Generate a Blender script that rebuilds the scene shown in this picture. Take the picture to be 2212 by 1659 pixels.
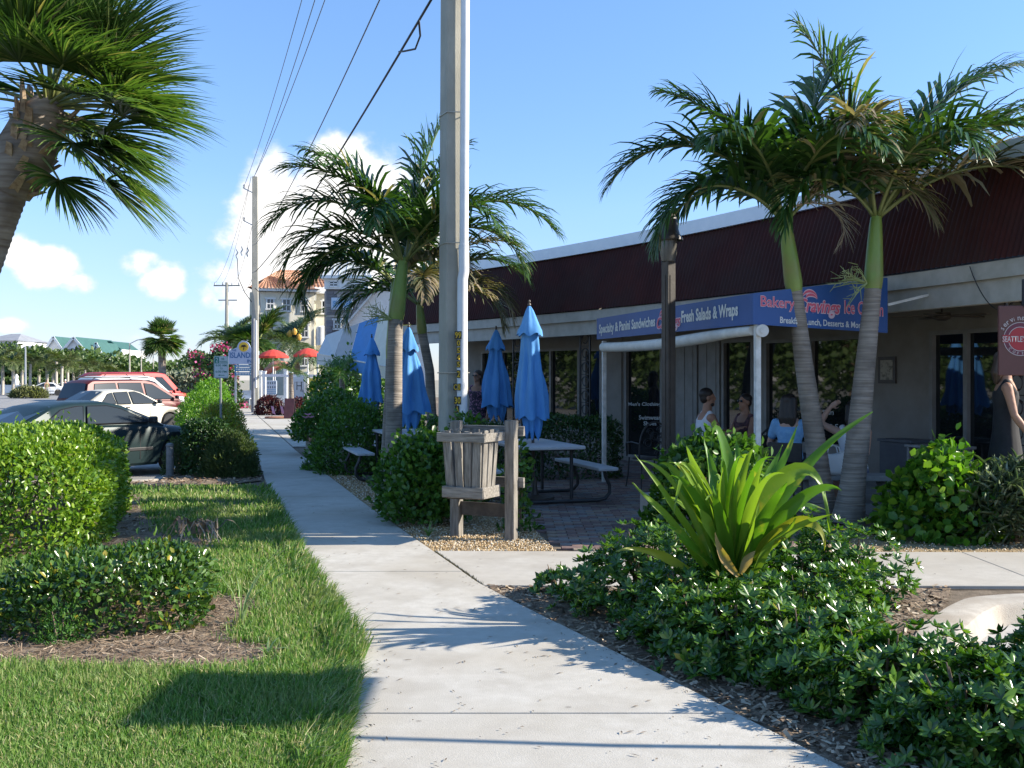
import bpy, math, random
import numpy as np
from mathutils import Vector, Matrix
R = math.radians
random.seed(7)
# ------------------------------------------------------------------ camera
SC = bpy.context.scene
for o in list(bpy.data.objects): bpy.data.objects.remove(o)
CAMZ, FPX, CXP, HYP = 1.6, 2212.0, 1106.0, 820.0
cam = bpy.data.cameras.new('camera'); camo = bpy.data.objects.new('camera', cam)
SC.collection.objects.link(camo); SC.camera = camo
camo.location = (0, 0, CAMZ); camo.rotation_euler = (R(90), 0, 0)
cam.sensor_width = 36; cam.lens = 36; cam.shift_y = -0.0043
cam.clip_start = 0.05; cam.clip_end = 6000
# ------------------------------------------------------------------ sun, sky, exposure
SUN_EL, SUN_AZ = R(28), R(89.5)          # azimuth measured clockwise from +Y (camera forward)
sd = Vector((math.sin(SUN_AZ)*math.cos(SUN_EL), math.cos(SUN_AZ)*math.cos(SUN_EL), math.sin(SUN_EL)))
sun = bpy.data.lights.new('sun', 'SUN'); suno = bpy.data.objects.new('sun', sun)
SC.collection.objects.link(suno)
sun.energy = 5.0; sun.angle = R(0.53); sun.color = (1.0, 0.92, 0.79)
suno.rotation_euler = sd.to_track_quat('Z', 'Y').to_euler(); suno.location = sd*50
SC.view_settings.view_transform = 'Standard'; SC.view_settings.look = 'None'
SC.view_settings.gamma = 1.0; SC.view_settings.use_curve_mapping = False
SC.view_settings.exposure = 1.05
SC.cycles.max_bounces = 6; SC.cycles.diffuse_bounces = 3; SC.cycles.glossy_bounces = 3
SC.cycles.transmission_bounces = 4; SC.cycles.transparent_max_bounces = 6
SC.cycles.caustics_reflective = False; SC.cycles.caustics_refractive = False
world = bpy.data.worlds.new('World'); SC.world = world; world.use_nodes = True
def make_world():
    nt = world.node_tree; N = nt.nodes; L = nt.links; N.clear()
    def nd(t, **k):
        n = N.new(t)
        for a, b in k.items(): setattr(n, a, b)
        return n
    def mth(op, a, b=None, clamp=False):
        n = nd('ShaderNodeMath', operation=op, use_clamp=clamp)
        for i, v in enumerate((a, b)):
            if v is None: continue
            if isinstance(v, (int, float)): n.inputs[i].default_value = v
            else: L.new(v, n.inputs[i])
        return n.outputs[0]
    out = nd('ShaderNodeOutputWorld'); bg = nd('ShaderNodeBackground')
    bg.inputs['Strength'].default_value = 0.115
    sky = nd('ShaderNodeTexSky', sky_type='NISHITA', sun_disc=False)
    sky.sun_elevation = SUN_EL; sky.sun_rotation = SUN_AZ
    sky.air_density = 1.0; sky.dust_density = 0.0; sky.ozone_density = 2.0
    tc = nd('ShaderNodeTexCoord'); sep = nd('ShaderNodeSeparateXYZ')
    L.new(tc.outputs['Generated'], sep.inputs[0])
    X, Y, Z = sep.outputs
    az = mth('ARCTAN2', X, Y)
    el = mth('ARCSINE', Z)
    nz = nd('ShaderNodeTexNoise'); nz.inputs['Scale'].default_value = 15.0
    nz.inputs['Detail'].default_value = 9; nz.inputs['Roughness'].default_value = 0.58
    mp = nd('ShaderNodeMapping'); mp.inputs['Scale'].default_value = (1, 1, 1.25)
    L.new(tc.outputs['Generated'], mp.inputs[0]); L.new(mp.outputs[0], nz.inputs[0])
    n0 = mth('SUBTRACT', nz.outputs['Fac'], 0.5)
    # cumulus heaps: (azimuth, elevation, half width, half height, softness)
    heaps = [(-13.4, 9.0, 2.4, 3.4, 1.2), (-12.4, 6.6, 3.8, 3.6, 1.2), (-9.8, 10.6, 2.6, 2.9, 1.2), (-7.8, 7.4, 4.8, 5.2, 1.2), (-25.8, 6.5, 1.15, 1.15), (-24.2, 5.6, 1.9, 1.3), (-22.9, 4.9, 1.4, 0.8),
             (-20.2, 6.0, 1.7, 1.0, .75), (-18.9, 5.2, 1.7, 1.3, .8), (-15.8, 5.4, 1.9, 1.8, .8), (-26.4, 2.7, 1.6, 0.6, .5), (-21.0, 2.2, 3.0, 0.5, .4),
             (-3.0, 5.0, 5, 3.0), (-33, 5.5, 4, 2.6), (-44, 7, 5, 3), (38, 5, 6, 3), (60, 7, 7, 3), (-70, 6, 6, 3), (95, 6, 8, 3), (140, 7, 9, 4), (-120, 6, 9, 4), (180, 7, 8, 3)]
    best = None
    for a, e, ra, re, *wt_ in heaps:
        da = mth('MULTIPLY', mth('SUBTRACT', az, R(a)), 1/R(ra))
        de = mth('MULTIPLY', mth('SUBTRACT', el, R(e)), 1/R(re))
        d2 = mth('ADD', mth('MULTIPLY', da, da), mth('MULTIPLY', de, de))
        v = mth('SUBTRACT', wt_[0] if wt_ else 1.0, d2)
        best = v if best is None else mth('MAXIMUM', best, v)
    dens = mth('ADD', mth('MULTIPLY', best, 1.5), mth('MULTIPLY', n0, 5.0))
    mr = nd('ShaderNodeMapRange', interpolation_type='SMOOTHSTEP')
    mr.inputs['From Min'].default_value = 0.0; mr.inputs['From Max'].default_value = 1.3
    L.new(dens, mr.inputs[0])
    # thin veil low over the horizon
    nz2 = nd('ShaderNodeTexNoise'); nz2.inputs['Scale'].default_value = 5.0; nz2.inputs['Detail'].default_value = 6
    mp2 = nd('ShaderNodeMapping'); mp2.inputs['Scale'].default_value = (1, 1, 3.5); mp2.inputs['Location'].default_value = (3, 1, 0)
    L.new(tc.outputs['Generated'], mp2.inputs[0]); L.new(mp2.outputs[0], nz2.inputs[0])
    veil = mth('MULTIPLY', mth('SUBTRACT', 1.0, mth('MULTIPLY', el, 1/R(11)), clamp=True), mth('MULTIPLY', mth('SUBTRACT', nz2.outputs['Fac'], 0.36, clamp=True), 2.6), clamp=True)
    cl = mth('MAXIMUM', mr.outputs[0], mth('MULTIPLY', veil, 0.35), clamp=True)
    hsv = nd('ShaderNodeHueSaturation'); hsv.inputs['Saturation'].default_value = 1.12; hsv.inputs['Value'].default_value = 1.22
    L.new(sky.outputs[0], hsv.inputs['Color'])
    mre = nd('ShaderNodeMapRange'); mre.inputs['From Min'].default_value = 0.0; mre.inputs['From Max'].default_value = R(32); L.new(el, mre.inputs[0])
    rp = nd('ShaderNodeValToRGB'); ee = rp.color_ramp.elements; ee.new(0.3)
    for q_, (pp, cc_) in enumerate(((0.0, (0.40, 0.44, 0.70, 1)), (0.3, (0.66, 0.69, 0.86, 1)), (1.0, (1.0, 1.0, 1.0, 1)))): ee[q_].position = pp; ee[q_].color = cc_
    L.new(mre.outputs[0], rp.inputs[0])
    clear = nd('ShaderNodeMix', data_type='RGBA', blend_type='MULTIPLY'); clear.inputs[0].default_value = 1.0
    L.new(hsv.outputs[0], clear.inputs[6]); L.new(rp.outputs[0], clear.inputs[7])
    mix = nd('ShaderNodeMix', data_type='RGBA')
    L.new(cl, mix.inputs[0]); L.new(clear.outputs[2], mix.inputs[6])
    cc = nd('ShaderNodeMix', data_type='RGBA')     # cloud tone: whiter in the dense heads
    L.new(mr.outputs[0], cc.inputs[0]); cc.inputs[6].default_value = (3.3, 3.8, 4.6, 1); cc.inputs[7].default_value = (5.6, 5.5, 5.4, 1)
    L.new(cc.outputs[2], mix.inputs[7])
    L.new(mix.outputs[2], bg.inputs['Color']); L.new(bg.outputs[0], out.inputs[0])
make_world()
# ------------------------------------------------------------------ helpers
COL = SC.collection
def P(px, py, d):                       # point of the photograph (2212 px wide) at forward distance d
    return Vector(((px-CXP)/FPX*d, d, CAMZ-(py-HYP)/FPX*d))
def G(px, py, z=0.0):                   # point of the photograph on level ground z
    d = (CAMZ-z)*FPX/(py-HYP)
    return Vector(((px-CXP)/FPX*d, d, z))
def tag(o, label=None, cat=None, group=None, kind=None):
    if label: o['label'] = label
    if cat: o['category'] = cat
    if group: o['group'] = group
    if kind: o['kind'] = kind
    return o
def thing(name, label, cat, loc=(0, 0, 0), rz=0.0, group=None, scale=None):
    o = bpy.data.objects.new(name, None); COL.objects.link(o)
    o.empty_display_size = 0.1
    o.location = loc; o.rotation_euler = (0, 0, rz)
    if scale: o.scale = (scale,)*3 if isinstance(scale, (int, float)) else scale
    return tag(o, label, cat, group)
def copy_tree(o, parent=None):
    c = o.copy(); COL.objects.link(c); c.parent = parent
    for ch in [x for x in bpy.data.objects if x.parent == o]: copy_tree(ch, c)
    return c
_children = {}
def link(o, parent):
    COL.objects.link(o)
    if parent is not None:
        o.parent = parent; _children.setdefault(parent.name, []).append(o)
    return o
def dup(root, loc, rz=0.0, scale=None, label=None, group=None):
    def cp(o, par):
        c = o.copy(); COL.objects.link(c)
        if par is not None: c.parent = par; _children.setdefault(par.name, []).append(c)
        for ch in list(_children.get(o.name, [])): cp(ch, c)
        return c
    r = cp(root, None); r.location = loc; r.rotation_euler = (0, 0, rz)
    if scale: r.scale = (scale,)*3 if isinstance(scale, (int, float)) else scale
    if label: r['label'] = label
    if group: r['group'] = group
    return r
def setmat(o, m):
    for x in (m if isinstance(m, (list, tuple)) else [m]): o.data.materials.append(x)
def mesh_np(name, V, F, m, parent=None, smooth=False, kind=None, loc=None):
    """V (n,3) floats, F (k,3|4) ints -> one mesh object, fast."""
    V = np.asarray(V, dtype=np.float32); F = np.asarray(F, dtype=np.int32)
    me = bpy.data.meshes.new(name); k = F.shape[1]
    me.vertices.add(len(V)); me.vertices.foreach_set('co', V.ravel())
    me.loops.add(F.size); me.loops.foreach_set('vertex_index', F.ravel())
    me.polygons.add(len(F)); me.polygons.foreach_set('loop_start', np.arange(0, F.size, k, dtype=np.int32))
    if smooth: me.polygons.foreach_set('use_smooth', np.ones(len(F), dtype=bool))
    me.update(calc_edges=True)
    o = bpy.data.objects.new(name, me); link(o, parent); setmat(o, m)
    if loc is not None: o.location = loc
    if kind: o['kind'] = kind
    return o
def inst_np(tv, tf, M, pos):
    """template verts tv (a,3), faces tf (b,k), M (n,3,3), pos (n,3) -> V, F of all copies joined."""
    tv = np.asarray(tv, float); tf = np.asarray(tf, int); n = len(pos)
    V = np.einsum('nij,aj->nai', M, tv) + pos[:, None, :]
    F = tf[None, :, :] + (np.arange(n)*len(tv))[:, None, None]
    return V.reshape(-1, 3), F.reshape(-1, tf.shape[1])
def unit(a): return a/np.maximum(np.linalg.norm(a, axis=-1, keepdims=True), 1e-9)
def frames(D, Nh, s):
    """columns (side, dir, normal) scaled by s (n,) or (n,3)."""
    D = unit(D); S = unit(np.cross(D, Nh)); Nn = np.cross(S, D)
    M = np.stack([S, D, Nn], axis=2)
    s = np.asarray(s); s = s[:, None] if s.ndim == 1 else s
    return M*s[:, None, :] if s.shape[1] == 3 else M*s[:, :, None]
class MB:
    def __init__(s): s.v, s.f, s.mi = [], [], []; s.cur = 0
    def add(s, vs, fs):
        b = len(s.v); s.v += [tuple(x) for x in vs]
        for f in fs: s.f.append([b+i for i in f]); s.mi.append(s.cur)
    def box(s, c, d, rz=0.0, M=None, jit=0.0, taper=1.0):
        hx, hy, hz = d[0]/2, d[1]/2, d[2]/2; vs = []
        cr, sr = math.cos(rz), math.sin(rz)
        for z in (-hz, hz):
            k = taper if z > 0 else 1.0
            for x, y in ((-hx, -hy), (hx, -hy), (hx, hy), (-hx, hy)):
                q = Vector((x*k+random.uniform(-jit, jit), y*k+random.uniform(-jit, jit), z+random.uniform(-jit, jit)))
                if M is not None: q = M @ q
                else: q = Vector((q.x*cr-q.y*sr, q.x*sr+q.y*cr, q.z))
                vs.append(q+Vector(c))
        s.add(vs, [(0, 3, 2, 1), (4, 5, 6, 7), (0, 1, 5, 4), (1, 2, 6, 5), (2, 3, 7, 6), (3, 0, 4, 7)]); return s
    def bar(s, a, b, w, h=None, up=(0, 0, 1)):
        """rectangular bar from a to b, w across (side), h along up."""
        a, b = Vector(a), Vector(b); h = h or w; t = (b-a)
        if t.length < 1e-6: return s
        t.normalize(); up = Vector(up)
        sd_ = t.cross(up)
        if sd_.length < 1e-3: sd_ = t.cross(Vector((0, 1, 0)))
        sd_.normalize(); u = sd_.cross(t)
        vs = [p+sd_*i*w/2+u*j*h/2 for p in (a, b) for i, j in ((-1, -1), (1, -1), (1, 1), (-1, 1))]
        s.add(vs, [(0, 1, 2, 3), (7, 6, 5, 4), (0, 4, 5, 1), (1, 5, 6, 2), (2, 6, 7, 3), (3, 7, 4, 0)]); return s
    def tube(s, pts, r, n=8, cap=True):
        pts = [Vector(p) for p in pts]; k = len(pts)
        rr = [r]*k if isinstance(r, (int, float)) else list(r); ref = None; vs = []
        for i, p in enumerate(pts):
            t = (pts[min(i+1, k-1)]-pts[max(i-1, 0)]).normalized()
            if ref is None: ref = Vector((1, 0, 0)) if abs(t.x) < 0.9 else Vector((0, 1, 0))
            a = (ref-t*ref.dot(t)).normalized(); ref = a; b = t.cross(a)
            vs += [p+(a*math.cos(2*math.pi*j/n)+b*math.sin(2*math.pi*j/n))*rr[i] for j in range(n)]
        fs = [(i*n+j, i*n+(j+1) % n, (i+1)*n+(j+1) % n, (i+1)*n+j) for i in range(k-1) for j in range(n)]
        if cap: fs += [tuple(range(n-1, -1, -1)), tuple(range((k-1)*n, k*n))]
        s.add(vs, fs); return s
    def lathe(s, prof, n=16, c=(0, 0, 0), sx=1.0, sy=1.0, M=None, cap=True):
        c = Vector(c); vs = []
        for r, z in prof:
            for j in range(n):
                q = Vector((r*sx*math.cos(2*math.pi*j/n), r*sy*math.sin(2*math.pi*j/n), z))
                if M is not None: q = M @ q
                vs.append(q+c)
        k = len(prof)
        fs = [(i*n+j, i*n+(j+1) % n, (i+1)*n+(j+1) % n, (i+1)*n+j) for i in range(k-1) for j in range(n)]
        if cap: fs += [tuple(range(n-1, -1, -1)), tuple(range((k-1)*n, k*n))]
        s.add(vs, fs); return s
    def prism(s, poly, z0, z1, fr=None):
        """poly in the plane (u,v) extruded z0..z1 along w; fr=(origin,u,v,w) or world xyz."""
        o, u, v, w = fr or (Vector(), Vector((1, 0, 0)), Vector((0, 1, 0)), Vector((0, 0, 1)))
        n = len(poly)
        vs = [o+u*a+v*b+w*z for z in (z0, z1) for a, b in poly]
        fs = [tuple(range(n-1, -1, -1)), tuple(range(n, 2*n))]+[(i, (i+1) % n, n+(i+1) % n, n+i) for i in range(n)]
        s.add(vs, fs); return s
    def quad(s, *vs): s.add(vs, [tuple(range(len(vs)))]); return s
    def build(s, name, m, parent=None, smooth=False, bevel=0.0, kind=None, world=False, loc=None, seg=2):
        v = s.v
        if world and parent is not None:
            inv = (Matrix.Translation(parent.location) @ Matrix.Rotation(parent.rotation_euler.z, 4, 'Z')).inverted()
            v = [tuple(inv @ Vector(q)) for q in v]
        me = bpy.data.meshes.new(name); me.from_pydata(v, [], s.f)
        if len(set(s.mi)) > 1: me.polygons.foreach_set('material_index', s.mi)
        if smooth: me.polygons.foreach_set('use_smooth', [True]*len(s.f))
        me.update(); o = bpy.data.objects.new(name, me); link(o, parent); setmat(o, m)
        if loc is not None: o.location = loc
        if smooth and smooth != 'all':
            try: me.set_sharp_from_angle(angle=R(38))
            except Exception: pass
        if bevel:
            b = o.modifiers.new('bevel', 'BEVEL'); b.width = bevel; b.segments = seg; b.limit_method = 'ANGLE'; b.angle_limit = R(40)
            b.harden_normals = False
        if kind: o['kind'] = kind
        return o
def flat(name, pts, z, m, parent=None, kind=None, thick=0.0, world=True):
    b = MB()
    if thick: b.prism([(p[0], p[1]) for p in pts], z-thick, z)
    else: b.quad(*[(p[0], p[1], z) for p in pts])
    o = b.build(name, m, parent, world=world)
    if kind: o['kind'] = kind
    return o
def text_obj(name, body, m, parent, origin, ux, uy, width=None, height=None, bold=0.0, shear=0.0, depth=0.002, align='LEFT', space=1.0, fit='both'):
    """flat raised lettering: origin = lower left corner, ux/uy unit axes on the surface. World coordinates."""
    cu = bpy.data.curves.new(name, 'FONT'); cu.body = body; cu.size = 1; cu.shear = shear; cu.offset = bold
    cu.space_character = space; cu.resolution_u = 3; cu.fill_mode = 'FRONT'
    t = bpy.data.objects.new(name+'_tmp', cu); COL.objects.link(t)
    dg = bpy.context.evaluated_depsgraph_get(); me = bpy.data.meshes.new_from_object(t.evaluated_get(dg))
    bpy.data.objects.remove(t)
    co = np.zeros(len(me.vertices)*3); me.vertices.foreach_get('co', co); co = co.reshape(-1, 3)
    if len(co) == 0: return None
    mn, mx = co.min(0), co.max(0); w, h = mx[0]-mn[0], mx[1]-mn[1]
    sx = (width/w) if width else height/h; sy = (height/h) if height else sx
    ux, uy = Vector(ux).normalized(), Vector(uy).normalized(); un = ux.cross(uy)
    A = np.array([ux[:], uy[:], un[:]])
    loc = np.stack([(co[:, 0]-mn[0])*sx, (co[:, 1]-mn[1])*sy, np.zeros(len(co))+depth], 1)
    Wd = loc @ A + np.array(origin)
    if parent is not None:
        inv = np.array((Matrix.Translation(parent.location) @ Matrix.Rotation(parent.rotation_euler.z, 4, 'Z')).inverted())
        Wd = Wd @ inv[:3, :3].T + inv[:3, 3]
    me.vertices.foreach_set('co', Wd.ravel()); me.update(); me.materials.clear()
    o = bpy.data.objects.new(name, me); link(o, parent); me.materials.append(m); o['kind'] = 'stuff'; return o
# ------------------------------------------------------------------ materials
def _nt(name):
    m = bpy.data.materials.new(name); m.use_nodes = True
    return m, m.node_tree.nodes, m.node_tree.links, m.node_tree.nodes['Principled BSDF']
def _ramp(N, stops):
    r = N.new('ShaderNodeValToRGB'); e = r.color_ramp.elements
    while len(e) < len(stops): e.new(0.5)
    for i, (p, c) in enumerate(stops): e[i].position = p; e[i].color = (*c, 1)
    return r
def pbr(name, c1, c2=None, scale=6.0, rough=0.7, bump=0.0, bscale=60.0, metal=0.0, spec=0.5, stretch=(1, 1, 1), lo=0.35, hi=0.65, coat=0.0, detail=6, c3=None, s3=0.7, r2=None, bdist=0.01):
    m, N, L, B = _nt(name)
    B.inputs['Roughness'].default_value = rough; B.inputs['Metallic'].default_value = metal
    B.inputs['Specular IOR Level'].default_value = spec; B.inputs['Coat Weight'].default_value = coat
    if c2 is None and not bump:
        B.inputs['Base Color'].default_value = (*c1, 1); return m
    tc = N.new('ShaderNodeTexCoord'); mp = N.new('ShaderNodeMapping'); mp.inputs['Scale'].default_value = stretch
    L.new(tc.outputs['Object'], mp.inputs[0])
    if c2 is not None:
        n = N.new('ShaderNodeTexNoise'); n.inputs['Scale'].default_value = scale; n.inputs['Detail'].default_value = detail
        n.inputs['Roughness'].default_value = 0.6; L.new(mp.outputs[0], n.inputs[0])
        r = _ramp(N, [(lo, c1), (hi, c2)]); L.new(n.outputs['Fac'], r.inputs[0]); col = r.outputs[0]
        if c3 is not None:
            n3 = N.new('ShaderNodeTexNoise'); n3.inputs['Scale'].default_value = s3; n3.inputs['Detail'].default_value = 4
            L.new(tc.outputs['Object'], n3.inputs[0]); r3 = _ramp(N, [(0.42, (0, 0, 0)), (0.68, (1, 1, 1))]); L.new(n3.outputs['Fac'], r3.inputs[0])
            mx = N.new('ShaderNodeMix'); mx.data_type = 'RGBA'; L.new(r3.outputs[0], mx.inputs[0]); L.new(col, mx.inputs[6]); mx.inputs[7].default_value = (*c3, 1); col = mx.outputs[2]
        L.new(col, B.inputs['Base Color'])
        if r2 is not None:
            mr = N.new('ShaderNodeMapRange'); mr.inputs[3].default_value = rough; mr.inputs[4].default_value = r2
            L.new(n.outputs['Fac'], mr.inputs[0]); L.new(mr.outputs[0], B.inputs['Roughness'])
    else: B.inputs['Base Color'].default_value = (*c1, 1)
    if bump:
        nb = N.new('ShaderNodeTexNoise'); nb.inputs['Scale'].default_value = bscale; nb.inputs['Detail'].default_value = 8
        L.new(mp.outputs[0], nb.inputs[0]); bp = N.new('ShaderNodeBump'); bp.inputs['Strength'].default_value = bump; bp.inputs['Distance'].default_value = bdist
        L.new(nb.outputs['Fac'], bp.inputs['Height']); L.new(bp.outputs[0], B.inputs['Normal'])
    return m
def leafm(name, stops, rough=0.4, trans=0.35, tint=(1.25, 1.35, 0.55), spec=0.5, patch=None):
    """leaf: colour by leaf (random per island), reflective front and light passing through."""
    m, N, L, B = _nt(name)
    g = N.new('ShaderNodeNewGeometry'); r = _ramp(N, stops); L.new(g.outputs['Random Per Island'], r.inputs[0]); col = r.outputs[0]
    if patch:
        tc = N.new('ShaderNodeTexCoord'); n = N.new('ShaderNodeTexNoise'); n.inputs['Scale'].default_value = patch[0]; n.inputs['Detail'].default_value = 3
        L.new(tc.outputs['Object'], n.inputs[0]); rr = _ramp(N, [(patch[2], (0, 0, 0)), (patch[3], (1, 1, 1))]); L.new(n.outputs['Fac'], rr.inputs[0])
        mx = N.new('ShaderNodeMix'); mx.data_type = 'RGBA'; L.new(rr.outputs[0], mx.inputs[0]); L.new(col, mx.inputs[6]); mx.inputs[7].default_value = (*patch[1], 1); col = mx.outputs[2]
    L.new(col, B.inputs['Base Color']); B.inputs['Roughness'].default_value = rough; B.inputs['Specular IOR Level'].default_value = spec
    T = N.new('ShaderNodeBsdfTranslucent'); mu = N.new('ShaderNodeMix'); mu.data_type = 'RGBA'; mu.blend_type = 'MULTIPLY'; mu.inputs[0].default_value = 1
    L.new(col, mu.inputs[6]); mu.inputs[7].default_value = (*tint, 1); L.new(mu.outputs[2], T.inputs['Color'])
    ms = N.new('ShaderNodeMixShader'); ms.inputs[0].default_value = trans
    L.new(B.outputs[0], ms.inputs[1]); L.new(T.outputs[0], ms.inputs[2]); L.new(ms.outputs[0], N['Material Output'].inputs[0])
    return m
def sat(c, k=1.0): return tuple(min(1, x*k) for x in c)
M = {}
def concrete(name, c1, c2, stain, spot):
    m = pbr(name, c1, c2, 9, 0.85, 0.5, 160, c3=stain, s3=0.8, spec=0.3, bdist=0.004); N, L = m.node_tree.nodes, m.node_tree.links; B = N['Principled BSDF']
    src = B.inputs['Base Color'].links[0].from_socket; tc = N.new('ShaderNodeTexCoord')
    def layer(src, tex_scale, lo, hi, col, fac, kind='n', det=5):
        n = N.new('ShaderNodeTexNoise' if kind == 'n' else 'ShaderNodeTexVoronoi'); n.inputs['Scale'].default_value = tex_scale
        if kind == 'n': n.inputs['Detail'].default_value = det
        L.new(tc.outputs['Object'], n.inputs['Vector']); r = _ramp(N, [(lo, (0, 0, 0)), (hi, (fac,)*3)] if kind == 'n' else [(lo, (fac,)*3), (hi, (0, 0, 0))]); L.new(n.outputs['Fac' if kind == 'n' else 'Distance'], r.inputs[0])
        mx = N.new('ShaderNodeMix'); mx.data_type = 'RGBA'; L.new(r.outputs[0], mx.inputs[0]); L.new(src, mx.inputs[6]); mx.inputs[7].default_value = (*col, 1); return mx.outputs[2]
    src = layer(src, 2.3, .5, .76, spot, .7); src = layer(src, 260, .52, .75, tuple(x*.75 for x in spot), .5, det=2); src = layer(src, 3.1, .035, .06, tuple(x*.45 for x in spot), .6, 'v'); src = layer(src, 0.35, .45, .75, tuple(x*.85 for x in c1), .6)
    L.new(src, B.inputs['Base Color']); return m
M['concrete'] = concrete('sidewalk_concrete', (0.46, 0.43, 0.375), (0.54, 0.51, 0.455), (0.43, 0.39, 0.325), (0.33, 0.295, 0.245))
M['walk2'] = concrete('walkway_concrete', (0.44, 0.41, 0.36), (0.52, 0.49, 0.435), (0.42, 0.38, 0.32), (0.33, 0.295, 0.245))
M['kerb'] = pbr('kerb_concrete', (0.36, 0.32, 0.27), (0.46, 0.42, 0.36), 9, 0.9, 0.5, 120, c3=(0.31, 0.265, 0.21), s3=2)
M['asphalt'] = pbr('road_asphalt', (0.22, 0.21, 0.20), (0.30, 0.29, 0.27), 3, 0.9, 0.4, 90, c3=(0.26, 0.25, 0.24), s3=0.2)
M['soil'] = pbr('soil', (0.10, 0.075, 0.05), (0.19, 0.145, 0.10), 14, 0.95, 0.8, 60)
M['lawnbed'] = pbr('lawn_soil', (0.06, 0.075, 0.025), (0.13, 0.13, 0.055), 22, 0.95, 0.6, 60)
M['mulch'] = pbr('mulch_bed', (0.12, 0.085, 0.055), (0.27, 0.20, 0.135), 26, 0.95, 1.0, 70)
M['gravelbed'] = pbr('gravel_bed', (0.20, 0.14, 0.07), (0.42, 0.31, 0.17), 60, 0.9, 1.0, 90)
M['white'] = pbr('white_paint', (0.72, 0.72, 0.70), (0.80, 0.80, 0.78), 4, 0.55)
M['whiteold'] = pbr('weathered_white_paint', (0.52, 0.51, 0.47), (0.72, 0.71, 0.67), 9, 0.6, 0.2, 30)
M['black'] = pbr('black_metal', (0.018, 0.018, 0.02), (0.035, 0.033, 0.032), 10, 0.45)
M['steel'] = pbr('galvanised_steel', (0.34, 0.35, 0.36), (0.46, 0.47, 0.48), 20, 0.45, metal=0.8)
M['glass'] = pbr('shop_glass', (0.012, 0.014, 0.015), rough=0.02, spec=0.9)
M['rubber'] = pbr('rubber', (0.02, 0.02, 0.02), rough=0.8)
M['bark'] = pbr('twig_bark', (0.13, 0.09, 0.06), (0.24, 0.18, 0.12), 30, 0.9)
# ================================================================== GROUND
RE = [(2.6, 2.05), (4.22, 1.38), (6.05, 0.60), (8.01, -0.239), (10.26, -0.955), (13.4, -1.95), (16.5, -2.88), (23.3, -4.93), (59, -15.2), (90, -24.1)]
LE = [(2.6, -0.70), (4.22, -0.74), (6.1, -0.92), (7.86, -1.44), (9.83, -2.07), (12.87, -2.94), (16.85, -4.08), (20.8, -5.15), (59, -16.3), (90, -25.3)]
def xR(d): return float(np.interp(d, [p[0] for p in RE], [p[1] for p in RE]))
def xL(d): return float(np.interp(d, [p[0] for p in LE], [p[1] for p in LE]))
ROADZ = -0.15
g = MB(); g.quad((-1500, -300, ROADZ-0.012), (1500, -300, ROADZ-0.012), (1500, 2500, ROADZ-0.012), (-1500, 2500, ROADZ-0.012))
tag(g.build('ground', pbr('sandy_ground', (0.24, 0.21, 0.15), (0.34, 0.31, 0.24), 0.4, 0.95, 0.3, 8)), kind='structure')
flat('road', [(-60, -20), (-5.2, -20), (-5.4, 16.2), (-6.2, 19), (-17, 58), (-30, 105), (-95, 250), (-160, 250), (-70, 60)], ROADZ-0.004, M['asphalt'], kind='structure')
flat('parking_lot', [(2.3, -8), (60, -8), (60, 7.9), (3.3, 7.9), (2.3, 6.0)], ROADZ-0.006, pbr('lot_concrete', (0.36, 0.34, 0.31), (0.45, 0.43, 0.40), 5, 0.9, 0.3, 90), kind='structure')
KL = [(3.2, 2.0), (2.85, 3.5), (2.56, 4.6), (2.42, 5.4), (2.36, 6.0), (2.62, 6.55), (3.06, 7.18), (3.40, 7.56), (3.85, 7.70), (5.2, 7.73), (14.0, 7.75)]
verge = [(-14, 1.5)]+[(3.25, 1.5)]+KL+[(14, 95), (xL(90)-1.6, 95)]+[(xL(d)-1.55, d) for d in (59, 40, 25, 20.8, 17.5)]+[(-5.7, 16.3), (-14, 16.2)]
flat('planting_ground', verge, -0.035, M['soil'], kind='structure', thick=0.13)
# --- kerb swept along the bed and the walkway
def kerb_sweep(name, path, w=0.26, ztop=0.0, zbot=ROADZ-0.02, m=M['kerb']):
    prof = [(0.0, zbot), (0.0, ztop-0.012), (0.012, ztop), (w-0.055, ztop), (w-0.02, ztop-0.012), (w-0.004, ztop-0.045), (w+0.02, zbot)]
    pts = []
    for i in range(len(path)-1):
        a, b = Vector(path[i]), Vector(path[i+1])
        for k in range(6): pts.append(a.lerp(b, k/6))
    pts.append(Vector(path[-1]))
    for _ in range(3): pts = [pts[0]]+[(pts[i-1]+pts[i]*2+pts[i+1])/4 for i in range(1, len(pts)-1)]+[pts[-1]]
    b = MB(); vs = []; n = len(prof)
    for i, p in enumerate(pts):
        t = (pts[min(i+1, len(pts)-1)]-pts[max(i-1, 0)]).normalized(); r = Vector((t.y, -t.x))
        vs += [(p.x+r.x*u, p.y+r.y*u, z) for u, z in prof]
    fs = [(i*n+j, i*n+j+1, (i+1)*n+j+1, (i+1)*n+j) for i in range(len(pts)-1) for j in range(n-1)]
    b.add(vs, fs); return tag(b.build(name, m, smooth=True), kind='structure')
kerb_sweep('kerb', [(x-0.05, y-0.01) for x, y in KL[:-1]]+[(14, 7.74)])
kerb_sweep('street_kerb', [(-14, 16.1), (-5.7, 16.25), (xL(17.5)-1.5, 17.4), (xL(20.8)-1.5, 20.8), (xL(40)-1.5, 40), (xL(59)-1.5, 59), (xL(90)-1.5, 90)][::-1], w=0.16, ztop=-0.01)
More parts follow.
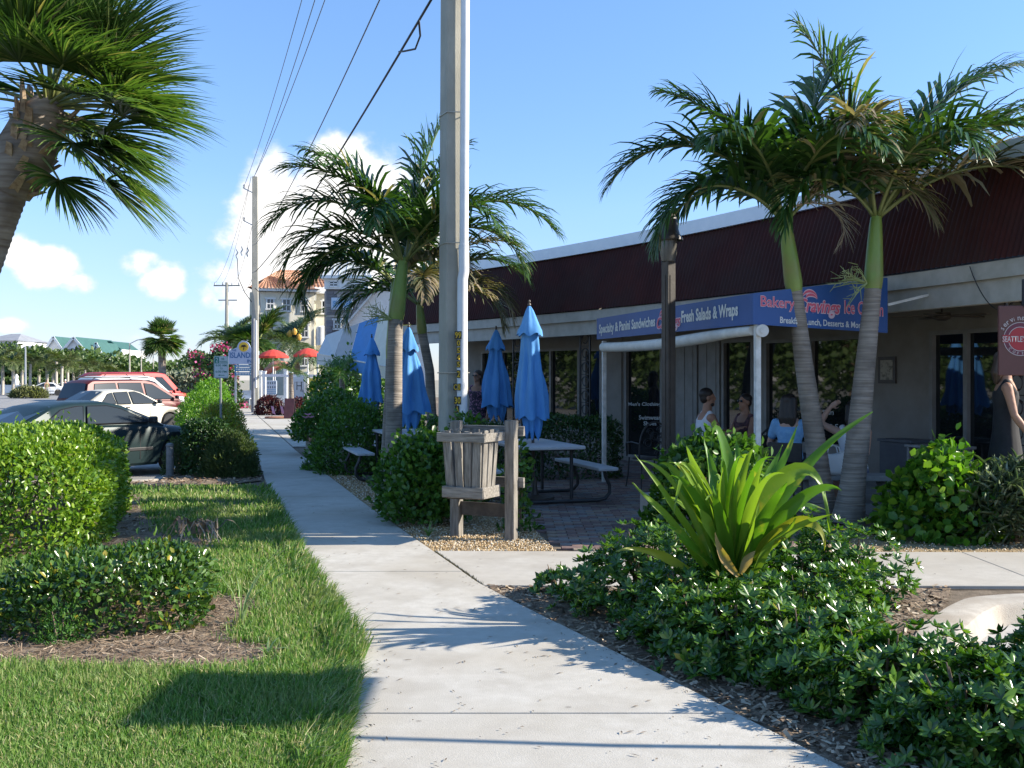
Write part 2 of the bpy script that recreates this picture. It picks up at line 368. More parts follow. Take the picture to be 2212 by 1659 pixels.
# --- sidewalk: separate slabs on a bed
side = flat('sidewalk', [(xL(d), d) for d in (1.8, 4.2, 6.1, 7.86, 9.83, 12.9, 16.8, 20.8, 59, 88)]+[(xR(d), d) for d in (88, 59, 23.3, 16.5, 13.4, 10.26, 8.0, 6.05, 4.2, 1.8)], -0.028, M['soil'], kind='structure', world=False)
cuts = [1.8, 3.1, 4.92, 6.74, 8.56, 10.4, 12.2, 14.0, 15.85, 17.7, 19.5, 21.4, 23.3, 25.4]+[27.5+2.1*i for i in range(28)]
for a, b_ in zip(cuts[:-1], cuts[1:]):
    ds = [a+0.005]+[x for x in np.linspace(a, b_, 5)[1:-1]]+[b_-0.005]
    q = MB(); q.prism([(xR(d), d) for d in ds]+[(xL(d), d) for d in ds[::-1]], -0.12, random.uniform(-0.003, 0.002))
    q.build('slab', M['concrete'], side, bevel=0.006)
# --- side walkway to the cafe
walk = flat('walkway', [(xR(8.0)+0.02, 7.97), (13, 7.9), (13, 9.46), (xR(9.6)+0.02, 9.6)], -0.029, M['soil'], kind='structure', world=False)
xs = [None, 1.15, 2.68, 4.18, 5.7, 7.3, 9.0, 11]
for i in range(len(xs)-1):
    if i == 0: q = [(xR(8.02)+0.022, 8.0), (1.145, 7.97), (1.145, 9.56), (xR(9.6)+0.022, 9.6), (xR(8.8)+0.022, 8.8)]
    else: q = [(xs[i]+0.005, 7.98-0.003*i), (xs[i+1]-0.005, 7.96), (xs[i+1]-0.005, 9.54-0.01*i), (xs[i]+0.005, 9.56-0.01*i)]
    MB().prism(q, -0.11, -0.002+random.uniform(-0.003, 0.001)).build('slab', M['walk2'], walk, bevel=0.006)
# --- far paving right of the sidewalk, by the fence
pz = flat('plaza_paving', [(xR(d)+0.02, d) for d in (24.5, 40, 53)]+[(-7.5, 53), (-3.8, 40), (-2.4, 30), (-3.4, 24.5)], -0.025, M['soil'], kind='structure', world=False)
for i in range(9):
    a, b_ = 24.6+3.1*i, 24.6+3.1*(i+1)-0.02
    for k in range(3):
        f = lambda d, t: (xR(d)+0.03)*(1-t)+t*min(-2.4-0.19*(d-24.5), -2.5)
        MB().prism([(f(a, k/3)+0.01, a), (f(a, (k+1)/3)-0.01, a), (f(b_, (k+1)/3)-0.01, b_), (f(b_, k/3)+0.01, b_)], -0.1, -0.006).build('slab', M['concrete'], pz)
# --- beds
flat('lawn', [(-13, 1.6), (xL(1.8)-0.01, 1.6)]+[(xL(d)-0.015, d) for d in (4.2, 6.1, 7.86, 9.83, 12.9, 15.5)]+[(xL(15.6)-0.3, 15.7), (-5.6, 15.5), (-13, 15.4)], -0.022, M['lawnbed'], kind='structure')
BED1 = [(-3.6, 5.9), (-2.7, 5.72), (-1.9, 5.62), (-1.5, 5.66), (-1.32, 5.85), (-1.38, 6.15), (-1.75, 6.4), (-1.8, 7.5), (-3.0, 8.1), (-3.8, 7.4)]
flat('mulch_bed', BED1, -0.014, M['mulch'], kind='structure')
BED2 = [(-7, 8.8), (-3.4, 9.25), (-2.95, 9.65), (-3.0, 10.3), (-3.65, 10.7), (-4.3, 12.0), (-5.2, 14.3), (-8, 14.2)]
flat('mulch_bed', BED2, -0.014, M['mulch'], kind='structure')
BED3 = [(-8, 15.6), (-5.4, 15.55), (-4.4, 15.75), (xL(16.5)-0.03, 16.4), (xL(20)-0.02, 20), (xL(30)-0.02, 30), (xL(30)-1.4, 30), (xL(20)-1.4, 20), (-5.6, 16.2), (-8, 16.1)]
flat('mulch_bed', BED3, -0.013, M['mulch'], kind='structure')
BED4 = [(xR(2.6)+0.03, 2.6)]+[(xR(d)+0.02, d) for d in (4.2, 6.05, 7.95)]+[(3.4, 7.93), (3.06, 7.25), (2.6, 6.55), (2.33, 6.0), (2.38, 5.4), (2.5, 4.6), (2.8, 3.5), (3.1, 2.6)]
flat('mulch_bed', BED4, -0.014, M['mulch'], kind='structure')
GR1 = [(xR(9.62)+0.02, 9.62), (0.42, 9.58), (0.24, 11), (0.04, 13.3), (-0.7, 14.2), (-1.9, 14.4), (-2.35, 16.5), (xR(18)+0.35, 18), (xR(18)+0.02, 18), (xR(13.4)+0.02, 13.4), (xR(11)+0.02, 11)]
flat('gravel_bed', GR1, -0.018, M['gravelbed'], kind='structure')
GR2 = [(2.2, 9.56), (12, 9.46), (12, 11.2), (2.4, 11.2)]
flat('gravel_bed', GR2, -0.018, M['gravelbed'], kind='structure')
# --- patio pavers: nearest ones singly, the rest joined
def pinside(x, y, poly):
    c = False; j = len(poly)-1
    for i in range(len(poly)):
        (xi, yi), (xj, yj) = poly[i][:2], poly[j][:2]
        if (yi > y) != (yj > y) and x < (xj-xi)*(y-yi)/(yj-yi)+xi: c = not c
        j = i
    return c
def inside_np(x, y, poly):
    c = np.zeros(len(x), bool); j = len(poly)-1
    for i in range(len(poly)):
        (xi, yi), (xj, yj) = poly[i][:2], poly[j][:2]
        if yi != yj:
            k = ((yi > y) != (yj > y)) & (x < (xj-xi)*(y-yi)/(yj-yi)+xi); c ^= k
        j = i
    return c
patio = flat('patio', [(0.42, 9.58), (2.6, 9.57), (3.4, 10.8), (5.6, 10.9), (7.2, 11.4), (2.8, 24), (-2.4, 24), (xR(18)+0.4, 18), (-2.33, 16.5), (-1.9, 14.42), (-0.7, 14.22), (0.04, 13.32), (0.24, 11)], -0.03, M['soil'], kind='structure', world=False)
pm = [pbr('paver_'+n, tuple(x*.7 for x in a), tuple(x*.7 for x in b), 18, 0.9, 0.4, 90) for n, a, b in (('rose', (0.24, 0.15, 0.12), (0.32, 0.21, 0.17)), ('grey', (0.23, 0.21, 0.20), (0.31, 0.29, 0.27)), ('tan', (0.30, 0.23, 0.17), (0.38, 0.30, 0.23)), ('dusk', (0.19, 0.12, 0.11), (0.26, 0.17, 0.15)))]
pb = MB(); pb.box((0, 0, -0.03), (0.204, 0.104, 0.05)); p0 = []
for m_ in pm:
    t = MB(); t.v, t.f, t.mi = list(pb.v), list(pb.f), list(pb.mi)
    o = t.build('paver_proto', m_); b = o.modifiers.new('bevel', 'BEVEL'); b.width = 0.006; b.segments = 1; p0.append(o)
PATPOLY = [(0.42, 9.6), (2.6, 9.6), (3.4, 10.8), (5.6, 10.9), (7.0, 11.6), (2.7, 24), (-2.4, 24), (xR(18)+0.45, 18), (-2.3, 16.5), (-1.9, 14.45), (-0.7, 14.25), (0.06, 13.32), (0.26, 11)]
rest = {0: MB(), 1: MB(), 2: MB(), 3: MB()}; cnt = 0; row = 0; y = 9.70
while y < 23.5:
    x = -2.5+(0.105 if row % 2 else 0)
    while x < 6.8:
        if pinside(x, y, PATPOLY) and pinside(x-0.09, y, PATPOLY):
            k = random.choices(range(4), (4, 3, 2, 3))[0]; dz = random.uniform(-0.003, 0.003)
            if y < 12.9 and x < 2.05 and cnt < 296:
                c = p0[k].copy(); c.name = 'paver'; COL.objects.link(c); c.parent = patio
                c.location = (x, y, dz); c.rotation_euler = (0, 0, random.uniform(-0.012, 0.012)); cnt += 1
            else: rest[k].box((x, y, -0.03+dz), (0.202, 0.102, 0.05))
        x += 0.212
    y += 0.111; row += 1
for k in rest: rest[k].build('paver_field', pm[k], patio, kind='stuff')
for o in p0: bpy.data.objects.remove(o)
# ================================================================== GRASS
rng = np.random.default_rng(11)
LAWN = [(-13, 1.6), (xL(1.8)+0.05, 1.6)]+[(xL(d)+0.03, d) for d in (4.2, 6.1, 7.86, 9.83, 12.9, 15.5)]+[(xL(15.6)-0.25, 15.65), (-5.6, 15.4), (-13, 15.3)]
def blades(n, poly, dmin, dmax, excl=(), hgt=(0.035, 0.075), wid=(0.0028, 0.0045), pxr=(-30, 1000), lean=0.6, z0=-0.02, patchy=True):
    u = rng.random(n); d = 1/(1/dmax+(1/dmin-1/dmax)*u)
    px = rng.uniform(pxr[0], pxr[1], n); x = (px-CXP)/FPX*d
    k = inside_np(x, d, poly)
    for e in excl: k &= ~inside_np(x+rng.normal(0, 0.06, n), d+rng.normal(0, 0.06, n), e)
    th = np.sin(x*3.7+2*np.sin(d*2.3))+np.sin(d*4.1+1.7*x+.6)+np.sin(x*9.1+d*6.3)*.5; k &= (th > -1.15) | (rng.random(n) < .45)   # thin spots
    x, d = x[k], d[k]; n = len(x)
    h = rng.uniform(hgt[0], hgt[1], n); w = rng.uniform(wid[0], wid[1], n)*np.maximum(1, d/6.0)
    if patchy:
        pn = np.sin(x*2.1+1.3*np.sin(d*1.7))+np.sin(d*2.9+x*1.1)+rng.normal(0, 0.5, n)
        h *= 1+0.22*np.tanh(pn)
    edge = np.clip(1-(np.array([xL(t) for t in d])-x)/0.28, 0, 1); h *= 1+0.75*edge*rng.random(n)
    a = rng.uniform(0, 2*np.pi, n); ln = np.abs(rng.normal(0, lean, n))*h
    dx, dy = np.cos(a)*ln, np.sin(a)*ln
    dx += edge*h*0.5
    fa = rng.uniform(0, np.pi, n); sx, sy = np.cos(fa)*w, np.sin(fa)*w
    Z = np.full(n, z0)
    b1 = np.stack([x-sx, d-sy, Z], 1); b2 = np.stack([x+sx, d+sy, Z], 1)
    m1 = np.stack([x+dx*0.35-sx*0.8, d+dy*0.35-sy*0.8, Z+h*0.6], 1); m2 = np.stack([x+dx*0.35+sx*0.8, d+dy*0.35+sy*0.8, Z+h*0.6], 1)
    t = np.stack([x+dx, d+dy, Z+h*np.sqrt(np.maximum(0.15, 1-(ln/h)**2*0.35))], 1)
    V = np.stack([b1, b2, m1, m2, t], 1).reshape(-1, 3)
    base = (np.arange(n)*5)[:, None, None]
    F = (np.array([[0, 1, 3], [0, 3, 2], [2, 3, 4]])[None]+base).reshape(-1, 3)
    return V, F
gm = leafm('lawn_blade', [(0.0, (0.075, 0.17, 0.028)), (0.35, (0.13, 0.25, 0.045)), (0.62, (0.19, 0.30, 0.075)), (0.82, (0.30, 0.34, 0.13)), (1.0, (0.50, 0.42, 0.24))], rough=0.5, trans=0.35, tint=(1.1, 1.35, 0.5), spec=0.35, patch=(1.1, (0.25, 0.29, 0.11), 0.52, 0.75))
V, F = blades(380000, LAWN, 3.2, 15.8, (BED1, BED2), pxr=(-620, 1000))
tag(mesh_np('grass', V, F, gm), 'short green lawn grass left of the sidewalk', 'grass', kind='stuff')
# ragged longer tufts hanging over the sidewalk edge
n = 5200; dd = 1/rng.uniform(1/14, 1/4.1, n); xx = np.array([xL(t) for t in dd])+rng.uniform(-0.16, 0.05, n)
sel = (np.sin(dd*5.3)+np.sin(dd*11.7+1)+rng.normal(0, 0.7, n)) > -0.4; dd, xx = dd[sel], xx[sel]; n = len(dd)
h = rng.uniform(0.06, 0.16, n)*np.where(np.abs(dd-6.35) < 0.5, 1.25, 1.0); a = rng.normal(0.0, 0.9, n); ln = h*rng.uniform(0.3, 1.0, n)
w = 0.0028*np.maximum(1, dd/6); fa = rng.uniform(0, np.pi, n)
dx, dy = np.cos(a)*ln, np.sin(a)*ln; sx, sy = np.cos(fa)*w, np.sin(fa)*w; Z = np.full(n, -0.015)
V = np.stack([np.stack([xx-sx, dd-sy, Z], 1), np.stack([xx+sx, dd+sy, Z], 1), np.stack([xx+dx*.35-sx, dd+dy*.35-sy, Z+h*.62], 1), np.stack([xx+dx*.35+sx, dd+dy*.35+sy, Z+h*.62], 1), np.stack([xx+dx, dd+dy, Z+h*rng.uniform(0.55, 0.95, n)], 1)], 1).reshape(-1, 3)
F = (np.array([[0, 1, 3], [0, 3, 2], [2, 3, 4]])[None]+(np.arange(n)*5)[:, None, None]).reshape(-1, 3)
tag(mesh_np('edge_grass', V, F, gm), 'longer untrimmed grass fringe leaning over the sidewalk edge', 'grass', kind='stuff')
# ================================================================== LOOSE MULCH, GRAVEL, LITTER
def scatter_poly(poly, n, weight=True):
    xs_ = [p[0] for p in poly]; ys_ = [p[1] for p in poly]; x0, x1, y0, y1 = min(xs_), max(xs_), max(min(ys_), 3.5), max(ys_)
    u = rng.random(n*3); d = 1/(1/y1+(1/y0-1/y1)*u) if weight else rng.uniform(y0, y1, n*3)
    x = rng.uniform(x0, x1, n*3); k = inside_np(x, d, poly); return x[k][:n], d[k][:n]
def chips(name, poly, n, m, label, ln=(0.02, 0.07), wd=(0.003, 0.009), z=-0.008, tilt=0.25):
    x, d = scatter_poly(poly, n); n = len(x); a = rng.uniform(0, np.pi, n)
    D = np.stack([np.cos(a), np.sin(a), rng.normal(0, tilt, n)], 1); Nh = np.stack([rng.normal(0, 0.35, n), rng.normal(0, 0.35, n), np.ones(n)], 1)
    L_ = rng.uniform(ln[0], ln[1], n); W_ = rng.uniform(wd[0], wd[1], n)*np.maximum(1, d/7)
    Mx = frames(D, Nh, np.stack([W_, L_, W_], 1))
    tv = [(-1, -.5, 0), (1, -.5, 0), (1.1, .5, .3), (-.8, .5, .2)]
    V, F = inst_np(tv, [(0, 1, 2, 3)], Mx, np.stack([x, d, z+rng.uniform(0, 0.018, n)], 1))
    return tag(mesh_np(name, V, F, m), label, 'mulch', kind='stuff')
chipm = leafm('mulch_chip', [(0, (0.08, 0.05, 0.03)), (0.35, (0.19, 0.13, 0.085)), (0.7, (0.33, 0.25, 0.17)), (1, (0.46, 0.38, 0.28))], 0.9, 0.0)
straw = leafm('pine_straw', [(0, (0.10, 0.06, 0.035)), (0.4, (0.20, 0.135, 0.085)), (0.8, (0.32, 0.235, 0.155)), (1, (0.46, 0.37, 0.27))], 0.85, 0.0)
chips('pine_straw', BED1, 5200, straw, 'brown pine straw and dry clippings around the low hedge', (0.03, 0.10), (0.0012, 0.004))
chips('bark_mulch', BED2, 2600, chipm, 'dark bark mulch under the tall clipped hedge', (0.02, 0.08))
chips('bark_mulch', BED3, 2600, straw, 'reddish mulch strip beside the bollard', (0.03, 0.09))
chips('bark_mulch', BED4, 9000, chipm, 'grey brown bark mulch under the low shrubs by the sidewalk', (0.015, 0.07), (0.003, 0.011))
def pebbles(name, poly, n, label, s=(0.006, 0.013), m=None):
    x, d = scatter_poly(poly, n); n = len(x)
    tv = np.array([(1, 0, 0), (0, 1, 0), (-1, 0, 0), (0, -1, 0), (0, 0, .75), (0, 0, -.6)]); tf = [(0, 1, 4), (1, 2, 4), (2, 3, 4), (3, 0, 4), (1, 0, 5), (2, 1, 5), (3, 2, 5), (0, 3, 5)]
    D = rng.normal(size=(n, 3)); D[:, 2] *= .35; Nh = np.stack([rng.normal(0, .5, n), rng.normal(0, .5, n), np.ones(n)], 1)
    sc = rng.uniform(s[0], s[1], (n, 3)); sc *= np.maximum(1, d/11)[:, None]
    V, F = inst_np(tv, tf, frames(D, Nh, sc), np.stack([x, d, -0.012+rng.uniform(0, .01, n)], 1))
    return tag(mesh_np(name, V, F, m, smooth=False), label, 'gravel', kind='stuff')
pebm = leafm('pebble', [(0, (0.22, 0.13, 0.06)), (0.3, (0.42, 0.28, 0.13)), (0.6, (0.56, 0.42, 0.24)), (0.85, (0.66, 0.58, 0.44)), (1, (0.78, 0.74, 0.66))], 0.75, 0.0)
pebbles('gravel', GR1, 11000, 'tan pea gravel around the wooden litter bin', m=pebm)
pebbles('gravel', GR2, 6000, 'tan pea gravel beside the walkway in front of the bushes', m=pebm)
# specks of leaf and gum on the slabs
sp = MB()
for _ in range(150):
    d = 1/random.uniform(1/13, 1/4.2); x = random.uniform(xL(d)+0.05, xR(d)-0.05); a = random.uniform(0, 3.14); l = random.choice([0.006, 0.009, 0.012, 0.02, 0.028]); w_ = random.uniform(0.003, 0.006)
    ca, sa = math.cos(a), math.sin(a)
    sp.quad((x-ca*l, d-sa*l, 0.004), (x+sa*w_, d-ca*w_, 0.006), (x+ca*l, d+sa*l, 0.005), (x-sa*w_, d+ca*w_, 0.007))
for _ in range(420):
    d = 1/random.uniform(1/15, 1/4.2); sd0 = random.random() < .6; x = xL(d)+abs(random.gauss(0, .07))+.02 if sd0 else xR(d)-abs(random.gauss(0, .06))-.01; a = random.uniform(0, 3.14); l = random.uniform(.006, .022); ca, sa = math.cos(a), math.sin(a)
    sp.quad((x-ca*l, d-sa*l, .004), (x+sa*.003, d-ca*.003, .007), (x+ca*l, d+sa*l, .005), (x-sa*.003, d+ca*.003, .006))
for _ in range(40):
    d = random.uniform(8.1, 9.4); x = random.uniform(xR(d)+0.1, 5.5); a = random.uniform(0, 3.14); l = random.uniform(0.006, 0.02); ca, sa = math.cos(a), math.sin(a)
    sp.quad((x-ca*l, d-sa*l, 0.002), (x+sa*.005, d-ca*.005, 0.004), (x+ca*l, d+sa*l, 0.003), (x-sa*.005, d+ca*.005, 0.005))
tag(sp.build('leaf_litter', pbr('dry_litter', (0.10, 0.085, 0.07), (0.22, 0.17, 0.12), 30, 0.9)), 'small dry leaf bits scattered on the concrete', 'litter', kind='stuff')
# weeds in the joint between sidewalk and walkway
jt = MB()
for _ in range(260):
    d = random.uniform(8.0, 9.6); x = xR(d)+0.011+random.uniform(-.008, .008); a = random.uniform(0, 6.28); h_ = random.uniform(.006, .022)
    jt.quad((x-.004, d, -.02), (x+.004, d, -.02), (x+math.cos(a)*h_*.7, d+math.sin(a)*h_*.7, h_-.004))
tag(jt.build('joint_weeds', leafm('joint_moss', [(0, (0.07, 0.06, 0.03)), (1, (0.20, 0.17, 0.08))], .8, .1)), 'dry moss and weeds in the joint between sidewalk and walkway', 'moss', kind='stuff')
# ================================================================== CAFE BUILDING (gently curved front)
EAVE = [(5.48, 10.22), (5.33, 10.67), (4.68, 12.65), (3.56, 14.9), (2.5, 17.1), (1.417, 19.07), (0.60, 20.4), (-0.92, 22.3), (-2.2, 23.85), (-2.75, 24.5)]
def smooth_path(p, it=2, sub=6):
    pts = []
    for i in range(len(p)-1):
        for k in range(sub): pts.append(Vector(p[i]).lerp(Vector(p[i+1]), k/sub))
    pts.append(Vector(p[-1]))
    for _ in range(it*6): pts = [pts[0]]+[(pts[i-1]+pts[i]*2+pts[i+1])/4 for i in range(1, len(pts)-1)]+[pts[-1]]
    return pts
_c = np.polyfit([p[1] for p in EAVE], [p[0] for p in EAVE], 2)
EP = [Vector((float(np.polyval(_c, d)), float(d))) for d in np.linspace(10.62, 24.5, 90)]
ES = [0.0]
for i in range(1, len(EP)): ES.append(ES[-1]+(EP[i]-EP[i-1]).length)
ELEN = ES[-1]
def E(s, off=0.0):
    """eave point at arc length s; off>0 goes outwards to the street, <0 into the building."""
    x = np.interp(s, ES, [p.x for p in EP]); y = np.interp(s, ES, [p.y for p in EP])
    e = 0.25; a, b = max(s-e, 0), min(s+e, ELEN)
    t = Vector((np.interp(b, ES, [p.x for p in EP])-np.interp(a, ES, [p.x for p in EP]), np.interp(b, ES, [p.y for p in EP])-np.interp(a, ES, [p.y for p in EP]))).normalized()
    n = Vector((-t.y, t.x))           # left of travel = towards the street (-x,-y side)
    if n.x > 0: n = -n
    return Vector((x+n.x*off, y+n.y*off)), t, n
def s_at(px, off=-1.5):
    """arc length where the line offset by off projects to photograph column px."""
    lo, hi = 0.0, ELEN
    for _ in range(50):
        m_ = (lo+hi)/2; p, _, _ = E(m_, off)
        if CXP+p.x/p.y*FPX > px: lo = m_
        else: hi = m_
    return (lo+hi)/2
def zat(px, py, off=-1.5):
    p, _, _ = E(s_at(px, off), off); return CAMZ-(py-HYP)/FPX*p.y
bld = thing('cafe_building', 'long low cafe building with dark maroon corrugated roof, white fascia and shaded shop front', 'building', (5.3, 10.7, 0))
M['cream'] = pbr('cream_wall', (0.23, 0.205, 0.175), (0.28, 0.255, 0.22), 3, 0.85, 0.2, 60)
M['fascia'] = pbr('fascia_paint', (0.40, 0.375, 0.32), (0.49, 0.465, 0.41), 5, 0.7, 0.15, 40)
M['maroon'] = pbr('maroon_sheet', (0.050, 0.016, 0.014), (0.075, 0.022, 0.018), 2.0, 0.7, 0.0, c3=(0.056, 0.026, 0.022), s3=1.4, spec=0.15)
M['flash'] = pbr('white_flashing', (0.80, 0.82, 0.84), (0.86, 0.87, 0.88), 6, 0.35)
def ribbon(name, s0, s1, o0, z0, o1, z1, m, parent=bld, n=None, thick=0.0, bevel=0.0, kind=None):
    n = n or max(2, int((s1-s0)/0.4)); b = MB(); vs = []
    for i in range(n+1):
        s = s0+(s1-s0)*i/n; a, _, _ = E(s, o0); c, _, _ = E(s, o1); vs.append((a, c))
    for (a, c), (a2, c2) in zip(vs[:-1], vs[1:]): b.quad((a.x, a.y, z0), (a2.x, a2.y, z0), (c2.x, c2.y, z1), (c.x, c.y, z1))
    return b.build(name, m, parent, world=True, kind=kind)
def wallbox(s0, s1, o, z0, z1, dep, n=None, b=None):
    """solid strip following the front: outer face at offset o, depth dep inwards."""
    b = b or MB(); n = n or max(1, int((s1-s0)/0.5)); prev = None
    for i in range(n+1):
        s = s0+(s1-s0)*i/n; a, _, _ = E(s, o); c, _, _ = E(s, o-dep)
        cur = [(a.x, a.y, z0), (a.x, a.y, z1), (c.x, c.y, z1), (c.x, c.y, z0)]
        if prev:
            b.add(prev+cur, [(0, 4, 5, 1), (1, 5, 6, 2), (2, 6, 7, 3), (3, 7, 4, 0)]+([(0, 1, 2, 3)] if i == 1 else [])+([(7, 6, 5, 4)] if i == n else []))
        prev = cur
    return b
# --- corrugated mansard
pitch = 0.082; nseg = int(ELEN/pitch)*6; vs = []; ZE, ZT = 2.90, 4.05
for i in range(nseg+1):
    s = ELEN*i/nseg; w = 0.013*math.sin(2*math.pi*s/pitch)
    for k, (o_, z) in enumerate(((0.0, ZE), (-0.18, (ZE+ZT)/2), (-0.38, ZT))):
        p, _, nn = E(s, o_+w*0.9); vs.append((p.x, p.y, z+w*0.3))
fs = [(i*3+k, (i+1)*3+k, (i+1)*3+k+1, i*3+k+1) for i in range(nseg) for k in range(2)]
V = np.array(vs)-np.array([5.3, 10.7, 0])
mesh_np('roof', V, fs, M['maroon'], bld, smooth=True)
wallbox(0, ELEN, -0.30, ZT-0.03, ZT+0.185, 0.16).build('flashing', M['flash'], bld, world=True, smooth=True)
ribbon('roof_deck', 0, ELEN, -0.42, ZT+0.10, -7.5, ZT+0.02, M['flash'])
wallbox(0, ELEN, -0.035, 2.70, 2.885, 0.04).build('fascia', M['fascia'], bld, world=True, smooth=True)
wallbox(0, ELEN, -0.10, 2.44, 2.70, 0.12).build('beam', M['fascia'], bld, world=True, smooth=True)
ribbon('soffit', 0, ELEN, -0.2, 2.62, -1.7, 2.62, pbr('porch_ceiling', (0.26, 0.25, 0.22), (0.33, 0.31, 0.28), 4, 0.8))
# back and end walls close the volume
bk = MB(); pr = [E(ELEN*i/14, -7.6)[0] for i in range(15)]
for a, c in zip(pr[:-1], pr[1:]): bk.quad((a.x, a.y, -0.05), (c.x, c.y, -0.05), (c.x, c.y, 4.1), (a.x, a.y, 4.1))
for s in (0.02, ELEN-0.02):
    a, c = E(s, -0.36)[0], E(s, -7.6)[0]; bk.quad((a.x, a.y, 2.6), (c.x, c.y, 2.6), (c.x, c.y, 4.1), (a.x, a.y, 4.1))
    a = E(s, -1.6)[0]; bk.quad((a.x, a.y, -0.05), (c.x, c.y, -0.05), (c.x, c.y, 2.62), (a.x, a.y, 2.62))
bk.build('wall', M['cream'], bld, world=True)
WO = -1.5
# openings: photograph columns -> bays of the front
def sx(px): return s_at(px, WO)
bays = [('shop_window', 2171, 2009, 0.42, 2.26, [2086]), ('shop_window', 1862, 1652, 0.55, 2.26, [1752]), ('shop_window', 1628, 1560, 0.5, 2.30, []),
        ('shop_door', 1431, 1350, 0.06, 2.28, []), ('shop_window', 1300, 1262, 0.5, 2.25, []), ('shop_window', 1252, 1152, 0.5, 2.28, [1189]), ('shop_window', 1130, 1040, 0.55, 2.28, [1085])]
M['frame'] = pbr('window_frame', (0.21, 0.20, 0.18), (0.27, 0.255, 0.235), 5, 0.6)
prev = 0.0; wb = MB(); openings = []
for nm, pr_, pl_, z0, z1, mull in bays:
    a, b_ = sx(pr_), sx(pl_); openings.append((nm, a, b_, z0, z1, [sx(q) for q in mull]))
    wallbox(prev, a, WO, -0.05, 2.62, 0.14, b=wb); wallbox(a, b_, WO, z1, 2.62, 0.14, b=wb); wallbox(a, b_, WO, -0.05, z0, 0.14, b=wb); prev = b_
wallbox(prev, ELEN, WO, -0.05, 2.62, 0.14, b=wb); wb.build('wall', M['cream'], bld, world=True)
for nm, a, b_, z0, z1, mull in openings:
    w = MB(); f = 0.055
    for s0, s1, q0, q1 in ((a, b_, z0, z0+f), (a, b_, z1-f, z1), (a, a+f, z0+f, z1-f), (b_-f, b_, z0+f, z1-f)): wallbox(s0, s1, WO+0.02, q0, q1, 0.10, b=w)
    for q in mull: wallbox(q-0.03, q+0.03, WO+0.015, z0+f, z1-f, 0.09, b=w)
    fr = w.build(nm, M['frame'], bld, world=True)
    ed = [a+f]+sum([[q-0.03, q+0.03] for q in mull], [])+[b_-f]
    for s0, s1 in zip(ed[::2], ed[1::2]): 
        g_ = wallbox(s0, s1, WO-0.05, z0+f, z1-f, 0.008, n=1).build('pane', M['glass'], fr); 
        co = g_.data; inv = Matrix.Translation(-bld.location)
        for v in co.vertices: v.co = inv @ v.co
# dim interior floor and counters behind the glass would be hidden by reflections; door and panel details
for px0, px1, nm in ((1557, 1513, 'door_panel'), (1508, 1464, 'door_panel'), (1345, 1312, 'pilaster')):
    wallbox(sx(px0), sx(px1), WO+0.035, 0.02, 2.4 if nm == 'door_panel' else 2.6, 0.05).build(nm, M['frame'] if nm == 'door_panel' else M['cream'], bld, world=True)
for px0, px1 in ((1550, 1540), (1530, 1520), (1500, 1490), (1482, 1472)):
    wallbox(sx(px0), sx(px1), WO+0.045, 0.1, 2.3, 0.015, n=1).build('batten', M['frame'], bld, world=True)
def on_wall(px, py, off=WO):
    s = s_at(px, off); p, t, n = E(s, off); return Vector((p.x, p.y, CAMZ-(py-HYP)/FPX*p.y)), -Vector((-t.x, -t.y, 0)) if False else Vector((-t.x, -t.y, 0)), Vector((n.x, n.y, 0))
def wall_text(body, pxl, py, width, height, m, off=WO-0.03, bold=0.0, parent=bld):
    p, ux, n = on_wall(pxl, py, off); text_obj('lettering', body, m, parent, p+n*0.005, ux, (0, 0, 1), width, height, bold)
M['letter'] = pbr('window_lettering', (0.50, 0.50, 0.48), rough=0.6)
def wt(body, pxl, pxr, py, hpx, bold=0.0, m=None):
    p, ux, n = on_wall(pxl, py, WO-0.03); q, _, _ = on_wall(pxr, py, WO-0.03)
    text_obj('lettering', body, m or M['letter'], bld, p+n*0.008, (q-p).normalized(), (0, 0, 1), (Vector((q.x, q.y))-Vector((p.x, p.y))).length, hpx/FPX*p.y, bold)
wt("Men's Clothing", 1358, 1428, 879, 10, 0.02); wt('Swimwear', 1381, 1428, 907, 10, 0.02); wt('Shoes', 1391, 1419, 919, 9, 0.02)
wt('Sun', 1778, 1802, 896, 11, 0.01); wt('T-S', 1788, 1812, 927, 11, 0.01)
# wrought iron columns under the beam
iron = M['black']
def iron_column(px, off=-0.3, w=0.30):
    s = s_at(px, off); p, t, n = E(s, off); root = thing('porch_column', 'black wrought iron scroll column under the cafe eave', 'column', (p.x, p.y, 0), math.atan2(t.y, t.x), 'wrought iron porch columns')
    for x in (-w/2, w/2): MB().box((x, 0, 1.24), (0.028, 0.028, 2.46)).build('upright', iron, root)
    b = MB()
    for k in range(9):
        z = 0.2+k*0.27
        for sgn in (-1, 1):
            pts = [(sgn*(w/2-0.02)*math.cos(a)*(1-a/9), 0, z+0.12*math.sin(a)*(1-a/12)) for a in np.linspace(0, 5.4, 14)]
            b.tube(pts, 0.008, 5)
        b.box((0, 0, z-0.12), (w, 0.012, 0.012))
    b.build('scrollwork', iron, root); return root
for px_, lab in ((1264, 'black wrought iron scroll column just left of the blue awning'), (1118, 'black wrought iron scroll column behind the tallest blue umbrella'), (2196, 'black wrought iron scroll column behind the brown hanging coffee sign')):
    iron_column(px_)['label'] = lab
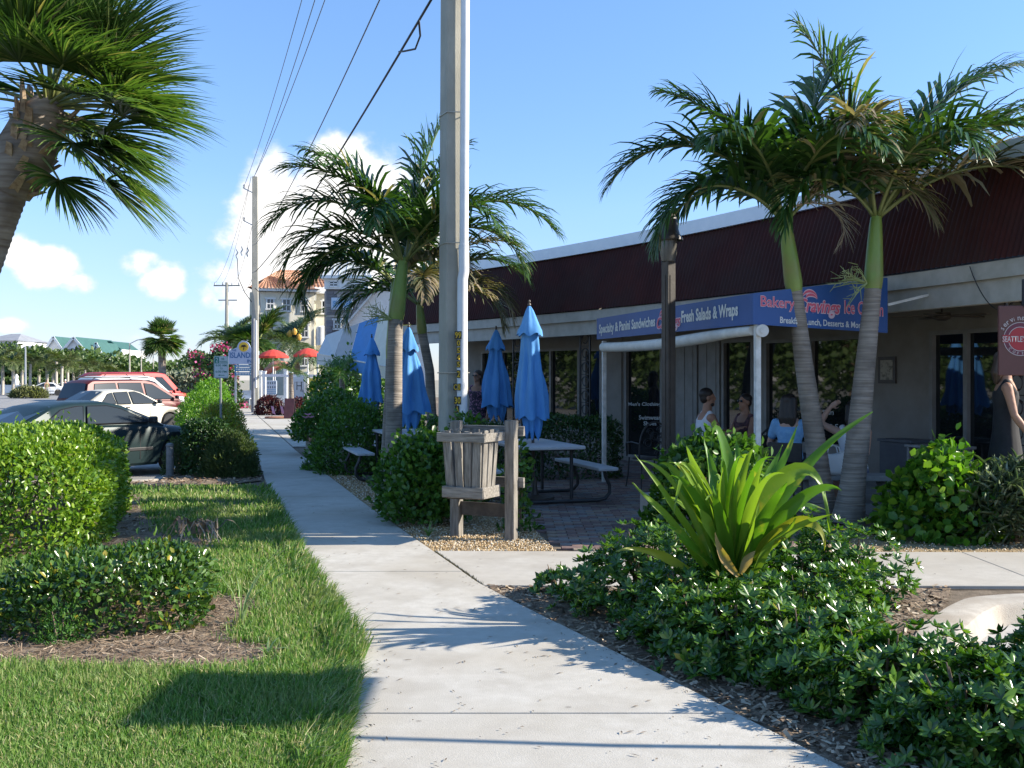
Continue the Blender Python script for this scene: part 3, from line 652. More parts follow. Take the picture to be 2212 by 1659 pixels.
# --- framed notice, ceiling fan, pale bench and blind spool at the right
p, ux, n = on_wall(1900, 828, WO); q, _, _ = on_wall(1937, 828, WO); hh = 57/FPX*p.y; ww = (q-p).length
nb = thing('wall_notice', 'square framed map notice on the cafe wall', 'notice', p)
MB().prism([(0, 0), (ww, 0), (ww, hh), (0, hh)], 0.0, 0.03, (p, ux, Vector((0, 0, 1)), n)).build('frame', pbr('dark_wood_frame', (0.05, 0.04, 0.035), (0.09, 0.07, 0.05), 12, 0.5), nb, world=True)
MB().prism([(0.05, 0.05), (ww-0.05, 0.05), (ww-0.05, hh-0.05), (0.05, hh-0.05)], 0.03, 0.034, (p, ux, Vector((0, 0, 1)), n)).build('print', pbr('old_map_print', (0.42, 0.38, 0.30), (0.16, 0.15, 0.12), 14, 0.7, lo=0.5, hi=0.62), nb, world=True)
fs_, ft, fn = E(s_at(2035, -0.9), -0.9); fan = thing('ceiling_fan', 'brown ceiling fan under the porch roof at the right', 'fan', (fs_.x, fs_.y, 2.62))
fm = pbr('fan_brown', (0.06, 0.045, 0.035), (0.10, 0.08, 0.06), 8, 0.5)
MB().lathe([(0.05, 0), (0.05, -0.03), (0.015, -0.04), (0.015, -0.16), (0.1, -0.17), (0.11, -0.24), (0.05, -0.27)], 14).build('motor', fm, fan, smooth=True)
for k in range(5):
    a = k*2*math.pi/5+0.3; MB().bar((math.cos(a)*0.1, math.sin(a)*0.1, -0.21), (math.cos(a)*0.62, math.sin(a)*0.62, -0.215), 0.13, 0.012).build('blade', fm, fan)
# hanging cable on the beam
b = MB(); s1, s2 = s_at(2098, -0.02), s_at(2180, -0.05); a1, a2 = E(s1, 0.0)[0], E(s2, -0.1)[0]
b.tube([Vector((a1.x, a1.y, 2.86)).lerp(Vector((a2.x, a2.y, 2.40)), t)+Vector((0, 0, -0.22*math.sin(math.pi*t)**0.8)) for t in np.linspace(0, 1, 14)], 0.006, 5)
tag(b.build('cable', M['black']), 'thin black cable sagging from the white fascia at the right', 'cable')
# ================================================================== BLUE AWNING
BL = Vector((1.34, 16.2)); BC = Vector((2.64, 11.2)); BR = Vector((4.42, 12.05))
aw = thing('cafe_awning', 'blue box awning with white and pink lettering on white posts', 'awning', (BC.x, BC.y, 0))
M['blue'] = pbr('awning_vinyl', (0.015, 0.072, 0.25), (0.021, 0.088, 0.29), 2.5, 0.5, 0.0, c3=(0.017, 0.078, 0.26), s3=1.2)
M['pink'] = pbr('pink_print', (0.62, 0.10, 0.16), rough=0.6); M['palepink'] = pbr('pale_outline', (0.66, 0.50, 0.56), rough=0.6); M['whitel'] = pbr('white_print', (0.66, 0.68, 0.66), rough=0.6)
zb, zt = 2.205, 2.545; zr_b, zr_t = 2.15, 2.80
f = (BC-BL).normalized(); fn_ = Vector((-f.y, f.x)); fn_ = fn_ if fn_.x < 0 else -fn_
UX = Vector((f.x, f.y, 0)); NX = Vector((fn_.x, fn_.y, 0)); Lf = (BC-BL).length; Zv = Vector((0, 0, 1))
MB().prism([(0, 0.03), (Lf, 0), (Lf, zt-zb), (0, zt-zb+0.02)], -0.03, 0, (Vector((BL.x, BL.y, zb)), UX, Zv, NX)).build('front_valance', M['blue'], aw, world=True)
r = (BR-BC).normalized(); UR = Vector((r.x, r.y, 0)); NR = Vector((r.y, -r.x, 0)); Lr = (BR-BC).length
MB().prism([(0, 0), (Lr, zr_b-zb), (Lr, zr_t-zb), (0, zt-zb)], -0.03, 0, (Vector((BC.x, BC.y, zb)), UR, Zv, NR)).build('side_valance', M['blue'], aw, world=True)
e1 = E(s_at(1655, -0.05), 0.0)[0]
MB().quad((BL.x, BL.y, zt+0.01), (BC.x, BC.y, zt), (BR.x, BR.y, zr_t), (e1.x+0.2, e1.y+0.2, 2.78)).build('top', M['blue'], aw, world=True)
for (q, nm) in ((BC, 'corner'), (BL, 'far')):
    pp = Vector((q.x, q.y))-fn_*0.08+(f*(-0.06) if q is BC else f*0.12)
    MB().box((pp.x, pp.y, 1.10), (0.062, 0.062, 2.22), math.atan2(f.y, f.x)).build('post', M['whiteold'], aw, world=True, bevel=0.006)
# rolled white blind hanging under the front valance, a little slack at the far end
b = MB(); pts = []
for t in np.linspace(0.03, 0.975, 16): q = BL.lerp(BC, t)-fn_*0.06; pts.append((q.x, q.y, zb-0.06-0.035*(1-t)-0.045*math.sin(math.pi*min(1, t*1.15))))
b.tube(pts, [0.075]*12+[0.07, 0.062, 0.058, 0.055], 12).build('rolled_blind', pbr('white_canvas', (0.62, 0.62, 0.58), (0.74, 0.74, 0.70), 6, 0.8, 0.3, 25), aw, world=True, smooth=True)
q = BC+Vector((r.x, r.y))*0.11; Mx = Matrix.Rotation(R(90), 3, 'X')
MB().lathe([(0.065, -0.02), (0.07, 0), (0.07, 0.02), (0.03, 0.022), (0.028, 0.03)], 16, (q.x, q.y-0.03, zb-0.07), M=Mx).build('blind_spool', M['whiteold'], aw, world=True, smooth=True)
MB().bar((BR.x, BR.y, zr_b+0.33), (BR.x+0.75, BR.y+0.15, 2.66), 0.03, 0.03).build('brace', M['whiteold'], aw, world=True)
def on_front(t, z): q = BL.lerp(BC, t); return Vector((q.x, q.y, z))+NX*0.004
text_obj('lettering', 'Specialty & Panini Sandwiches', M['whitel'], aw, on_front(0.025, zb+0.075), UX, Zv, Lf*0.44, 0.185, 0.03, 0.0)
text_obj('lettering', 'Fresh Salads & Wraps', M['whitel'], aw, on_front(0.632, zb+0.07), UX, Zv, Lf*0.30, 0.20, 0.035)
def swash(o, ux, nn, w, h):
    for dz, sc, m_, off in ((0, 1.12, M['palepink'], 0.001), (0, 1.0, M['pink'], 0.0025)):
        for k in range(2):
            b = MB(); n = 14; up = []; lo_ = []
            for t in np.linspace(0, 1, n):
                a = math.pi*(1.02-1.05*t); R0 = w*(0.5-0.13*k)
                c = (w*0.5+w*0.08*k+math.cos(a)*R0, math.sin(a)*h*(0.8-0.35*k))
                th = (0.14*h*sc+0.02*(sc-1))*math.sin(math.pi*min(1, 0.08+t*0.95))**0.7*(1.0 if sc == 1 else 1.35)
                up.append((c[0]*1.0, c[1]+th)); lo_.append((c[0], c[1]-th))
            for i in range(n-1):
                P4 = [up[i], up[i+1], lo_[i+1], lo_[i]]; b.quad(*[o+ux*x+Zv*z+nn*(off+0.0015*k) for x, z in P4])
            b.build('logo_swash', m_, aw, world=True)
def logo(o, ux, nn, w, h):
    text_obj('lettering', 'Cravings', M['palepink'], aw, o-ux*.012-Zv*(.20*h+.012)+nn*.001, ux, Zv, w+.024, h*.78+.024, .055, .28)
    text_obj('lettering', 'Cravings', M['pink'], aw, o-Zv*.20*h+nn*.0035, ux, Zv, w, h*.78, .022, .28)
    swash(o+ux*w*.10+Zv*h*.58, ux, nn, w*.36, h*.42)
logo(on_front(0.478, zb+0.085), UX, NX, Lf*0.15, 0.25)
def on_side(t, z): q = BC.lerp(BR, t); return Vector((q.x, q.y, z))+NR*0.004
sl = (zr_b-zb)/Lr; UR2 = Vector((UR.x, UR.y, sl)).normalized()
def two(body, t, z, w, h):
    text_obj('lettering', body, M['palepink'], aw, on_side(t, z)-UR*0.006-Zv*0.006, UR2, Zv, w+0.012, h+0.012, 0.03)
    text_obj('lettering', body, M['pink'], aw, on_side(t, z)+NR*0.0015, UR2, Zv, w, h, 0.004)
two('Bakery', 0.05, 2.37, Lr*0.24, 0.15); two('Ice Cream', 0.66, 2.36, Lr*0.30, 0.15)
logo(on_side(0.315, 2.37), UR2, NR, Lr*0.31, 0.25)
text_obj('lettering', 'Breakfast, Lunch, Desserts & More', M['whitel'], aw, on_side(0.185, 2.215), UR2, Zv, Lr*0.62, 0.085, 0.015)
# ================================================================== HANGING COFFEE SIGN
sg = P(2202, 735, 10.1); cs = thing('hanging_sign', 'dark red brown hanging coffee sign with round red emblem', 'sign', (sg.x, sg.y, 2.33))
M['brown'] = pbr('sign_brown', (0.085, 0.028, 0.022), (0.105, 0.036, 0.028), 3, 0.5)
MB().box((0, 0, -0.345), (0.42, 0.03, 0.69)).build('board', M['brown'], cs, bevel=0.008)
c0 = Vector((sg.x, sg.y-0.017, 2.33-0.33)); ux = Vector((1, 0, 0)); nn = Vector((0, -1, 0))
def disc(name, r0, r1, m, off, a0=0, a1=2*math.pi):
    b = MB(); n = 40
    for i in range(n):
        a, c = a0+(a1-a0)*i/n, a0+(a1-a0)*(i+1)/n
        b.quad(*[c0+nn*off+ux*math.cos(t)*r_+Zv*math.sin(t)*r_ for t, r_ in ((a, r0), (c, r0), (c, r1), (a, r1))])
    b.build(name, m, cs, world=True)
red = pbr('emblem_red', (0.34, 0.02, 0.025), rough=0.5); drk = pbr('emblem_plum', (0.12, 0.02, 0.035), rough=0.5); crm = pbr('emblem_cream', (0.45, 0.40, 0.38), rough=0.5)
disc('emblem_ring', 0.0, 0.165, drk, 0.001); disc('emblem_ring', 0.16, 0.166, crm, 0.002); disc('emblem_ring', 0.115, 0.121, crm, 0.002); disc('emblem_disc', 0.0, 0.113, red, 0.0025)
MB().quad(*[c0+nn*0.004+ux*x+Zv*z for x, z in ((-0.175, -0.035), (0.175, -0.035), (0.175, 0.04), (-0.175, 0.04))]).build('emblem_band', red, cs, world=True)
text_obj('lettering', "SEATTLE'S BEST", crm, cs, c0+nn*0.005+ux*(-0.178)-Zv*0.03, ux, Zv, 0.356, 0.06, 0.02)
def arc_text(body, rr, a0, a1, h, m, inner=False):
    for i, ch in enumerate(body):
        if ch == ' ': continue
        a = a0+(a1-a0)*i/(len(body)-1); rad = Vector((math.cos(a), 0, math.sin(a)))
        u = Vector((math.sin(a), 0, -math.cos(a)))*(1 if not inner else -1); v = rad if not inner else -rad
        text_obj('lettering', ch, m, cs, c0+rad*rr-u*h*0.32+nn*0.004-(v*0 if not inner else v*0), u, v, None, h, 0.01)
arc_text('Serving the', 0.185, R(150), R(40), 0.035, crm); arc_text('COFFEE', 0.155, R(222), R(318), 0.026, crm, True)
MB().box((0.06, 0.0, 0.12), (0.05, 0.05, 0.28)).build('hanger', M['black'], cs)
MB().tube([(0.08, 0, 0.2), (0.2, 0, 0.21), (0.3, 0, 0.16), (0.31, 0, 0.08), (0.24, 0, 0.06)], 0.012, 6).build('scroll_bracket', M['black'], cs)
# pale rail bench behind the right bushes, dark bin beside it
pb_ = on_wall(2030, 912, WO+0.55)[0]; bn = thing('side_bench', 'grey metal frame side table by the cafe window', 'table', (pb_.x, pb_.y, 0), R(-65))
MB().box((0, 0, 0.74), (0.75, 0.45, 0.035)).build('top', M['steel'], bn, bevel=0.004)
for x, y in ((-.33, -.19), (.33, -.19), (.33, .19), (-.33, .19)): MB().box((x, y, 0.36), (0.035, 0.035, 0.72)).build('leg', M['steel'], bn)
pb_ = on_wall(1958, 900, WO+0.45)[0]; cb = thing('service_cabinet', 'dark grey low cabinet against the cafe wall', 'cabinet', (pb_.x, pb_.y, 0), R(-65))
gy = pbr('dark_grey_laminate', (0.10, 0.10, 0.11), (0.14, 0.14, 0.15), 4, 0.6)
MB().box((0, 0, 0.40), (0.55, 0.42, 0.72)).build('body', gy, cb, bevel=0.006); MB().box((0, 0, 0.78), (0.6, 0.46, 0.035)).build('top', gy, cb, bevel=0.004); MB().box((0, -0.217, 0.4), (0.47, 0.012, 0.62)).build('door', gy, cb)
# ================================================================== PLANT BUILDERS
KITE_V = np.array([(0, 0, 0), (.5, .45, .09), (0, 1, -.02), (-.5, .45, .09)]); KITE_F = [(0, 1, 2), (0, 2, 3)]
OV_V = np.array([(0, 0, 0), (.36, .25, .08), (.5, .62, .10), (0, 1, 0), (-.5, .62, .10), (-.36, .25, .08)]); OV_F = [(0, 1, 2, 3), (0, 3, 4, 5)]
LN_V = np.array([(0, 0, 0), (.5, .3, .12), (.4, .7, .06), (0, 1, -.12), (-.4, .7, .06), (-.5, .3, .12)]); LN_F = OV_F
def rosette(k=9, up=0.55):
    vs, fs = [], []
    for i in range(k):
        a = i*2.399; e = up*(0.25+0.95*i/k); l = 1.0-0.35*i/k
        D = np.array([math.cos(a)*math.cos(e), math.sin(a)*math.cos(e), math.sin(e)]); S = np.array([-math.sin(a), math.cos(a), 0]); Nn = np.cross(S, D)
        b = len(vs)
        for x, y, z in OV_V: vs.append(S*x*0.40*l+D*y*l+Nn*(z*0.5-0.10*y*y)*l)
        fs += [tuple(b+j for j in f) for f in OV_F]
    return np.array(vs), fs
ROS_V, ROS_F = rosette()
def lumps(p, amp, seed, fr=4.0):
    r_ = np.random.default_rng(seed); o = np.zeros(len(p))
    for _ in range(5):
        k = r_.normal(size=3)*fr; o += np.sin(p @ k+r_.uniform(0, 6.28))
    return amp*o/2.2
def shell_box(n, sx_, sy_, sz, r_, lump, seed, deep=0.10):
    w = np.array([sx_*sy_*1.3, sx_*sz, sx_*sz, sy_*sz, sy_*sz]); f = r_.choice(5, n, p=w/w.sum())
    u, v = r_.uniform(-.5, .5, n), r_.uniform(-.5, .5, n); t = r_.random(n)
    p = np.zeros((n, 3)); o = np.zeros((n, 3))
    for k, (ax, sg) in enumerate(((2, 1), (1, -1), (1, 1), (0, 1), (0, -1))):
        q = f == k
        if ax == 2: p[q] = np.stack([u[q]*sx_, v[q]*sy_, np.full(q.sum(), sz)], 1); o[q] = (0, 0, 1)
        if ax == 1: p[q] = np.stack([u[q]*sx_, np.full(q.sum(), sg*sy_/2), t[q]*sz], 1); o[q] = (0, sg, 0)
        if ax == 0: p[q] = np.stack([np.full(q.sum(), sg*sx_/2), v[q]*sy_, t[q]*sz], 1); o[q] = (sg, 0, 0)
    c = np.array([0, 0, sz*0.5]); rd = (p-c)/np.array([sx_/2, sy_/2, sz/2]); rd[:, 2] = np.maximum(rd[:, 2], 0); L_ = np.linalg.norm(rd, axis=1)
    k_ = np.minimum(1, 1.2/np.maximum(L_, 1e-6))[:, None]; p = np.where(p[:, 2:3] > sz*.5, c+(p-c)*k_, np.concatenate([p[:, :2]*k_, p[:, 2:3]], 1))   # round the upper corners
    o = unit(o+0.5*unit(rd))
    dep = -np.abs(r_.exponential(deep, n))+lumps(p, lump, seed)+r_.normal(0, lump*0.4, n)+np.where(r_.random(n) < .035, r_.exponential(.035, n)*(.3+np.maximum(o[:, 2], 0)), 0)
    return p+o*dep[:, None], o
def shell_dome(n, rx, ry, h, r_, lump, seed, deep=0.12, zmin=-0.05):
    d = r_.normal(size=(n, 3)); d[:, 2] = np.abs(d[:, 2])*1.0+zmin; d = unit(d)
    s = np.array([rx, ry, h]); rad = 1-np.abs(r_.exponential(deep, n))
    p = d*s*np.clip(rad, 0.05, 1)[:, None]; o = unit(d/s)
    p += o*(lumps(p, lump, seed, 3.0/max(rx, 0.3))+r_.normal(0, lump*0.35, n))[:, None]; p += o*np.where(r_.random(n) < .06, r_.exponential(.05*max(h, .5), n)*(.2+np.maximum(d[:, 2], 0)), 0)[:, None]; p[:, 2] = np.maximum(p[:, 2], 0.02)
    return p, o
def bush(name, label, cat, loc, size, n, leaf, m, shape='dome', rz=0.0, lump=0.06, tmpl='ov', group=None, seed=1, deep=0.12, upb=0.35, spread=0.8, stems=7, zmin=-0.05, stem_h=0.5, kind=None, lvar=0.3):
    r_ = np.random.default_rng(seed); root = thing(name, label, cat, loc, rz, group)
    p, o = (shell_box if shape == 'box' else shell_dome)(n, size[0], size[1], size[2], r_, lump, seed, deep) if shape == 'box' else shell_dome(n, size[0], size[1], size[2], r_, lump, seed, deep, zmin)
    up = np.array([0, 0, 1.0])
    if tmpl == 'ros':
        A = unit(o*0.55+up*0.6+r_.normal(0, 0.33, (n, 3)))          # rosette axis
        h_ = r_.normal(size=(n, 3)); S = unit(np.cross(A, h_)); T = np.cross(A, S); s = leaf[0]*r_.uniform(1-lvar, 1+lvar*0.6, n)
        Mx = np.stack([S, T, A], 2)*s[:, None, None]; V, F = inst_np(ROS_V, ROS_F, Mx, p)
    else:
        tv, tf = {'kite': (KITE_V, KITE_F), 'ov': (OV_V, OV_F), 'ln': (LN_V, LN_F)}[tmpl]
        D = unit(o*0.5+up*upb+r_.normal(0, spread, (n, 3))*0.75); Nh = o*0.7+up*0.5+r_.normal(0, 0.45, (n, 3))
        L_ = leaf[0]*r_.uniform(1-lvar, 1+lvar, n); W_ = leaf[1]*r_.uniform(1-lvar, 1+lvar, n)
        V, F = inst_np(tv, tf, frames(D, Nh, np.stack([W_, L_, L_], 1)), p)
    mesh_np('foliage', V, F, m, root, kind='stuff')
    if stems:
        b = MB()
        for k in range(stems):
            a = r_.uniform(0, 6.28); q = r_.uniform(0.15, 0.45); x0, y0 = math.cos(a)*size[0]*q*0.5, math.sin(a)*size[1]*q*0.5
            hx = size[2]*r_.uniform(0.7, 0.95); kx = 1.7 if shape != 'box' else 1.2
            b.tube([(x0*.6, y0*.6, -0.05), (x0*kx*.8, y0*kx*.8, hx*0.45), (x0*kx*1.3, y0*kx*1.3, hx)], [0.012+size[2]*0.006, 0.009, 0.003], 5)
        b.build('branches', M['bark'], root, kind='stuff')
    return root
def flowers(root, pts, r_, m, n=5, s=0.035, name='flower'):
    for p in pts:
        b = MB()
        for k in range(n):
            a = 6.283*k/n; D = Vector((math.cos(a), math.sin(a), 0.5)); S = Vector((-math.sin(a), math.cos(a), 0))
            b.quad(p, p+D*s*0.6+S*s*0.35, p+D*s, p+D*s*0.6-S*s*0.35)
        b.build(name, m, root)
# foliage materials (base colours of leaves)
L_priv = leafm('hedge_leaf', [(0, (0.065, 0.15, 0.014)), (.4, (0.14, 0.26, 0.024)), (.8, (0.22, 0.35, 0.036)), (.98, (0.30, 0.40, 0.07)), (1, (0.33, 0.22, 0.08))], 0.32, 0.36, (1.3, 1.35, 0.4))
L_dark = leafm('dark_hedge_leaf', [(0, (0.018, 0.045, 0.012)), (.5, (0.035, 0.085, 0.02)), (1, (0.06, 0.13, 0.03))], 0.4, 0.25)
L_pitt = leafm('glossy_shrub_leaf', [(0, (0.022, 0.066, 0.011)), (.45, (0.05, 0.13, 0.018)), (.8, (0.10, 0.21, 0.03)), (.985, (0.19, 0.31, 0.06)), (1, (0.36, 0.26, 0.06))], 0.27, 0.30, (1.3, 1.4, 0.4), spec=0.6)
L_hib = leafm('broad_bush_leaf', [(0, (0.03, 0.085, 0.012)), (.5, (0.06, 0.15, 0.02)), (1, (0.12, 0.24, 0.035))], 0.35, 0.35)
L_fine = leafm('feathery_leaf', [(0, (0.045, 0.08, 0.03)), (.5, (0.085, 0.135, 0.045)), (1, (0.15, 0.20, 0.07))], 0.5, 0.3)
L_yel = leafm('yellow_green_leaf', [(0, (0.12, 0.17, 0.02)), (.4, (0.22, 0.28, 0.03)), (.75, (0.34, 0.36, 0.05)), (1, (0.36, 0.20, 0.08))], 0.4, 0.4)
L_brt = leafm('bright_leaf', [(0, (0.07, 0.18, 0.015)), (.5, (0.12, 0.27, 0.02)), (1, (0.2, 0.36, 0.04))], 0.4, 0.4)
L_fern = leafm('fern_leaf', [(0, (0.045, 0.15, 0.02)), (1, (0.11, 0.27, 0.04))], 0.5, 0.4)
L_red = leafm('dark_red_leaf', [(0, (0.05, 0.012, 0.012)), (1, (0.12, 0.03, 0.03))], 0.4, 0.3, (1.4, 0.6, 0.6))
# ================================================================== LEFT: HEDGES AND LAWN PLANTS
SA = math.atan2(-0.3, 1.0)            # street heading off +Y
hz = math.atan(0.3)
hc = Vector((-3.76, 9.35))+Vector((-0.287, 0.958))*2.2+Vector((-0.958, -0.287))*1.35
bush('clipped_hedge', 'tall boxy light green clipped hedge at the left edge', 'hedge', (hc.x, hc.y, -0.02), (2.7, 4.4, 1.08), 52000, (0.056, 0.030), L_priv, 'box', hz, 0.035, 'ov', seed=3, deep=0.085, stems=22)
bush('low_hedge', 'low rounded dark glossy hedge in the mulch bed on the lawn', 'hedge', (-2.72, 6.9, -0.02), (1.3, 1.1, 0.43), 6800, (0.05, 0.026), leafm('low_hedge_leaf', [(0, (0.03, 0.075, 0.014)), (.5, (0.06, 0.135, 0.022)), (.93, (0.11, 0.19, 0.035)), (1, (0.34, 0.26, 0.03))], 0.26, 0.25, spec=0.6), 'box', hz, 0.03, 'ov', seed=4, deep=0.06, stems=14)
bush('asparagus_fern', 'feathery bright green fern draping over the low hedge', 'fern', (-3.0, 7.15, -0.02), (0.42, 0.62, 0.46), 8000, (0.022, 0.004), L_fern, 'dome', 0.2, 0.05, 'kite', seed=5, deep=0.10, stems=5)
bush('asparagus_fern', 'feathery bright green fern behind the low hedge', 'fern', (-2.62, 7.6, -0.02), (0.5, 0.25, 0.43), 4200, (0.022, 0.004), L_fern, 'dome', 0, 0.04, 'kite', seed=6, deep=0.1, stems=5)
bush('asparagus_fern', 'sprig of feathery fern at the front left corner of the low hedge', 'fern', (-2.78, 6.3, -0.02), (0.14, 0.12, 0.24), 1100, (0.024, 0.006), L_fern, 'dome', 0, 0.02, 'kite', seed=7, deep=0.2, stems=3)
def grass_clump(name, label, loc, n, h, m, w=0.005, arch=0.8, seed=1, bias=(0, 0), cat='plant'):
    r_ = random.Random(seed); root = thing(name, label, cat, loc)
    for k in range(n):
        a = r_.uniform(0, 6.28); l = h*r_.uniform(0.55, 1.1); ar = arch*r_.uniform(0.4, 1.2); b = MB(); prev = None
        dx, dy = math.cos(a)*ar+bias[0], math.sin(a)*ar+bias[1]; S = Vector((-math.sin(a), math.cos(a), 0))
        for i in range(6):
            t = i/5; c = Vector((dx*l*t*t+0.01*math.cos(a), dy*l*t*t+0.01*math.sin(a), l*(t-0.38*ar*t*t*t))); ww = w*(1-t*0.95)*0.5
            cur = (c-S*ww, c+S*ww)
            if prev: b.quad(prev[0], prev[1], cur[1], cur[0])
            prev = cur
        b.build('blade', m, root)
    return root
L_strap = leafm('strap_leaf', [(0, (0.10, 0.20, 0.04)), (1, (0.22, 0.34, 0.10))], 0.4, 0.35)
grass_clump('tall_grass_clump', 'clump of long thin grass blades growing beside the low hedge', (-1.78, 6.75, -0.02), 16, 0.62, leafm('long_grass', [(0, (0.16, 0.27, 0.09)), (1, (0.32, 0.40, 0.20))], .5, .3), 0.009, 0.9, 3, (0.35, 0))
grass_clump('weed', 'small pale leafy weed in the pine straw', (-1.42, 5.95, -0.015), 14, 0.13, leafm('weed_leaf', [(0, (0.13, 0.22, 0.08)), (1, (0.22, 0.32, 0.14))], .5, .3), 0.022, 1.1, 5)
grass_clump('strappy_plant', 'small strappy green plant in the gravel by the sidewalk', (-0.86, 10.55, -0.02), 16, 0.20, L_strap, 0.022, 1.1, 8)
# dead palm debris
dm = leafm('dead_frond', [(0, (0.05, 0.04, 0.03)), (.5, (0.14, 0.105, 0.08)), (1, (0.30, 0.25, 0.20))], .85, .1)
deb = thing('dead_plant', 'clump of dead brown curled leaves on the lawn beside the tall hedge', 'plant', (-3.1, 10.1, -0.02)); r_ = random.Random(4)
for k in range(26):
    a = r_.uniform(0, 6.28); b = MB(); prev = None; o = Vector((r_.uniform(-.22, .22), r_.uniform(-.12, .12), 0)); l = r_.uniform(.15, .34); cv = r_.uniform(-1.5, 1.5)
    for i in range(6):
        t = i/5; aa = a+cv*t; c = o+Vector((math.cos(aa)*l*t, math.sin(aa)*l*t, 0.05+0.22*math.sin(math.pi*min(1, t*.9+.1))*r_.uniform(.7, 1))); S = Vector((-math.sin(aa), math.cos(aa), .4))*0.014*(1-t*.7)
        if prev: b.quad(prev[0], prev[1], c+S, c-S)
        prev = (c-S, c+S)
    b.build('leaf', dm, deb)
gr = thing('drain_grate', 'dark slotted drain grate beside the dead plant', 'grate', (-3.0, 9.75, -0.012), 0.2)
MB().box((0, 0, 0.008), (0.34, 0.2, 0.012)).build('frame', M['rubber'], gr)
for k in range(7): MB().box((-0.14+k*0.047, 0, 0.018), (0.018, 0.17, 0.012)).build('bar', M['black'], gr)
# bushes by the parking bays
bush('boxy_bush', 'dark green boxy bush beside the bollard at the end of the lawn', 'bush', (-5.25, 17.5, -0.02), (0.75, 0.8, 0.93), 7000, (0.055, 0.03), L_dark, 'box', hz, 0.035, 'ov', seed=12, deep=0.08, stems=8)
bush('feathery_bush', 'olive green feathery bush between the boxy bush and the sidewalk', 'bush', (-4.72, 17.15, -0.02), (0.48, 0.5, 0.72), 6500, (0.075, 0.010), L_fine, 'dome', 0, 0.06, 'ln', seed=13, deep=0.14, stems=10, upb=0.7)
bush('leafy_bush', 'small grey green leafy bush left of the bollard', 'bush', (-5.75, 17.6, -0.02), (0.22, 0.3, 0.62), 1500, (0.06, 0.014), L_fine, 'dome', 0, 0.05, 'ln', seed=14, stems=6)
bush('croton_bush', 'yellow green mottled bush behind the parking sign', 'bush', (-6.55, 23.0, -0.02), (0.62, 0.9, 1.12), 6500, (0.075, 0.028), L_yel, 'dome', 0, 0.08, 'ov', seed=15, stems=8)
bush('bright_bush', 'bright green clipped bush beside the parked white car', 'bush', (-8.3, 27.6, -0.02), (0.72, 1.2, 1.35), 6000, (0.075, 0.035), L_brt, 'dome', 0, 0.07, 'ov', seed=16, stems=8)
bush('bright_bush', 'bright green bush further along the parking row by the red van', 'bush', (-10.6, 36.0, -0.02), (0.9, 1.6, 1.6), 4500, (0.11, 0.05), L_brt, 'dome', 0, 0.1, 'ov', seed=17, stems=6)
# ================================================================== RIGHT: LOW GLOSSY SHRUBS BY THE SIDEWALK
SH = [((0.98, 7.25), (.66, .56, .50), 230, 'low glossy shrub with a sprig reaching onto the walkway, leftmost of its bed'),
      ((1.18, 6.35), (.52, .52, .46), 200, 'low glossy shrub in front of the broad strap leaved plant'),
      ((1.98, 7.35), (.66, .50, .53), 210, 'low glossy shrub behind and right of the strap leaved plant'),
      ((1.82, 6.42), (.50, .50, .43), 200, 'low glossy shrub below the drooping strap leaves, beside the pale kerb'),
      ((1.60, 5.58), (.48, .42, .42), 180, 'low glossy shrub in the middle of the bed nearest the sidewalk bend'),
      ((2.62, 4.85), (.40, .42, .47), 200, 'tallest low glossy shrub, in front of the kerb at the right'),
      ((2.02, 4.45), (.50, .38, .38), 190, 'low glossy shrub at the bottom right corner'),
      ((2.55, 4.3), (.42, .40, .46), 160, 'low glossy shrub cut by the right edge of the picture')]
SH += [((1.48, 6.95), (.50, .45, .46), 150, 'low glossy shrub just left of the strap leaved plant stem'), ((1.28, 5.85), (.42, .40, .42), 150, 'low glossy shrub nearest the sidewalk below the strap leaved plant'), ((1.68, 5.85), (.38, .40, .34), 150, 'low glossy shrub between the pale kerb and the middle of the bed'),
       ((1.82, 5.02), (.46, .42, .42), 170, 'low glossy shrub in front of the middle of the bed'), ((2.42, 7.5), (.42, .36, .44), 110, 'low glossy shrub reaching over the walkway beside the kerb')]
for i, (c, s, n_, lab) in enumerate(SH):
    bush('glossy_shrub', lab, 'shrub', (c[0], c[1], -0.02), (s[0]*1.08, s[1]*1.08, s[2]*(1.02 if 1.05 < c[0] < 1.9 else 1.2 if c[1] > 5.2 else 1.02)), int(n_*2.6), (0.074, 0.03), L_pitt, 'dome', 0, 0.075, 'ros', 'low glossy shrubs beside the sidewalk', 30+i, 0.20, stems=12, zmin=0.02)
bush('glossy_shrub', 'small sprig of glossy shrub lying over the walkway edge', 'shrub', (0.36, 7.75, -0.02), (.22, .16, .26), 42, (0.075, 0.03), L_pitt, 'dome', 0, 0.03, 'ros', 'low glossy shrubs beside the sidewalk', 41, 0.2, stems=5)
# white scrap caught in the shrubs
p = P(1525, 1285, 6.2); b = MB(); r_ = random.Random(2)
for k in range(9):
    c = p+Vector((r_.uniform(-.05, .05), r_.uniform(-.03, .03), r_.uniform(-.04, .04))); b.quad(*[c+Vector((r_.uniform(-.035, .035), r_.uniform(-.02, .02), r_.uniform(-.03, .03))) for _ in range(4)])
tag(b.build('paper_scrap', M['white']), 'crumpled white paper scrap caught in the low glossy shrubs', 'litter')
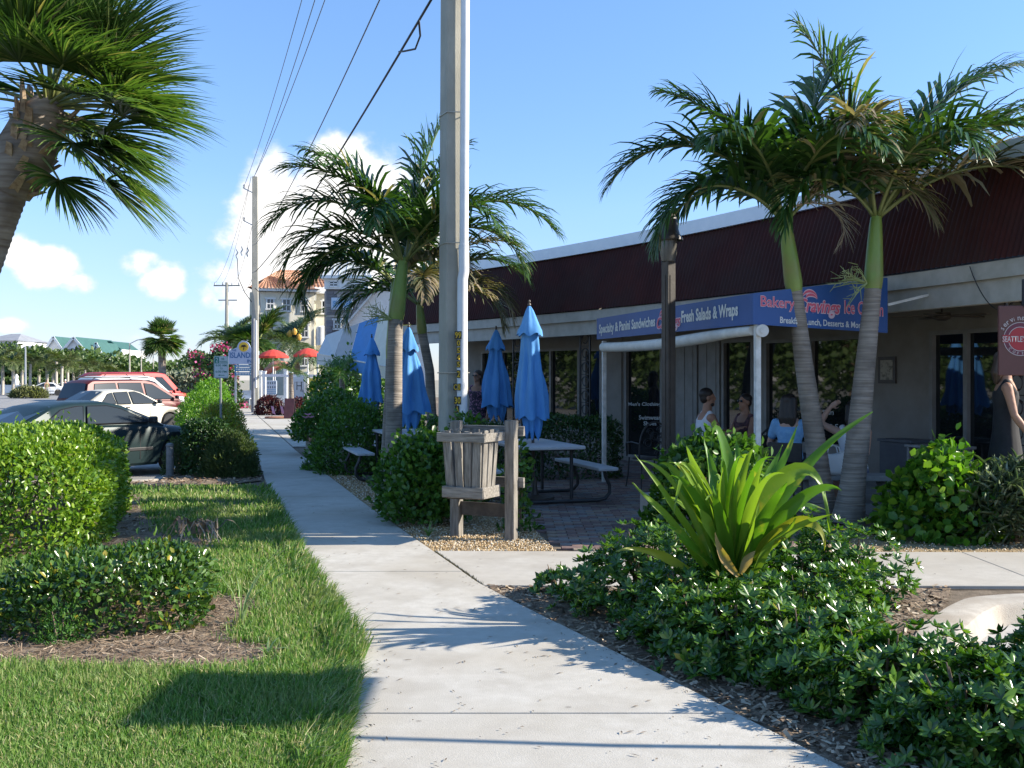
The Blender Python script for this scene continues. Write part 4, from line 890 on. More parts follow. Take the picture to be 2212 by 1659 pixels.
# ------------------------------------------------------------------ broad strap leaved plant (crinum)
cr = thing('crinum_lily', 'large bright green plant with broad arching strap leaves, sunlit among low shrubs', 'plant', (1.43, 6.65, -0.02))
cm = [leafm('crinum_'+n_, st, 0.36, 0.42, (1.2, 1.25, 0.30), 0.45, (7, (0.34, 0.33, 0.06), .62, .74)) for n_, st in (('green', [(0, (0.065, 0.17, 0.018)), (1, (0.105, 0.23, 0.026))]), ('pale', [(0, (0.15, 0.26, 0.035)), (1, (0.20, 0.31, 0.05))]), ('yellow', [(0, (0.26, 0.29, 0.045)), (1, (0.30, 0.31, 0.05))]), ('dry', [(0, (0.42, 0.27, 0.11)), (1, (0.48, 0.33, 0.15))]))]
def strap(ctrl, w, m, nm='leaf', wave=0.10, seed=0, keel=0.5, yaw=0.0):
    """ctrl: 4 control points, cubic Bezier; blade width w, wavy margins, V keel."""
    r_ = random.Random(seed); c = [Vector(q) for q in ctrl]; n = 18; pts = []
    for i in range(n+1):
        t = i/n; pts.append(c[0]*(1-t)**3+c[1]*3*t*(1-t)**2+c[2]*3*t*t*(1-t)+c[3]*t**3)
    vs = []; ph, ph2 = r_.uniform(0, 6), r_.uniform(0, 6); view = Vector((math.sin(yaw), -math.cos(yaw), 0.25)).normalized()
    for i, p in enumerate(pts):
        t = i/n; T = (pts[min(i+1, n)]-pts[max(i-1, 0)]).normalized(); S = T.cross(view)
        S = S.normalized() if S.length > 1e-3 else Vector((1, 0, 0)); Nn = S.cross(T).normalized()
        tw = 0.5*math.sin(2.2*t+ph)*wave*4; S2 = S*math.cos(tw)+Nn*math.sin(tw); N2 = Nn*math.cos(tw)-S*math.sin(tw)
        ww = w*0.5*(0.38+0.62*math.sin(min(1, t*1.9)*math.pi/2))*(1-max(0, t-0.5)/0.5)**0.85 if t < 1 else 0.001
        k1 = wave*w*math.sin(11*t+ph)*min(1, t*3); k2 = wave*w*math.sin(12*t+ph2)*min(1, t*3)
        kz = keel*ww*(1-0.4*t)
        vs += [p-S2*ww+N2*(kz+k1), p-S2*ww*.5+N2*(kz*.35+k1*.4), p, p+S2*ww*.5+N2*(kz*.35+k2*.4), p+S2*ww+N2*(kz+k2)]
    fs = [(i*5+j, i*5+j+1, (i+1)*5+j+1, (i+1)*5+j) for i in range(n) for j in range(4)]
    b = MB(); b.add(vs, fs); return b.build(nm, m, cr, smooth='all', world=True)
BASE = P(1575, 1235, 6.65); BASE.z = 0.12
def cl(tip, c1, c2, dt, w, m=0, seed=0, bx=0, wave=0.10, yaw=0.0):
    d0 = 6.65; b0 = BASE+Vector((bx, random.uniform(-.05, .05), 0))
    strap([b0, P(c1[0], c1[1], d0+dt*.3), P(c2[0], c2[1], d0+dt*.7), P(tip[0], tip[1], d0+dt)], w, cm[m], seed=seed, wave=wave, yaw=yaw)
LV = [((1372, 982), (1520, 1170), (1440, 1080), -.25, .10, 1), ((1368, 1042), (1500, 1180), (1450, 1130), -.35, .10, 1), ((1332, 1192), (1470, 1215), (1400, 1165), -.5, .075, 2),
      ((1535, 985), (1600, 1090), (1540, 800), -.1, .13, 0), ((1455, 1110), (1570, 1060), (1470, 900), -.25, .14, 1), ((1620, 1000), (1580, 1120), (1600, 1040), .1, .12, 0),
      ((1885, 888), (1640, 1100), (1740, 990), .3, .14, 0), ((1722, 918), (1620, 1110), (1690, 1020), .15, .11, 0), ((1795, 1150), (1640, 960), (1790, 950), -.2, .14, 1),
      ((1818, 1060), (1640, 1120), (1770, 1020), -.3, .12, 0), ((1800, 1110), (1650, 1150), (1740, 1125), -.35, .07, 1), ((1780, 1190), (1680, 1060), (1790, 1110), -.4, .10, 2),
      ((1440, 1005), (1560, 1150), (1490, 1100), -.1, .12, 0), ((1482, 960), (1570, 1120), (1500, 1020), .2, .12, 1), ((1655, 975), (1590, 1120), (1640, 1050), -.2, .12, 1),
      ((1560, 1010), (1580, 1160), (1560, 1080), -.4, .13, 1), ((1700, 1040), (1610, 1150), (1670, 1090), -.45, .12, 0), ((1500, 1090), (1560, 1180), (1530, 1130), -.5, .12, 1),
      ((1640, 1085), (1600, 1180), (1630, 1130), -.55, .11, 1), ((1430, 1130), (1530, 1200), (1480, 1160), -.45, .10, 0), ((1720, 1120), (1630, 1190), (1690, 1150), -.5, .10, 1),
      ((1590, 950), (1580, 1120), (1600, 1010), .35, .11, 0), ((1690, 960), (1600, 1130), (1660, 1040), .45, .10, 0), ((1520, 940), (1570, 1120), (1530, 1010), .4, .11, 0),
      ((1700, 1165), (1630, 1190), (1680, 1150), -.3, .09, 2), ((1540, 1050), (1575, 1170), (1550, 1110), -.55, .12, 0)]
r_ = random.Random(12)
for k in range(30):
    a = r_.uniform(-.75, .95); l = r_.uniform(190, 300); tx_, ty_ = 1580+math.sin(a)*l, 1235-math.cos(a)*l
    LV.append(((tx_+r_.uniform(-10, 40)*math.copysign(1, a), ty_+r_.uniform(0, 60)), (1575+math.sin(a)*l*.35, 1235-math.cos(a)*l*.5), (1575+math.sin(a)*l*.75, 1235-math.cos(a)*l*.98), r_.uniform(-.6, .6), r_.uniform(.055, .09), r_.choice([0, 1, 1])))
for i, (tip, c1, c2, dt, w, m_) in enumerate(LV): cl(tip, c1, c2, dt, w*.80, m_, i, random.uniform(-.05, .05), (0.10, 0.16, 0.22)[i % 3], random.uniform(-1.0, 1.0))
strap([P(1595, 1245, 6.35), P(1570, 1220, 6.3), P(1550, 1190, 6.25), P(1545, 1150, 6.25)], .06, cm[3], 'dead_leaf', 0.05, 90)
strap([P(1600, 1240, 6.4), P(1610, 1215, 6.4), P(1620, 1200, 6.4), P(1632, 1190, 6.4)], .06, cm[3], 'dead_leaf', 0.05, 91)
MB().lathe([(0.07, -0.02), (0.085, 0.05), (0.075, 0.16), (0.05, 0.24), (0.02, 0.28)], 12).build('stem_base', cm[3], cr, smooth=True)
# ================================================================== RIGHT: BUSHES ROUND THE PATIO
def fbush(*a, **k): return bush(*a, **k)
bush('broad_leaf_bush', 'dense broad leaf bush left of the wooden litter bin', 'bush', (-1.0, 11.75, -0.02), (0.50, 0.7, 1.0), 5200, (0.075, 0.05), L_hib, 'dome', 0.2, 0.09, 'ov', seed=51, deep=0.16, stems=12, zmin=0.12, stem_h=.8)
fl = bush('flowering_bush', 'green bush with small lilac flowers behind the white picnic bench', 'bush', (-2.75, 18.2, -0.02), (0.85, 1.1, 1.12), 6000, (0.085, 0.04), L_hib, 'dome', 0.2, 0.12, 'ov', seed=52, stems=8)
lil = leafm('lilac_petal', [(0, (0.55, 0.50, 0.72)), (1, (0.72, 0.68, 0.82))], .6, .3, (1, 1, 1)); r_ = random.Random(8)
flowers(fl, [Vector((math.cos(a)*.78*q, -abs(math.sin(a))*.95*q-.1, 1.0-.7*q*q+.12)) for a, q in [(r_.uniform(0, 3.14), r_.uniform(.4, 1)) for _ in range(16)]], r_, lil, s=0.05)
bush('planter_bush', 'bush with a pink bloom growing from a stone planter beside the sidewalk', 'bush', (-3.9, 22.2, 0.30), (0.85, 1.0, 0.95), 4200, (0.09, 0.05), L_hib, 'dome', 0, 0.1, 'ov', seed=53, stems=5)
pl = thing('stone_planter', 'square stone planter box with terracotta rim at the sidewalk edge', 'planter', (-3.9, 21.4, 0), hz)
tc_ = pbr('terracotta', (0.30, 0.13, 0.08), (0.40, 0.19, 0.12), 9, .85)
MB().box((0, 0.4, 0.16), (0.62, 1.3, 0.32)).build('body', pbr('planter_stone', (0.34, 0.31, 0.27), (0.44, 0.40, 0.35), 8, .9, .4, 50), pl, bevel=.01); MB().box((0, 0.4, 0.36), (0.70, 1.38, 0.07)).build('rim', tc_, pl, bevel=.01)
pk = leafm('pink_petal', [(0, (0.75, 0.25, 0.42)), (1, (0.85, 0.42, 0.55))], .6, .3, (1, 1, 1))
flowers(_children_root if False else bpy.data.objects['planter_bush'], [Vector((-.35, -.85, .55)), Vector((-.28, -.88, .5)), Vector((-.4, -.82, .49))], r_, pk, s=.10)
bush('tall_dark_bush', 'large dark green bush with sunlit top in front of the white fence', 'bush', (-4.6, 31.5, -0.02), (1.75, 1.8, 2.35), 7500, (0.13, 0.075), L_hib, 'dome', 0, 0.2, 'ov', seed=54, stems=6)
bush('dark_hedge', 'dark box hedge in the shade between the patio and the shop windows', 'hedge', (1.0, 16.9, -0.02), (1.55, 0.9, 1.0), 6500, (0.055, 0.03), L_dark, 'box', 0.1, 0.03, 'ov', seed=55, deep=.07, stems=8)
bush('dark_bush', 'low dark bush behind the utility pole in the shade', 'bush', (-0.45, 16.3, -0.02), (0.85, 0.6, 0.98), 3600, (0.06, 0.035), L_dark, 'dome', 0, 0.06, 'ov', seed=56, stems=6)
bush('dark_bush', 'shaded bush at the foot of the leaning palm behind the pole', 'bush', (-1.5, 18.9, -0.02), (0.9, 0.7, 0.85), 3600, (0.07, 0.035), L_hib, 'dome', 0, 0.08, 'ov', seed=57, stems=6)
bush('young_bush', 'young leafy shoots growing up against the utility pole', 'bush', (-0.62, 13.0, -0.02), (0.36, 0.3, 1.18), 1300, (0.075, 0.045), L_hib, 'dome', 0, 0.08, 'ov', seed=58, stems=7)
bush('vine', 'leafy vine shoots behind the right post of the litter bin', 'bush', (0.06, 11.0, -0.02), (0.16, 0.2, 1.0), 420, (0.07, 0.042), L_hib, 'dome', 0, 0.06, 'ov', seed=59, stems=5)
bush('broad_leaf_bush', 'broad leaf bush in the shade right behind the strap leaved plant', 'bush', (2.05, 10.55, -0.02), (0.68, 0.55, 1.12), 4200, (0.085, 0.06), L_hib, 'dome', 0, 0.07, 'ov', seed=60, stems=9)
bush('round_leaf_bush', 'bush with large round bright leaves at the right of the walkway', 'bush', (4.42, 10.55, -0.02), (0.62, 0.6, 0.98), 2300, (0.095, 0.085), leafm('round_leaf', [(0, (0.04, 0.11, 0.012)), (.5, (0.08, 0.20, 0.02)), (.85, (0.15, 0.30, 0.03)), (1, (0.26, 0.38, 0.05))], .28, .4), 'dome', 0, 0.09, 'ov', seed=61, stems=10, deep=.2)
b9 = bush('strappy_bush', 'grey green spiky leaved bush at the right edge in front of the porch', 'bush', (5.05, 10.25, -0.02), (0.55, 0.45, 0.70), 2600, (0.16, 0.011), leafm('spiky_leaf', [(0, (0.06, 0.10, 0.05)), (.6, (0.12, 0.17, 0.09)), (1, (0.28, 0.33, 0.22))], .4, .25), 'dome', 0, 0.07, 'ln', seed=62, stems=26, upb=.3, zmin=.25)
# ================================================================== PALMS
L_palm = leafm('palm_leaflet', [(0, (0.024, 0.065, 0.014)), (.5, (0.045, 0.105, 0.022)), (.84, (0.08, 0.155, 0.032)), (.92, (0.17, 0.20, 0.06)), (1, (0.36, 0.28, 0.17))], 0.34, 0.28, (1.3, 1.4, 0.45), 0.55)
L_palmdry = leafm('palm_leaflet_dry', [(0, (0.07, 0.095, 0.03)), (.35, (0.14, 0.13, 0.06)), (.7, (0.30, 0.23, 0.14)), (1, (0.46, 0.38, 0.27))], 0.6, 0.25)
L_dead = leafm('palm_leaflet_dead', [(0, (0.22, 0.18, 0.14)), (1, (0.46, 0.41, 0.35))], 0.8, 0.15)
M['rachis'] = pbr('frond_stalk', (0.13, 0.17, 0.05), (0.22, 0.24, 0.08), 6, .5)
M['rachisdry'] = pbr('dry_frond_stalk', (0.30, 0.22, 0.13), (0.40, 0.31, 0.20), 6, .7)
M['shaft'] = pbr('crownshaft', (0.13, 0.24, 0.045), (0.24, 0.34, 0.07), 3.5, .42, c3=(0.22, 0.20, 0.06), s3=2.2, stretch=(1, 1, .3))
def trunk_mat(name, a, b_, ring=55):
    m, N, L, B = _nt(name); tc = N.new('ShaderNodeTexCoord'); mp = N.new('ShaderNodeMapping'); mp.inputs['Scale'].default_value = (2.2, 2.2, ring)
    L.new(tc.outputs['Object'], mp.inputs[0]); n = N.new('ShaderNodeTexNoise'); n.inputs['Scale'].default_value = 1.0; n.inputs['Detail'].default_value = 5; L.new(mp.outputs[0], n.inputs[0])
    r = _ramp(N, [(.32, a), (.68, b_)]); L.new(n.outputs['Fac'], r.inputs[0]); n2 = N.new('ShaderNodeTexNoise'); n2.inputs['Scale'].default_value = 3.2; n2.inputs['Detail'].default_value = 6; L.new(tc.outputs['Object'], n2.inputs[0]); r2 = _ramp(N, [(.45, (0, 0, 0)), (.7, (.75, .75, .75))]); L.new(n2.outputs['Fac'], r2.inputs[0]); mx = N.new('ShaderNodeMix'); mx.data_type = 'RGBA'; L.new(r2.outputs[0], mx.inputs[0]); L.new(r.outputs[0], mx.inputs[6]); mx.inputs[7].default_value = (*[x*.6 for x in a], 1); L.new(mx.outputs[2], B.inputs['Base Color']); B.inputs['Roughness'].default_value = .85
    bp = N.new('ShaderNodeBump'); bp.inputs['Strength'].default_value = .8; bp.inputs['Distance'].default_value = .015; L.new(n.outputs['Fac'], bp.inputs['Height']); L.new(bp.outputs[0], B.inputs['Normal']); return m
M['trunk'] = trunk_mat('ringed_palm_trunk', (0.17, 0.145, 0.12), (0.34, 0.30, 0.255))
M['trunk2'] = trunk_mat('sabal_trunk', (0.17, 0.13, 0.10), (0.36, 0.31, 0.26), 26)
def frond(parent, base, az, e0, L_, droop, seed, n=44, ll=0.55, lw=0.034, mleaf=None, mr=None, vang=0.35, stiff=1.0, pet=0.14, nseg=4, wind=(0, 0)):
    """pinnate frond: arching stalk (part) with its leaflets (sub-part). az degrees (0=+x, 90=+y), e0 start elevation."""
    r_ = np.random.default_rng(seed); az, e0, droop = R(az), R(e0), R(droop); m = 26; pts = [Vector(base)]; tang = []
    H = Vector((math.cos(az), math.sin(az), 0)); Sd = Vector((-math.sin(az), math.cos(az), 0)); tw = r_.normal(0, .25)
    for i in range(m):
        t = i/m; e = e0-droop*t**1.35; T = H*math.cos(e)+Vector((0, 0, math.sin(e)))+Sd*tw*t*.6; T.normalize(); tang.append(T); pts.append(pts[-1]+T*(L_/m))
    tang.append(tang[-1])
    st = MB().tube(pts, [0.022*(L_/2)*(1-0.85*i/m)+0.002 for i in range(m+1)], 6).build('frond', mr or M['rachis'], parent, smooth='all')
    T_ = np.array([t[:] for t in tang]); Pn = np.array([p[:] for p in pts]); side0 = np.array(Sd[:])
    pos, dirs, ups, lens, wids = [], [], [], [], []
    for s in (-1, 1):
        tt = np.linspace(pet, 0.995, n)+r_.normal(0, .004, n); idx = np.clip(tt*m, 0, m-1e-3); k = idx.astype(int); fr = (idx-k)[:, None]
        p = Pn[k]*(1-fr)+Pn[k+1]*fr; t = unit(T_[k]*(1-fr)+T_[k+1]*fr)
        sd_ = unit(np.cross(t, np.cross(side0[None], t)))*s; up = unit(np.cross(sd_, t))*(1 if s > 0 else -1); up *= np.sign(up[:, 2:3]+1e-6)
        ang = R(62)-R(34)*np.clip((tt-pet)/(1-pet), 0, 1)+r_.normal(0, .09, n); lift = vang+r_.normal(0, .30, n)
        d = t*np.cos(ang)[:, None]+sd_*(np.sin(ang)*np.cos(lift))[:, None]+up*(np.sin(ang)*np.sin(lift))[:, None]
        prof = np.interp(tt, [pet, .3, .55, .8, 1.0], [.55, .95, 1.0, .72, .34]); pos.append(p); dirs.append(d); ups.append(up); lens.append(ll*prof*r_.uniform(.82, 1.12, n)); wids.append(lw*np.interp(tt, [pet, .4, 1], [.8, 1, .5])*r_.uniform(.8, 1.15, n))
    pos, dirs, ups, lens, wids = np.concatenate(pos), unit(np.concatenate(dirs)), np.concatenate(ups), np.concatenate(lens), np.concatenate(wids)
    nn = len(pos); V = []; cur = pos.copy(); d = dirs.copy(); g_ = np.array([wind[0], wind[1], -1.0]); dr = r_.uniform(.5, 1.3, nn)[:, None]*(1.0/stiff)
    for j in range(nseg+1):
        t = j/nseg; wd = wids*np.interp(t, [0, .25, .7, 1], [.55, 1, .8, .08]); S = unit(np.cross(d, ups)); N_ = np.cross(S, d)
        V.append(np.stack([cur-S*wd[:, None]*.5+N_*wd[:, None]*.18, cur, cur+S*wd[:, None]*.5+N_*wd[:, None]*.18], 1))
        cur = cur+d*(lens/nseg)[:, None]; d = unit(d+g_*dr*(0.10+0.30*t))
    V = np.stack(V, 1).reshape(-1, 3); per = (nseg+1)*3
    q = np.array([(j*3+c, j*3+c+1, (j+1)*3+c+1, (j+1)*3+c) for j in range(nseg) for c in range(2)])
    F = (q[None]+(np.arange(nn)*per)[:, None, None]).reshape(-1, 4)
    mesh_np('leaflets', V, F, mleaf or L_palm, st, kind='stuff'); return st
def ringed(pts, r0, r1, step=0.035, n=12, flare=0.0):
    """stack of slightly swollen leaf-scar rings along a path."""
    pts = [Vector(p) for p in pts]; ln = sum((b-a).length for a, b in zip(pts[:-1], pts[1:])); k = max(4, int(ln/step)*2); out, rr = [], []
    cum = [0]
    for a, b in zip(pts[:-1], pts[1:]): cum.append(cum[-1]+(b-a).length)
    for i in range(k+1):
        s = ln*i/k; out.append(Vector([np.interp(s, cum, [p[c] for p in pts]) for c in range(3)])); f_ = i/k
        rr.append((r0+(r1-r0)*f_+flare*max(0, 1-f_*5)**2)*(1+(0.022 if i % 2 else -0.012)+random.uniform(-.008, .008)))
    for _ in range(6): out = [out[0]]+[(out[i-1]+out[i]*2+out[i+1])/4 for i in range(1, len(out)-1)]+[out[-1]]
    return MB().tube(out, rr, n)
def adonidia(label, base, path, shaft, crown, r0, r1, fr, seed, group, dead=(), spray=None):
    """base: ground point; path: trunk points (world); shaft: (top point of trunk, top of crownshaft)."""
    b0 = Vector(base); t = thing('feather_palm', label, 'palm', b0, 0, group); L0 = lambda p: Vector(p)-b0
    ringed([L0(p) for p in path], r0, r1, flare=.05).build('trunk', M['trunk'], t, smooth=True)
    a, c = L0(shaft[0]), L0(shaft[1]); k = 10
    MB().tube([a.lerp(c, i/k) for i in range(k+1)], [r1*x for x in (1.02, 1.14, 1.13, 1.08, 1.03, .98, .93, .86, .78, .68, .5)], 14).build('crownshaft', M['shaft'], t, smooth=True)
    for i, f_ in enumerate(fr):
        az, e0, L_, dr = f_[:4]; dry = f_[4] if len(f_) > 4 else 0
        frond(t, c+Vector((math.cos(R(az))*.04, math.sin(R(az))*.04, -.06)), az, e0, L_, dr, seed*100+i, ll=.25*L_+.14, lw=.062, stiff=.55, vang=.42, mleaf=(L_palm, L_palmdry, L_dead)[dry], mr=(M['rachis'], M['rachis'], M['rachisdry'])[dry], n=62)
    if spray:
        b = MB(); r_ = random.Random(seed); o = L0(spray[0])
        for q in range(9):
            a_ = R(spray[1]+r_.uniform(-45, 45)); e_ = r_.uniform(-.6, .7); L_ = spray[2]*r_.uniform(.6, 1)
            D = Vector((math.cos(a_)*math.cos(e_), math.sin(a_)*math.cos(e_), math.sin(e_))); m_ = o+D*L_*.45
            b.tube([o, m_, m_+D*L_*.5+Vector((0, 0, -.05))], [.010, .007, .003], 4)
            for w_ in range(8):
                s_ = o.lerp(m_+D*L_*.5, .35+.08*w_); dd = Vector((r_.gauss(0, 1), r_.gauss(0, 1), r_.gauss(0, 1))).normalized()*L_*.28+D*L_*.12
                b.tube([s_, s_+dd], [.005, .0025], 3, False)
        b.build('flower_spray', pbr('green_spray', (0.22, 0.28, 0.10), (0.32, 0.36, 0.15), 8, .6) if 'spray' not in M else M['spray'], t, kind='stuff')
    return t
GP = 'slender feather palms around the patio'
# palm behind the white bench (A), its twin stem (A2), the one behind the pole (B)
A0 = (-1.74, 15.0, 0)
adonidia('feather palm with thick grey ringed trunk left of the utility pole', A0, [A0, (-1.73, 15, .9), P(853, 760, 15), P(855, 690, 15)], (P(855, 690, 15), P(872, 555, 15)), None, .13, .105,
         [(182, 62, 2.5, 120), (190, 46, 2.3, 145), (174, 32, 2.2, 155), (165, 74, 2.35, 62), (15, 84, 2.35, 24), (35, 76, 2.15, 38), (2, 58, 2.7, 115), (-10, 46, 2.2, 130), (250, 56, 2.1, 120), (85, 52, 2.1, 110), (200, 72, 2.35, 90), (325, 58, 2.1, 115)], 1, GP, spray=(P(846, 690, 14.9), 175, .55))
A2 = (-1.95, 15.7, 0)
adonidia('twin feather palm stem with green shaft just behind the thick ringed trunk', A2, [A2, P(842, 850, 15.7), P(845, 775, 15.7)], (P(845, 775, 15.7), P(853, 600, 15.7)), None, .085, .08,
         [(195, 40, 1.7, 130), (150, 50, 1.7, 115), (60, 60, 1.6, 90), (330, 45, 1.6, 120, 1)], 2, GP)
B0 = (-1.5, 19.6, 0)
adonidia('leaning feather palm with browning fronds behind the utility pole', B0, [B0, P(928, 800, 19.5), P(912, 720, 19.4)], (P(912, 720, 19.4), P(905, 650, 19.3)), None, .10, .085,
         [(0, 60, 2.5, 120), (10, 45, 2.3, 135, 1), (-15, 35, 2.1, 130, 1), (180, 45, 1.9, 135), (200, 35, 1.8, 140), (150, 60, 1.9, 100), (60, 65, 2.0, 80), (280, 50, 1.8, 125, 1), (355, 70, 2.4, 95, 1)], 3, GP)
# pair at the right of the walkway
C0 = tuple(P(1782, 1090, 11.8).xy)+(0,)
adonidia('left of the two leaning feather palms standing in front of the blue awning', C0, [C0, P(1762, 960, 11.7), P(1737, 790, 11.6), P(1716, 628, 11.5)], (P(1716, 628, 11.5), P(1694, 462, 11.4)), None, .135, .088,
         [(180, 62, 2.4, 125), (200, 40, 1.95, 135), (166, 74, 2.1, 62), (18, 80, 2.3, 34), (14, 70, 2.2, 82), (286, 58, 2.1, 112), (100, 60, 2.1, 100), (348, 48, 1.9, 125, 1), (232, 62, 2.0, 108), (140, 48, 1.9, 125)], 4, GP)
D0 = tuple(P(1832, 1128, 11.4).xy)+(0,)
adonidia('right of the two leaning feather palms, trunk tilting right over the shrubs', D0, [D0, P(1852, 960, 11.4), P(1870, 780, 11.4), P(1886, 624, 11.4)], (P(1886, 624, 11.4), P(1893, 455, 11.4)), None, .15, .090,
         [(172, 82, 2.3, 32), (12, 72, 2.5, 62), (2, 55, 2.8, 82), (-12, 40, 2.4, 96, 1), (178, 64, 2.1, 96), (206, 42, 1.8, 130), (282, 58, 2.0, 112), (96, 58, 2.1, 100), (236, 64, 2.0, 105, 1), (320, 60, 2.1, 100)], 5, GP, spray=(P(1872, 612, 11.3), 185, .42))
# hanging dead frond on the left palm of the pair
cp = bpy.data.objects['feather_palm.003'] if 'feather_palm.003' in bpy.data.objects else None
if cp: frond(cp, P(1697, 455, 11.3)-cp.location, -20, 25, .95, 150, 477, n=30, ll=.42, lw=.028, mleaf=L_dead, mr=M['rachisdry'])
# ------------------------------------------------------------------ fan palms
L_fan = leafm('fan_leaf', [(0, (0.04, 0.088, 0.022)), (.5, (0.075, 0.145, 0.036)), (.82, (0.125, 0.20, 0.055)), (1, (0.33, 0.29, 0.15))], .36, .38, (1.25, 1.35, .45))
def fan(parent, base, az, el, pet, r_blade, seed, nseg=58, w=.030, droop=1.15, mleaf=None, st=5):
    g_ = np.random.default_rng(seed); az, el = R(az), R(el); H = Vector((math.cos(az), math.sin(az), 0)); D = H*math.cos(el)+Vector((0, 0, math.sin(el)))
    b0 = Vector(base); k = 8; pts = []
    for i in range(k+1):
        t = i/k; pts.append(b0+D*pet*t+Vector((0, 0, -.16*pet*t*t*droop)))
    hub = pts[-1]; Td = (pts[-1]-pts[-2]).normalized()
    stalk = MB().tube(pts, [.018-.009*i/k for i in range(k+1)], 5).build('frond', M['rachis'], parent, smooth='all')
    Sd = np.array(Td.cross(Vector((0, 0, 1))).normalized()[:]) if abs(Td.z) < .97 else np.array([1., 0, 0]); T = np.array(Td[:]); U = np.cross(Sd, T)
    th = np.linspace(-1.95, 1.95, nseg)+g_.normal(0, .02, nseg); ln = r_blade*(1-.26*(np.abs(th)/1.95)**1.5)*g_.uniform(.9, 1.06, nseg)
    d = np.cos(th)[:, None]*T+np.sin(th)[:, None]*Sd+U*(.22*np.abs(np.sin(th))+g_.normal(0, .05, nseg))[:, None]; d = unit(d)
    cur = np.tile(np.array(hub[:]), (nseg, 1)); V = []; ups = np.tile(U, (nseg, 1)); dr = g_.uniform(.6, 1.4, nseg)[:, None]*droop
    for j in range(st+1):
        t = j/st; wd = w*np.interp(t, [0, .3, .6, 1], [.25, 1, .8, .05])*np.ones(nseg); S = unit(np.cross(d, ups)); N_ = np.cross(S, d)
        V.append(np.stack([cur-S*wd[:, None]*.5, cur-N_*wd[:, None]*.35, cur+S*wd[:, None]*.5], 1))
        cur = cur+d*(ln/st)[:, None]; d = unit(d+np.array([0, 0, -1.0])*dr*(.03+.30*t*t)); d = unit(d+T[None]*.05)
    V = np.stack(V, 1).reshape(-1, 3); per = (st+1)*3; q = np.array([(j*3+c, j*3+c+1, (j+1)*3+c+1, (j+1)*3+c) for j in range(st) for c in range(2)])
    F = (q[None]+(np.arange(nseg)*per)[:, None, None]).reshape(-1, 4); mesh_np('blades', V, F, mleaf or L_fan, stalk, kind='stuff'); return stalk
S0 = Vector((-5.65, 9.6, 0)); sb = thing('fan_palm', 'big fan palm with leaning grey trunk at the upper left corner', 'palm', S0)
ringed([Vector(p)-S0 for p in ((-5.65, 9.6, -.03), (-5.4, 9.58, 1.2), (-5.12, 9.55, 2.3), (-4.93, 9.52, 2.75), (-4.80, 9.5, 3.08), (-4.68, 9.5, 3.38))], .24, .185, .06, 16, .06).build('trunk', M['trunk2'], sb, smooth=True)
top = Vector((-4.68, 9.5, 3.34))-S0; ax = Vector((.42, 0, .9)).normalized()
MB().tube([top, top+ax*.15, top+ax*.4, top+ax*.7, top+ax*.95], [.20, .235, .26, .23, .12], 14).build('boot_core', M['trunk2'], sb, smooth=True)
bm_ = pbr('leaf_boot', (0.20, 0.13, 0.08), (0.42, 0.31, 0.20), 16, .9, .5, 40); r_ = random.Random(5)
for k in range(54):
    t = r_.uniform(.0, .8); a = k*2.4; e1_ = Vector((0, 1, 0)); e2_ = ax.cross(e1_).normalized(); rad = e1_*math.cos(a)+e2_*math.sin(a); o = top+ax*t+rad*.20
    tip = o+rad*r_.uniform(.05, .13)+ax*r_.uniform(.10, .26); sdv = ax.cross(rad)*.045
    MB().add([o-sdv, o+sdv, tip+sdv*.6, tip-sdv*.6, o-sdv+rad*-.03, o+sdv+rad*-.03, tip+sdv*.5+rad*.02, tip-sdv*.5+rad*.02], [(0, 1, 2, 3), (7, 6, 5, 4), (0, 4, 5, 1), (1, 5, 6, 2), (2, 6, 7, 3), (3, 7, 4, 0)]) if False else None
    q = MB(); q.add([o-sdv, o+sdv, tip+sdv*.6, tip-sdv*.6, o-sdv-rad*.05, o+sdv-rad*.05, tip+sdv*.5-rad*.02, tip-sdv*.5-rad*.02], [(0, 1, 2, 3), (7, 6, 5, 4), (0, 4, 5, 1), (1, 5, 6, 2), (2, 6, 7, 3), (3, 7, 4, 0)]); q.build('leaf_boot', bm_, sb)
cc = top+ax*.85
FANS = [(0, 5, 1.05, .92), (-12, -12, .9, .86), (8, 22, 1.05, .95), (-6, 38, 1.1, .95), (10, 55, 1.1, .95), (-30, 30, 1.0, .9), (-50, 12, .95, .9), (-35, -15, .85, .85), (-70, 35, 1.0, .9), (-90, 50, 1.0, .9), 
        (30, 20, 1.0, .9), (45, 40, 1.0, .9), (60, 5, .95, .9), (80, 35, 1.0, .9), (100, 15, 1.0, .9), (130, 35, 1.0, .9), (170, 30, 1.0, .9), (200, 15, 1.0, .9), (220, 40, 1.0, .9), (-20, 68, 1.0, .9), (90, 75, 1.0, .9), (-80, 75, .95, .9), (25, -8, .9, .85), (180, 65, 1.0, .9), (-15, 15, 1.15, .9), (-100, 48, 1.0, .9), (-85, 30, 1.1, .9), (12, 12, 1.2, .92), (-20, -5, 1.1, .88), (15, 32, 1.25, .92), (5, -25, 1.1, .9), (-25, 8, 1.25, .9), (18, 45, 1.2, .95), (-45, 52, 1.1, .9), (-65, 62, 1.1, .9), (-40, 70, 1.2, .9), (40, 62, 1.1, .9), (-5, 50, 1.3, .95), (-55, 28, 1.2, .9)]
for i, (a, e, pt, rb) in enumerate(FANS): fan(sb, cc+ax*(.1 if e > 40 else -.15 if e < 0 else 0), a, e, pt*.68, rb*.92, 900+i, w=.030)
fan(sb, top+ax*.35+Vector((.2, -.1, 0)), -25, -35, .3, .66, 990, droop=1.6); fan(sb, cc+Vector((0, 0, -.25)), 2, -30, .62, .75, 991)
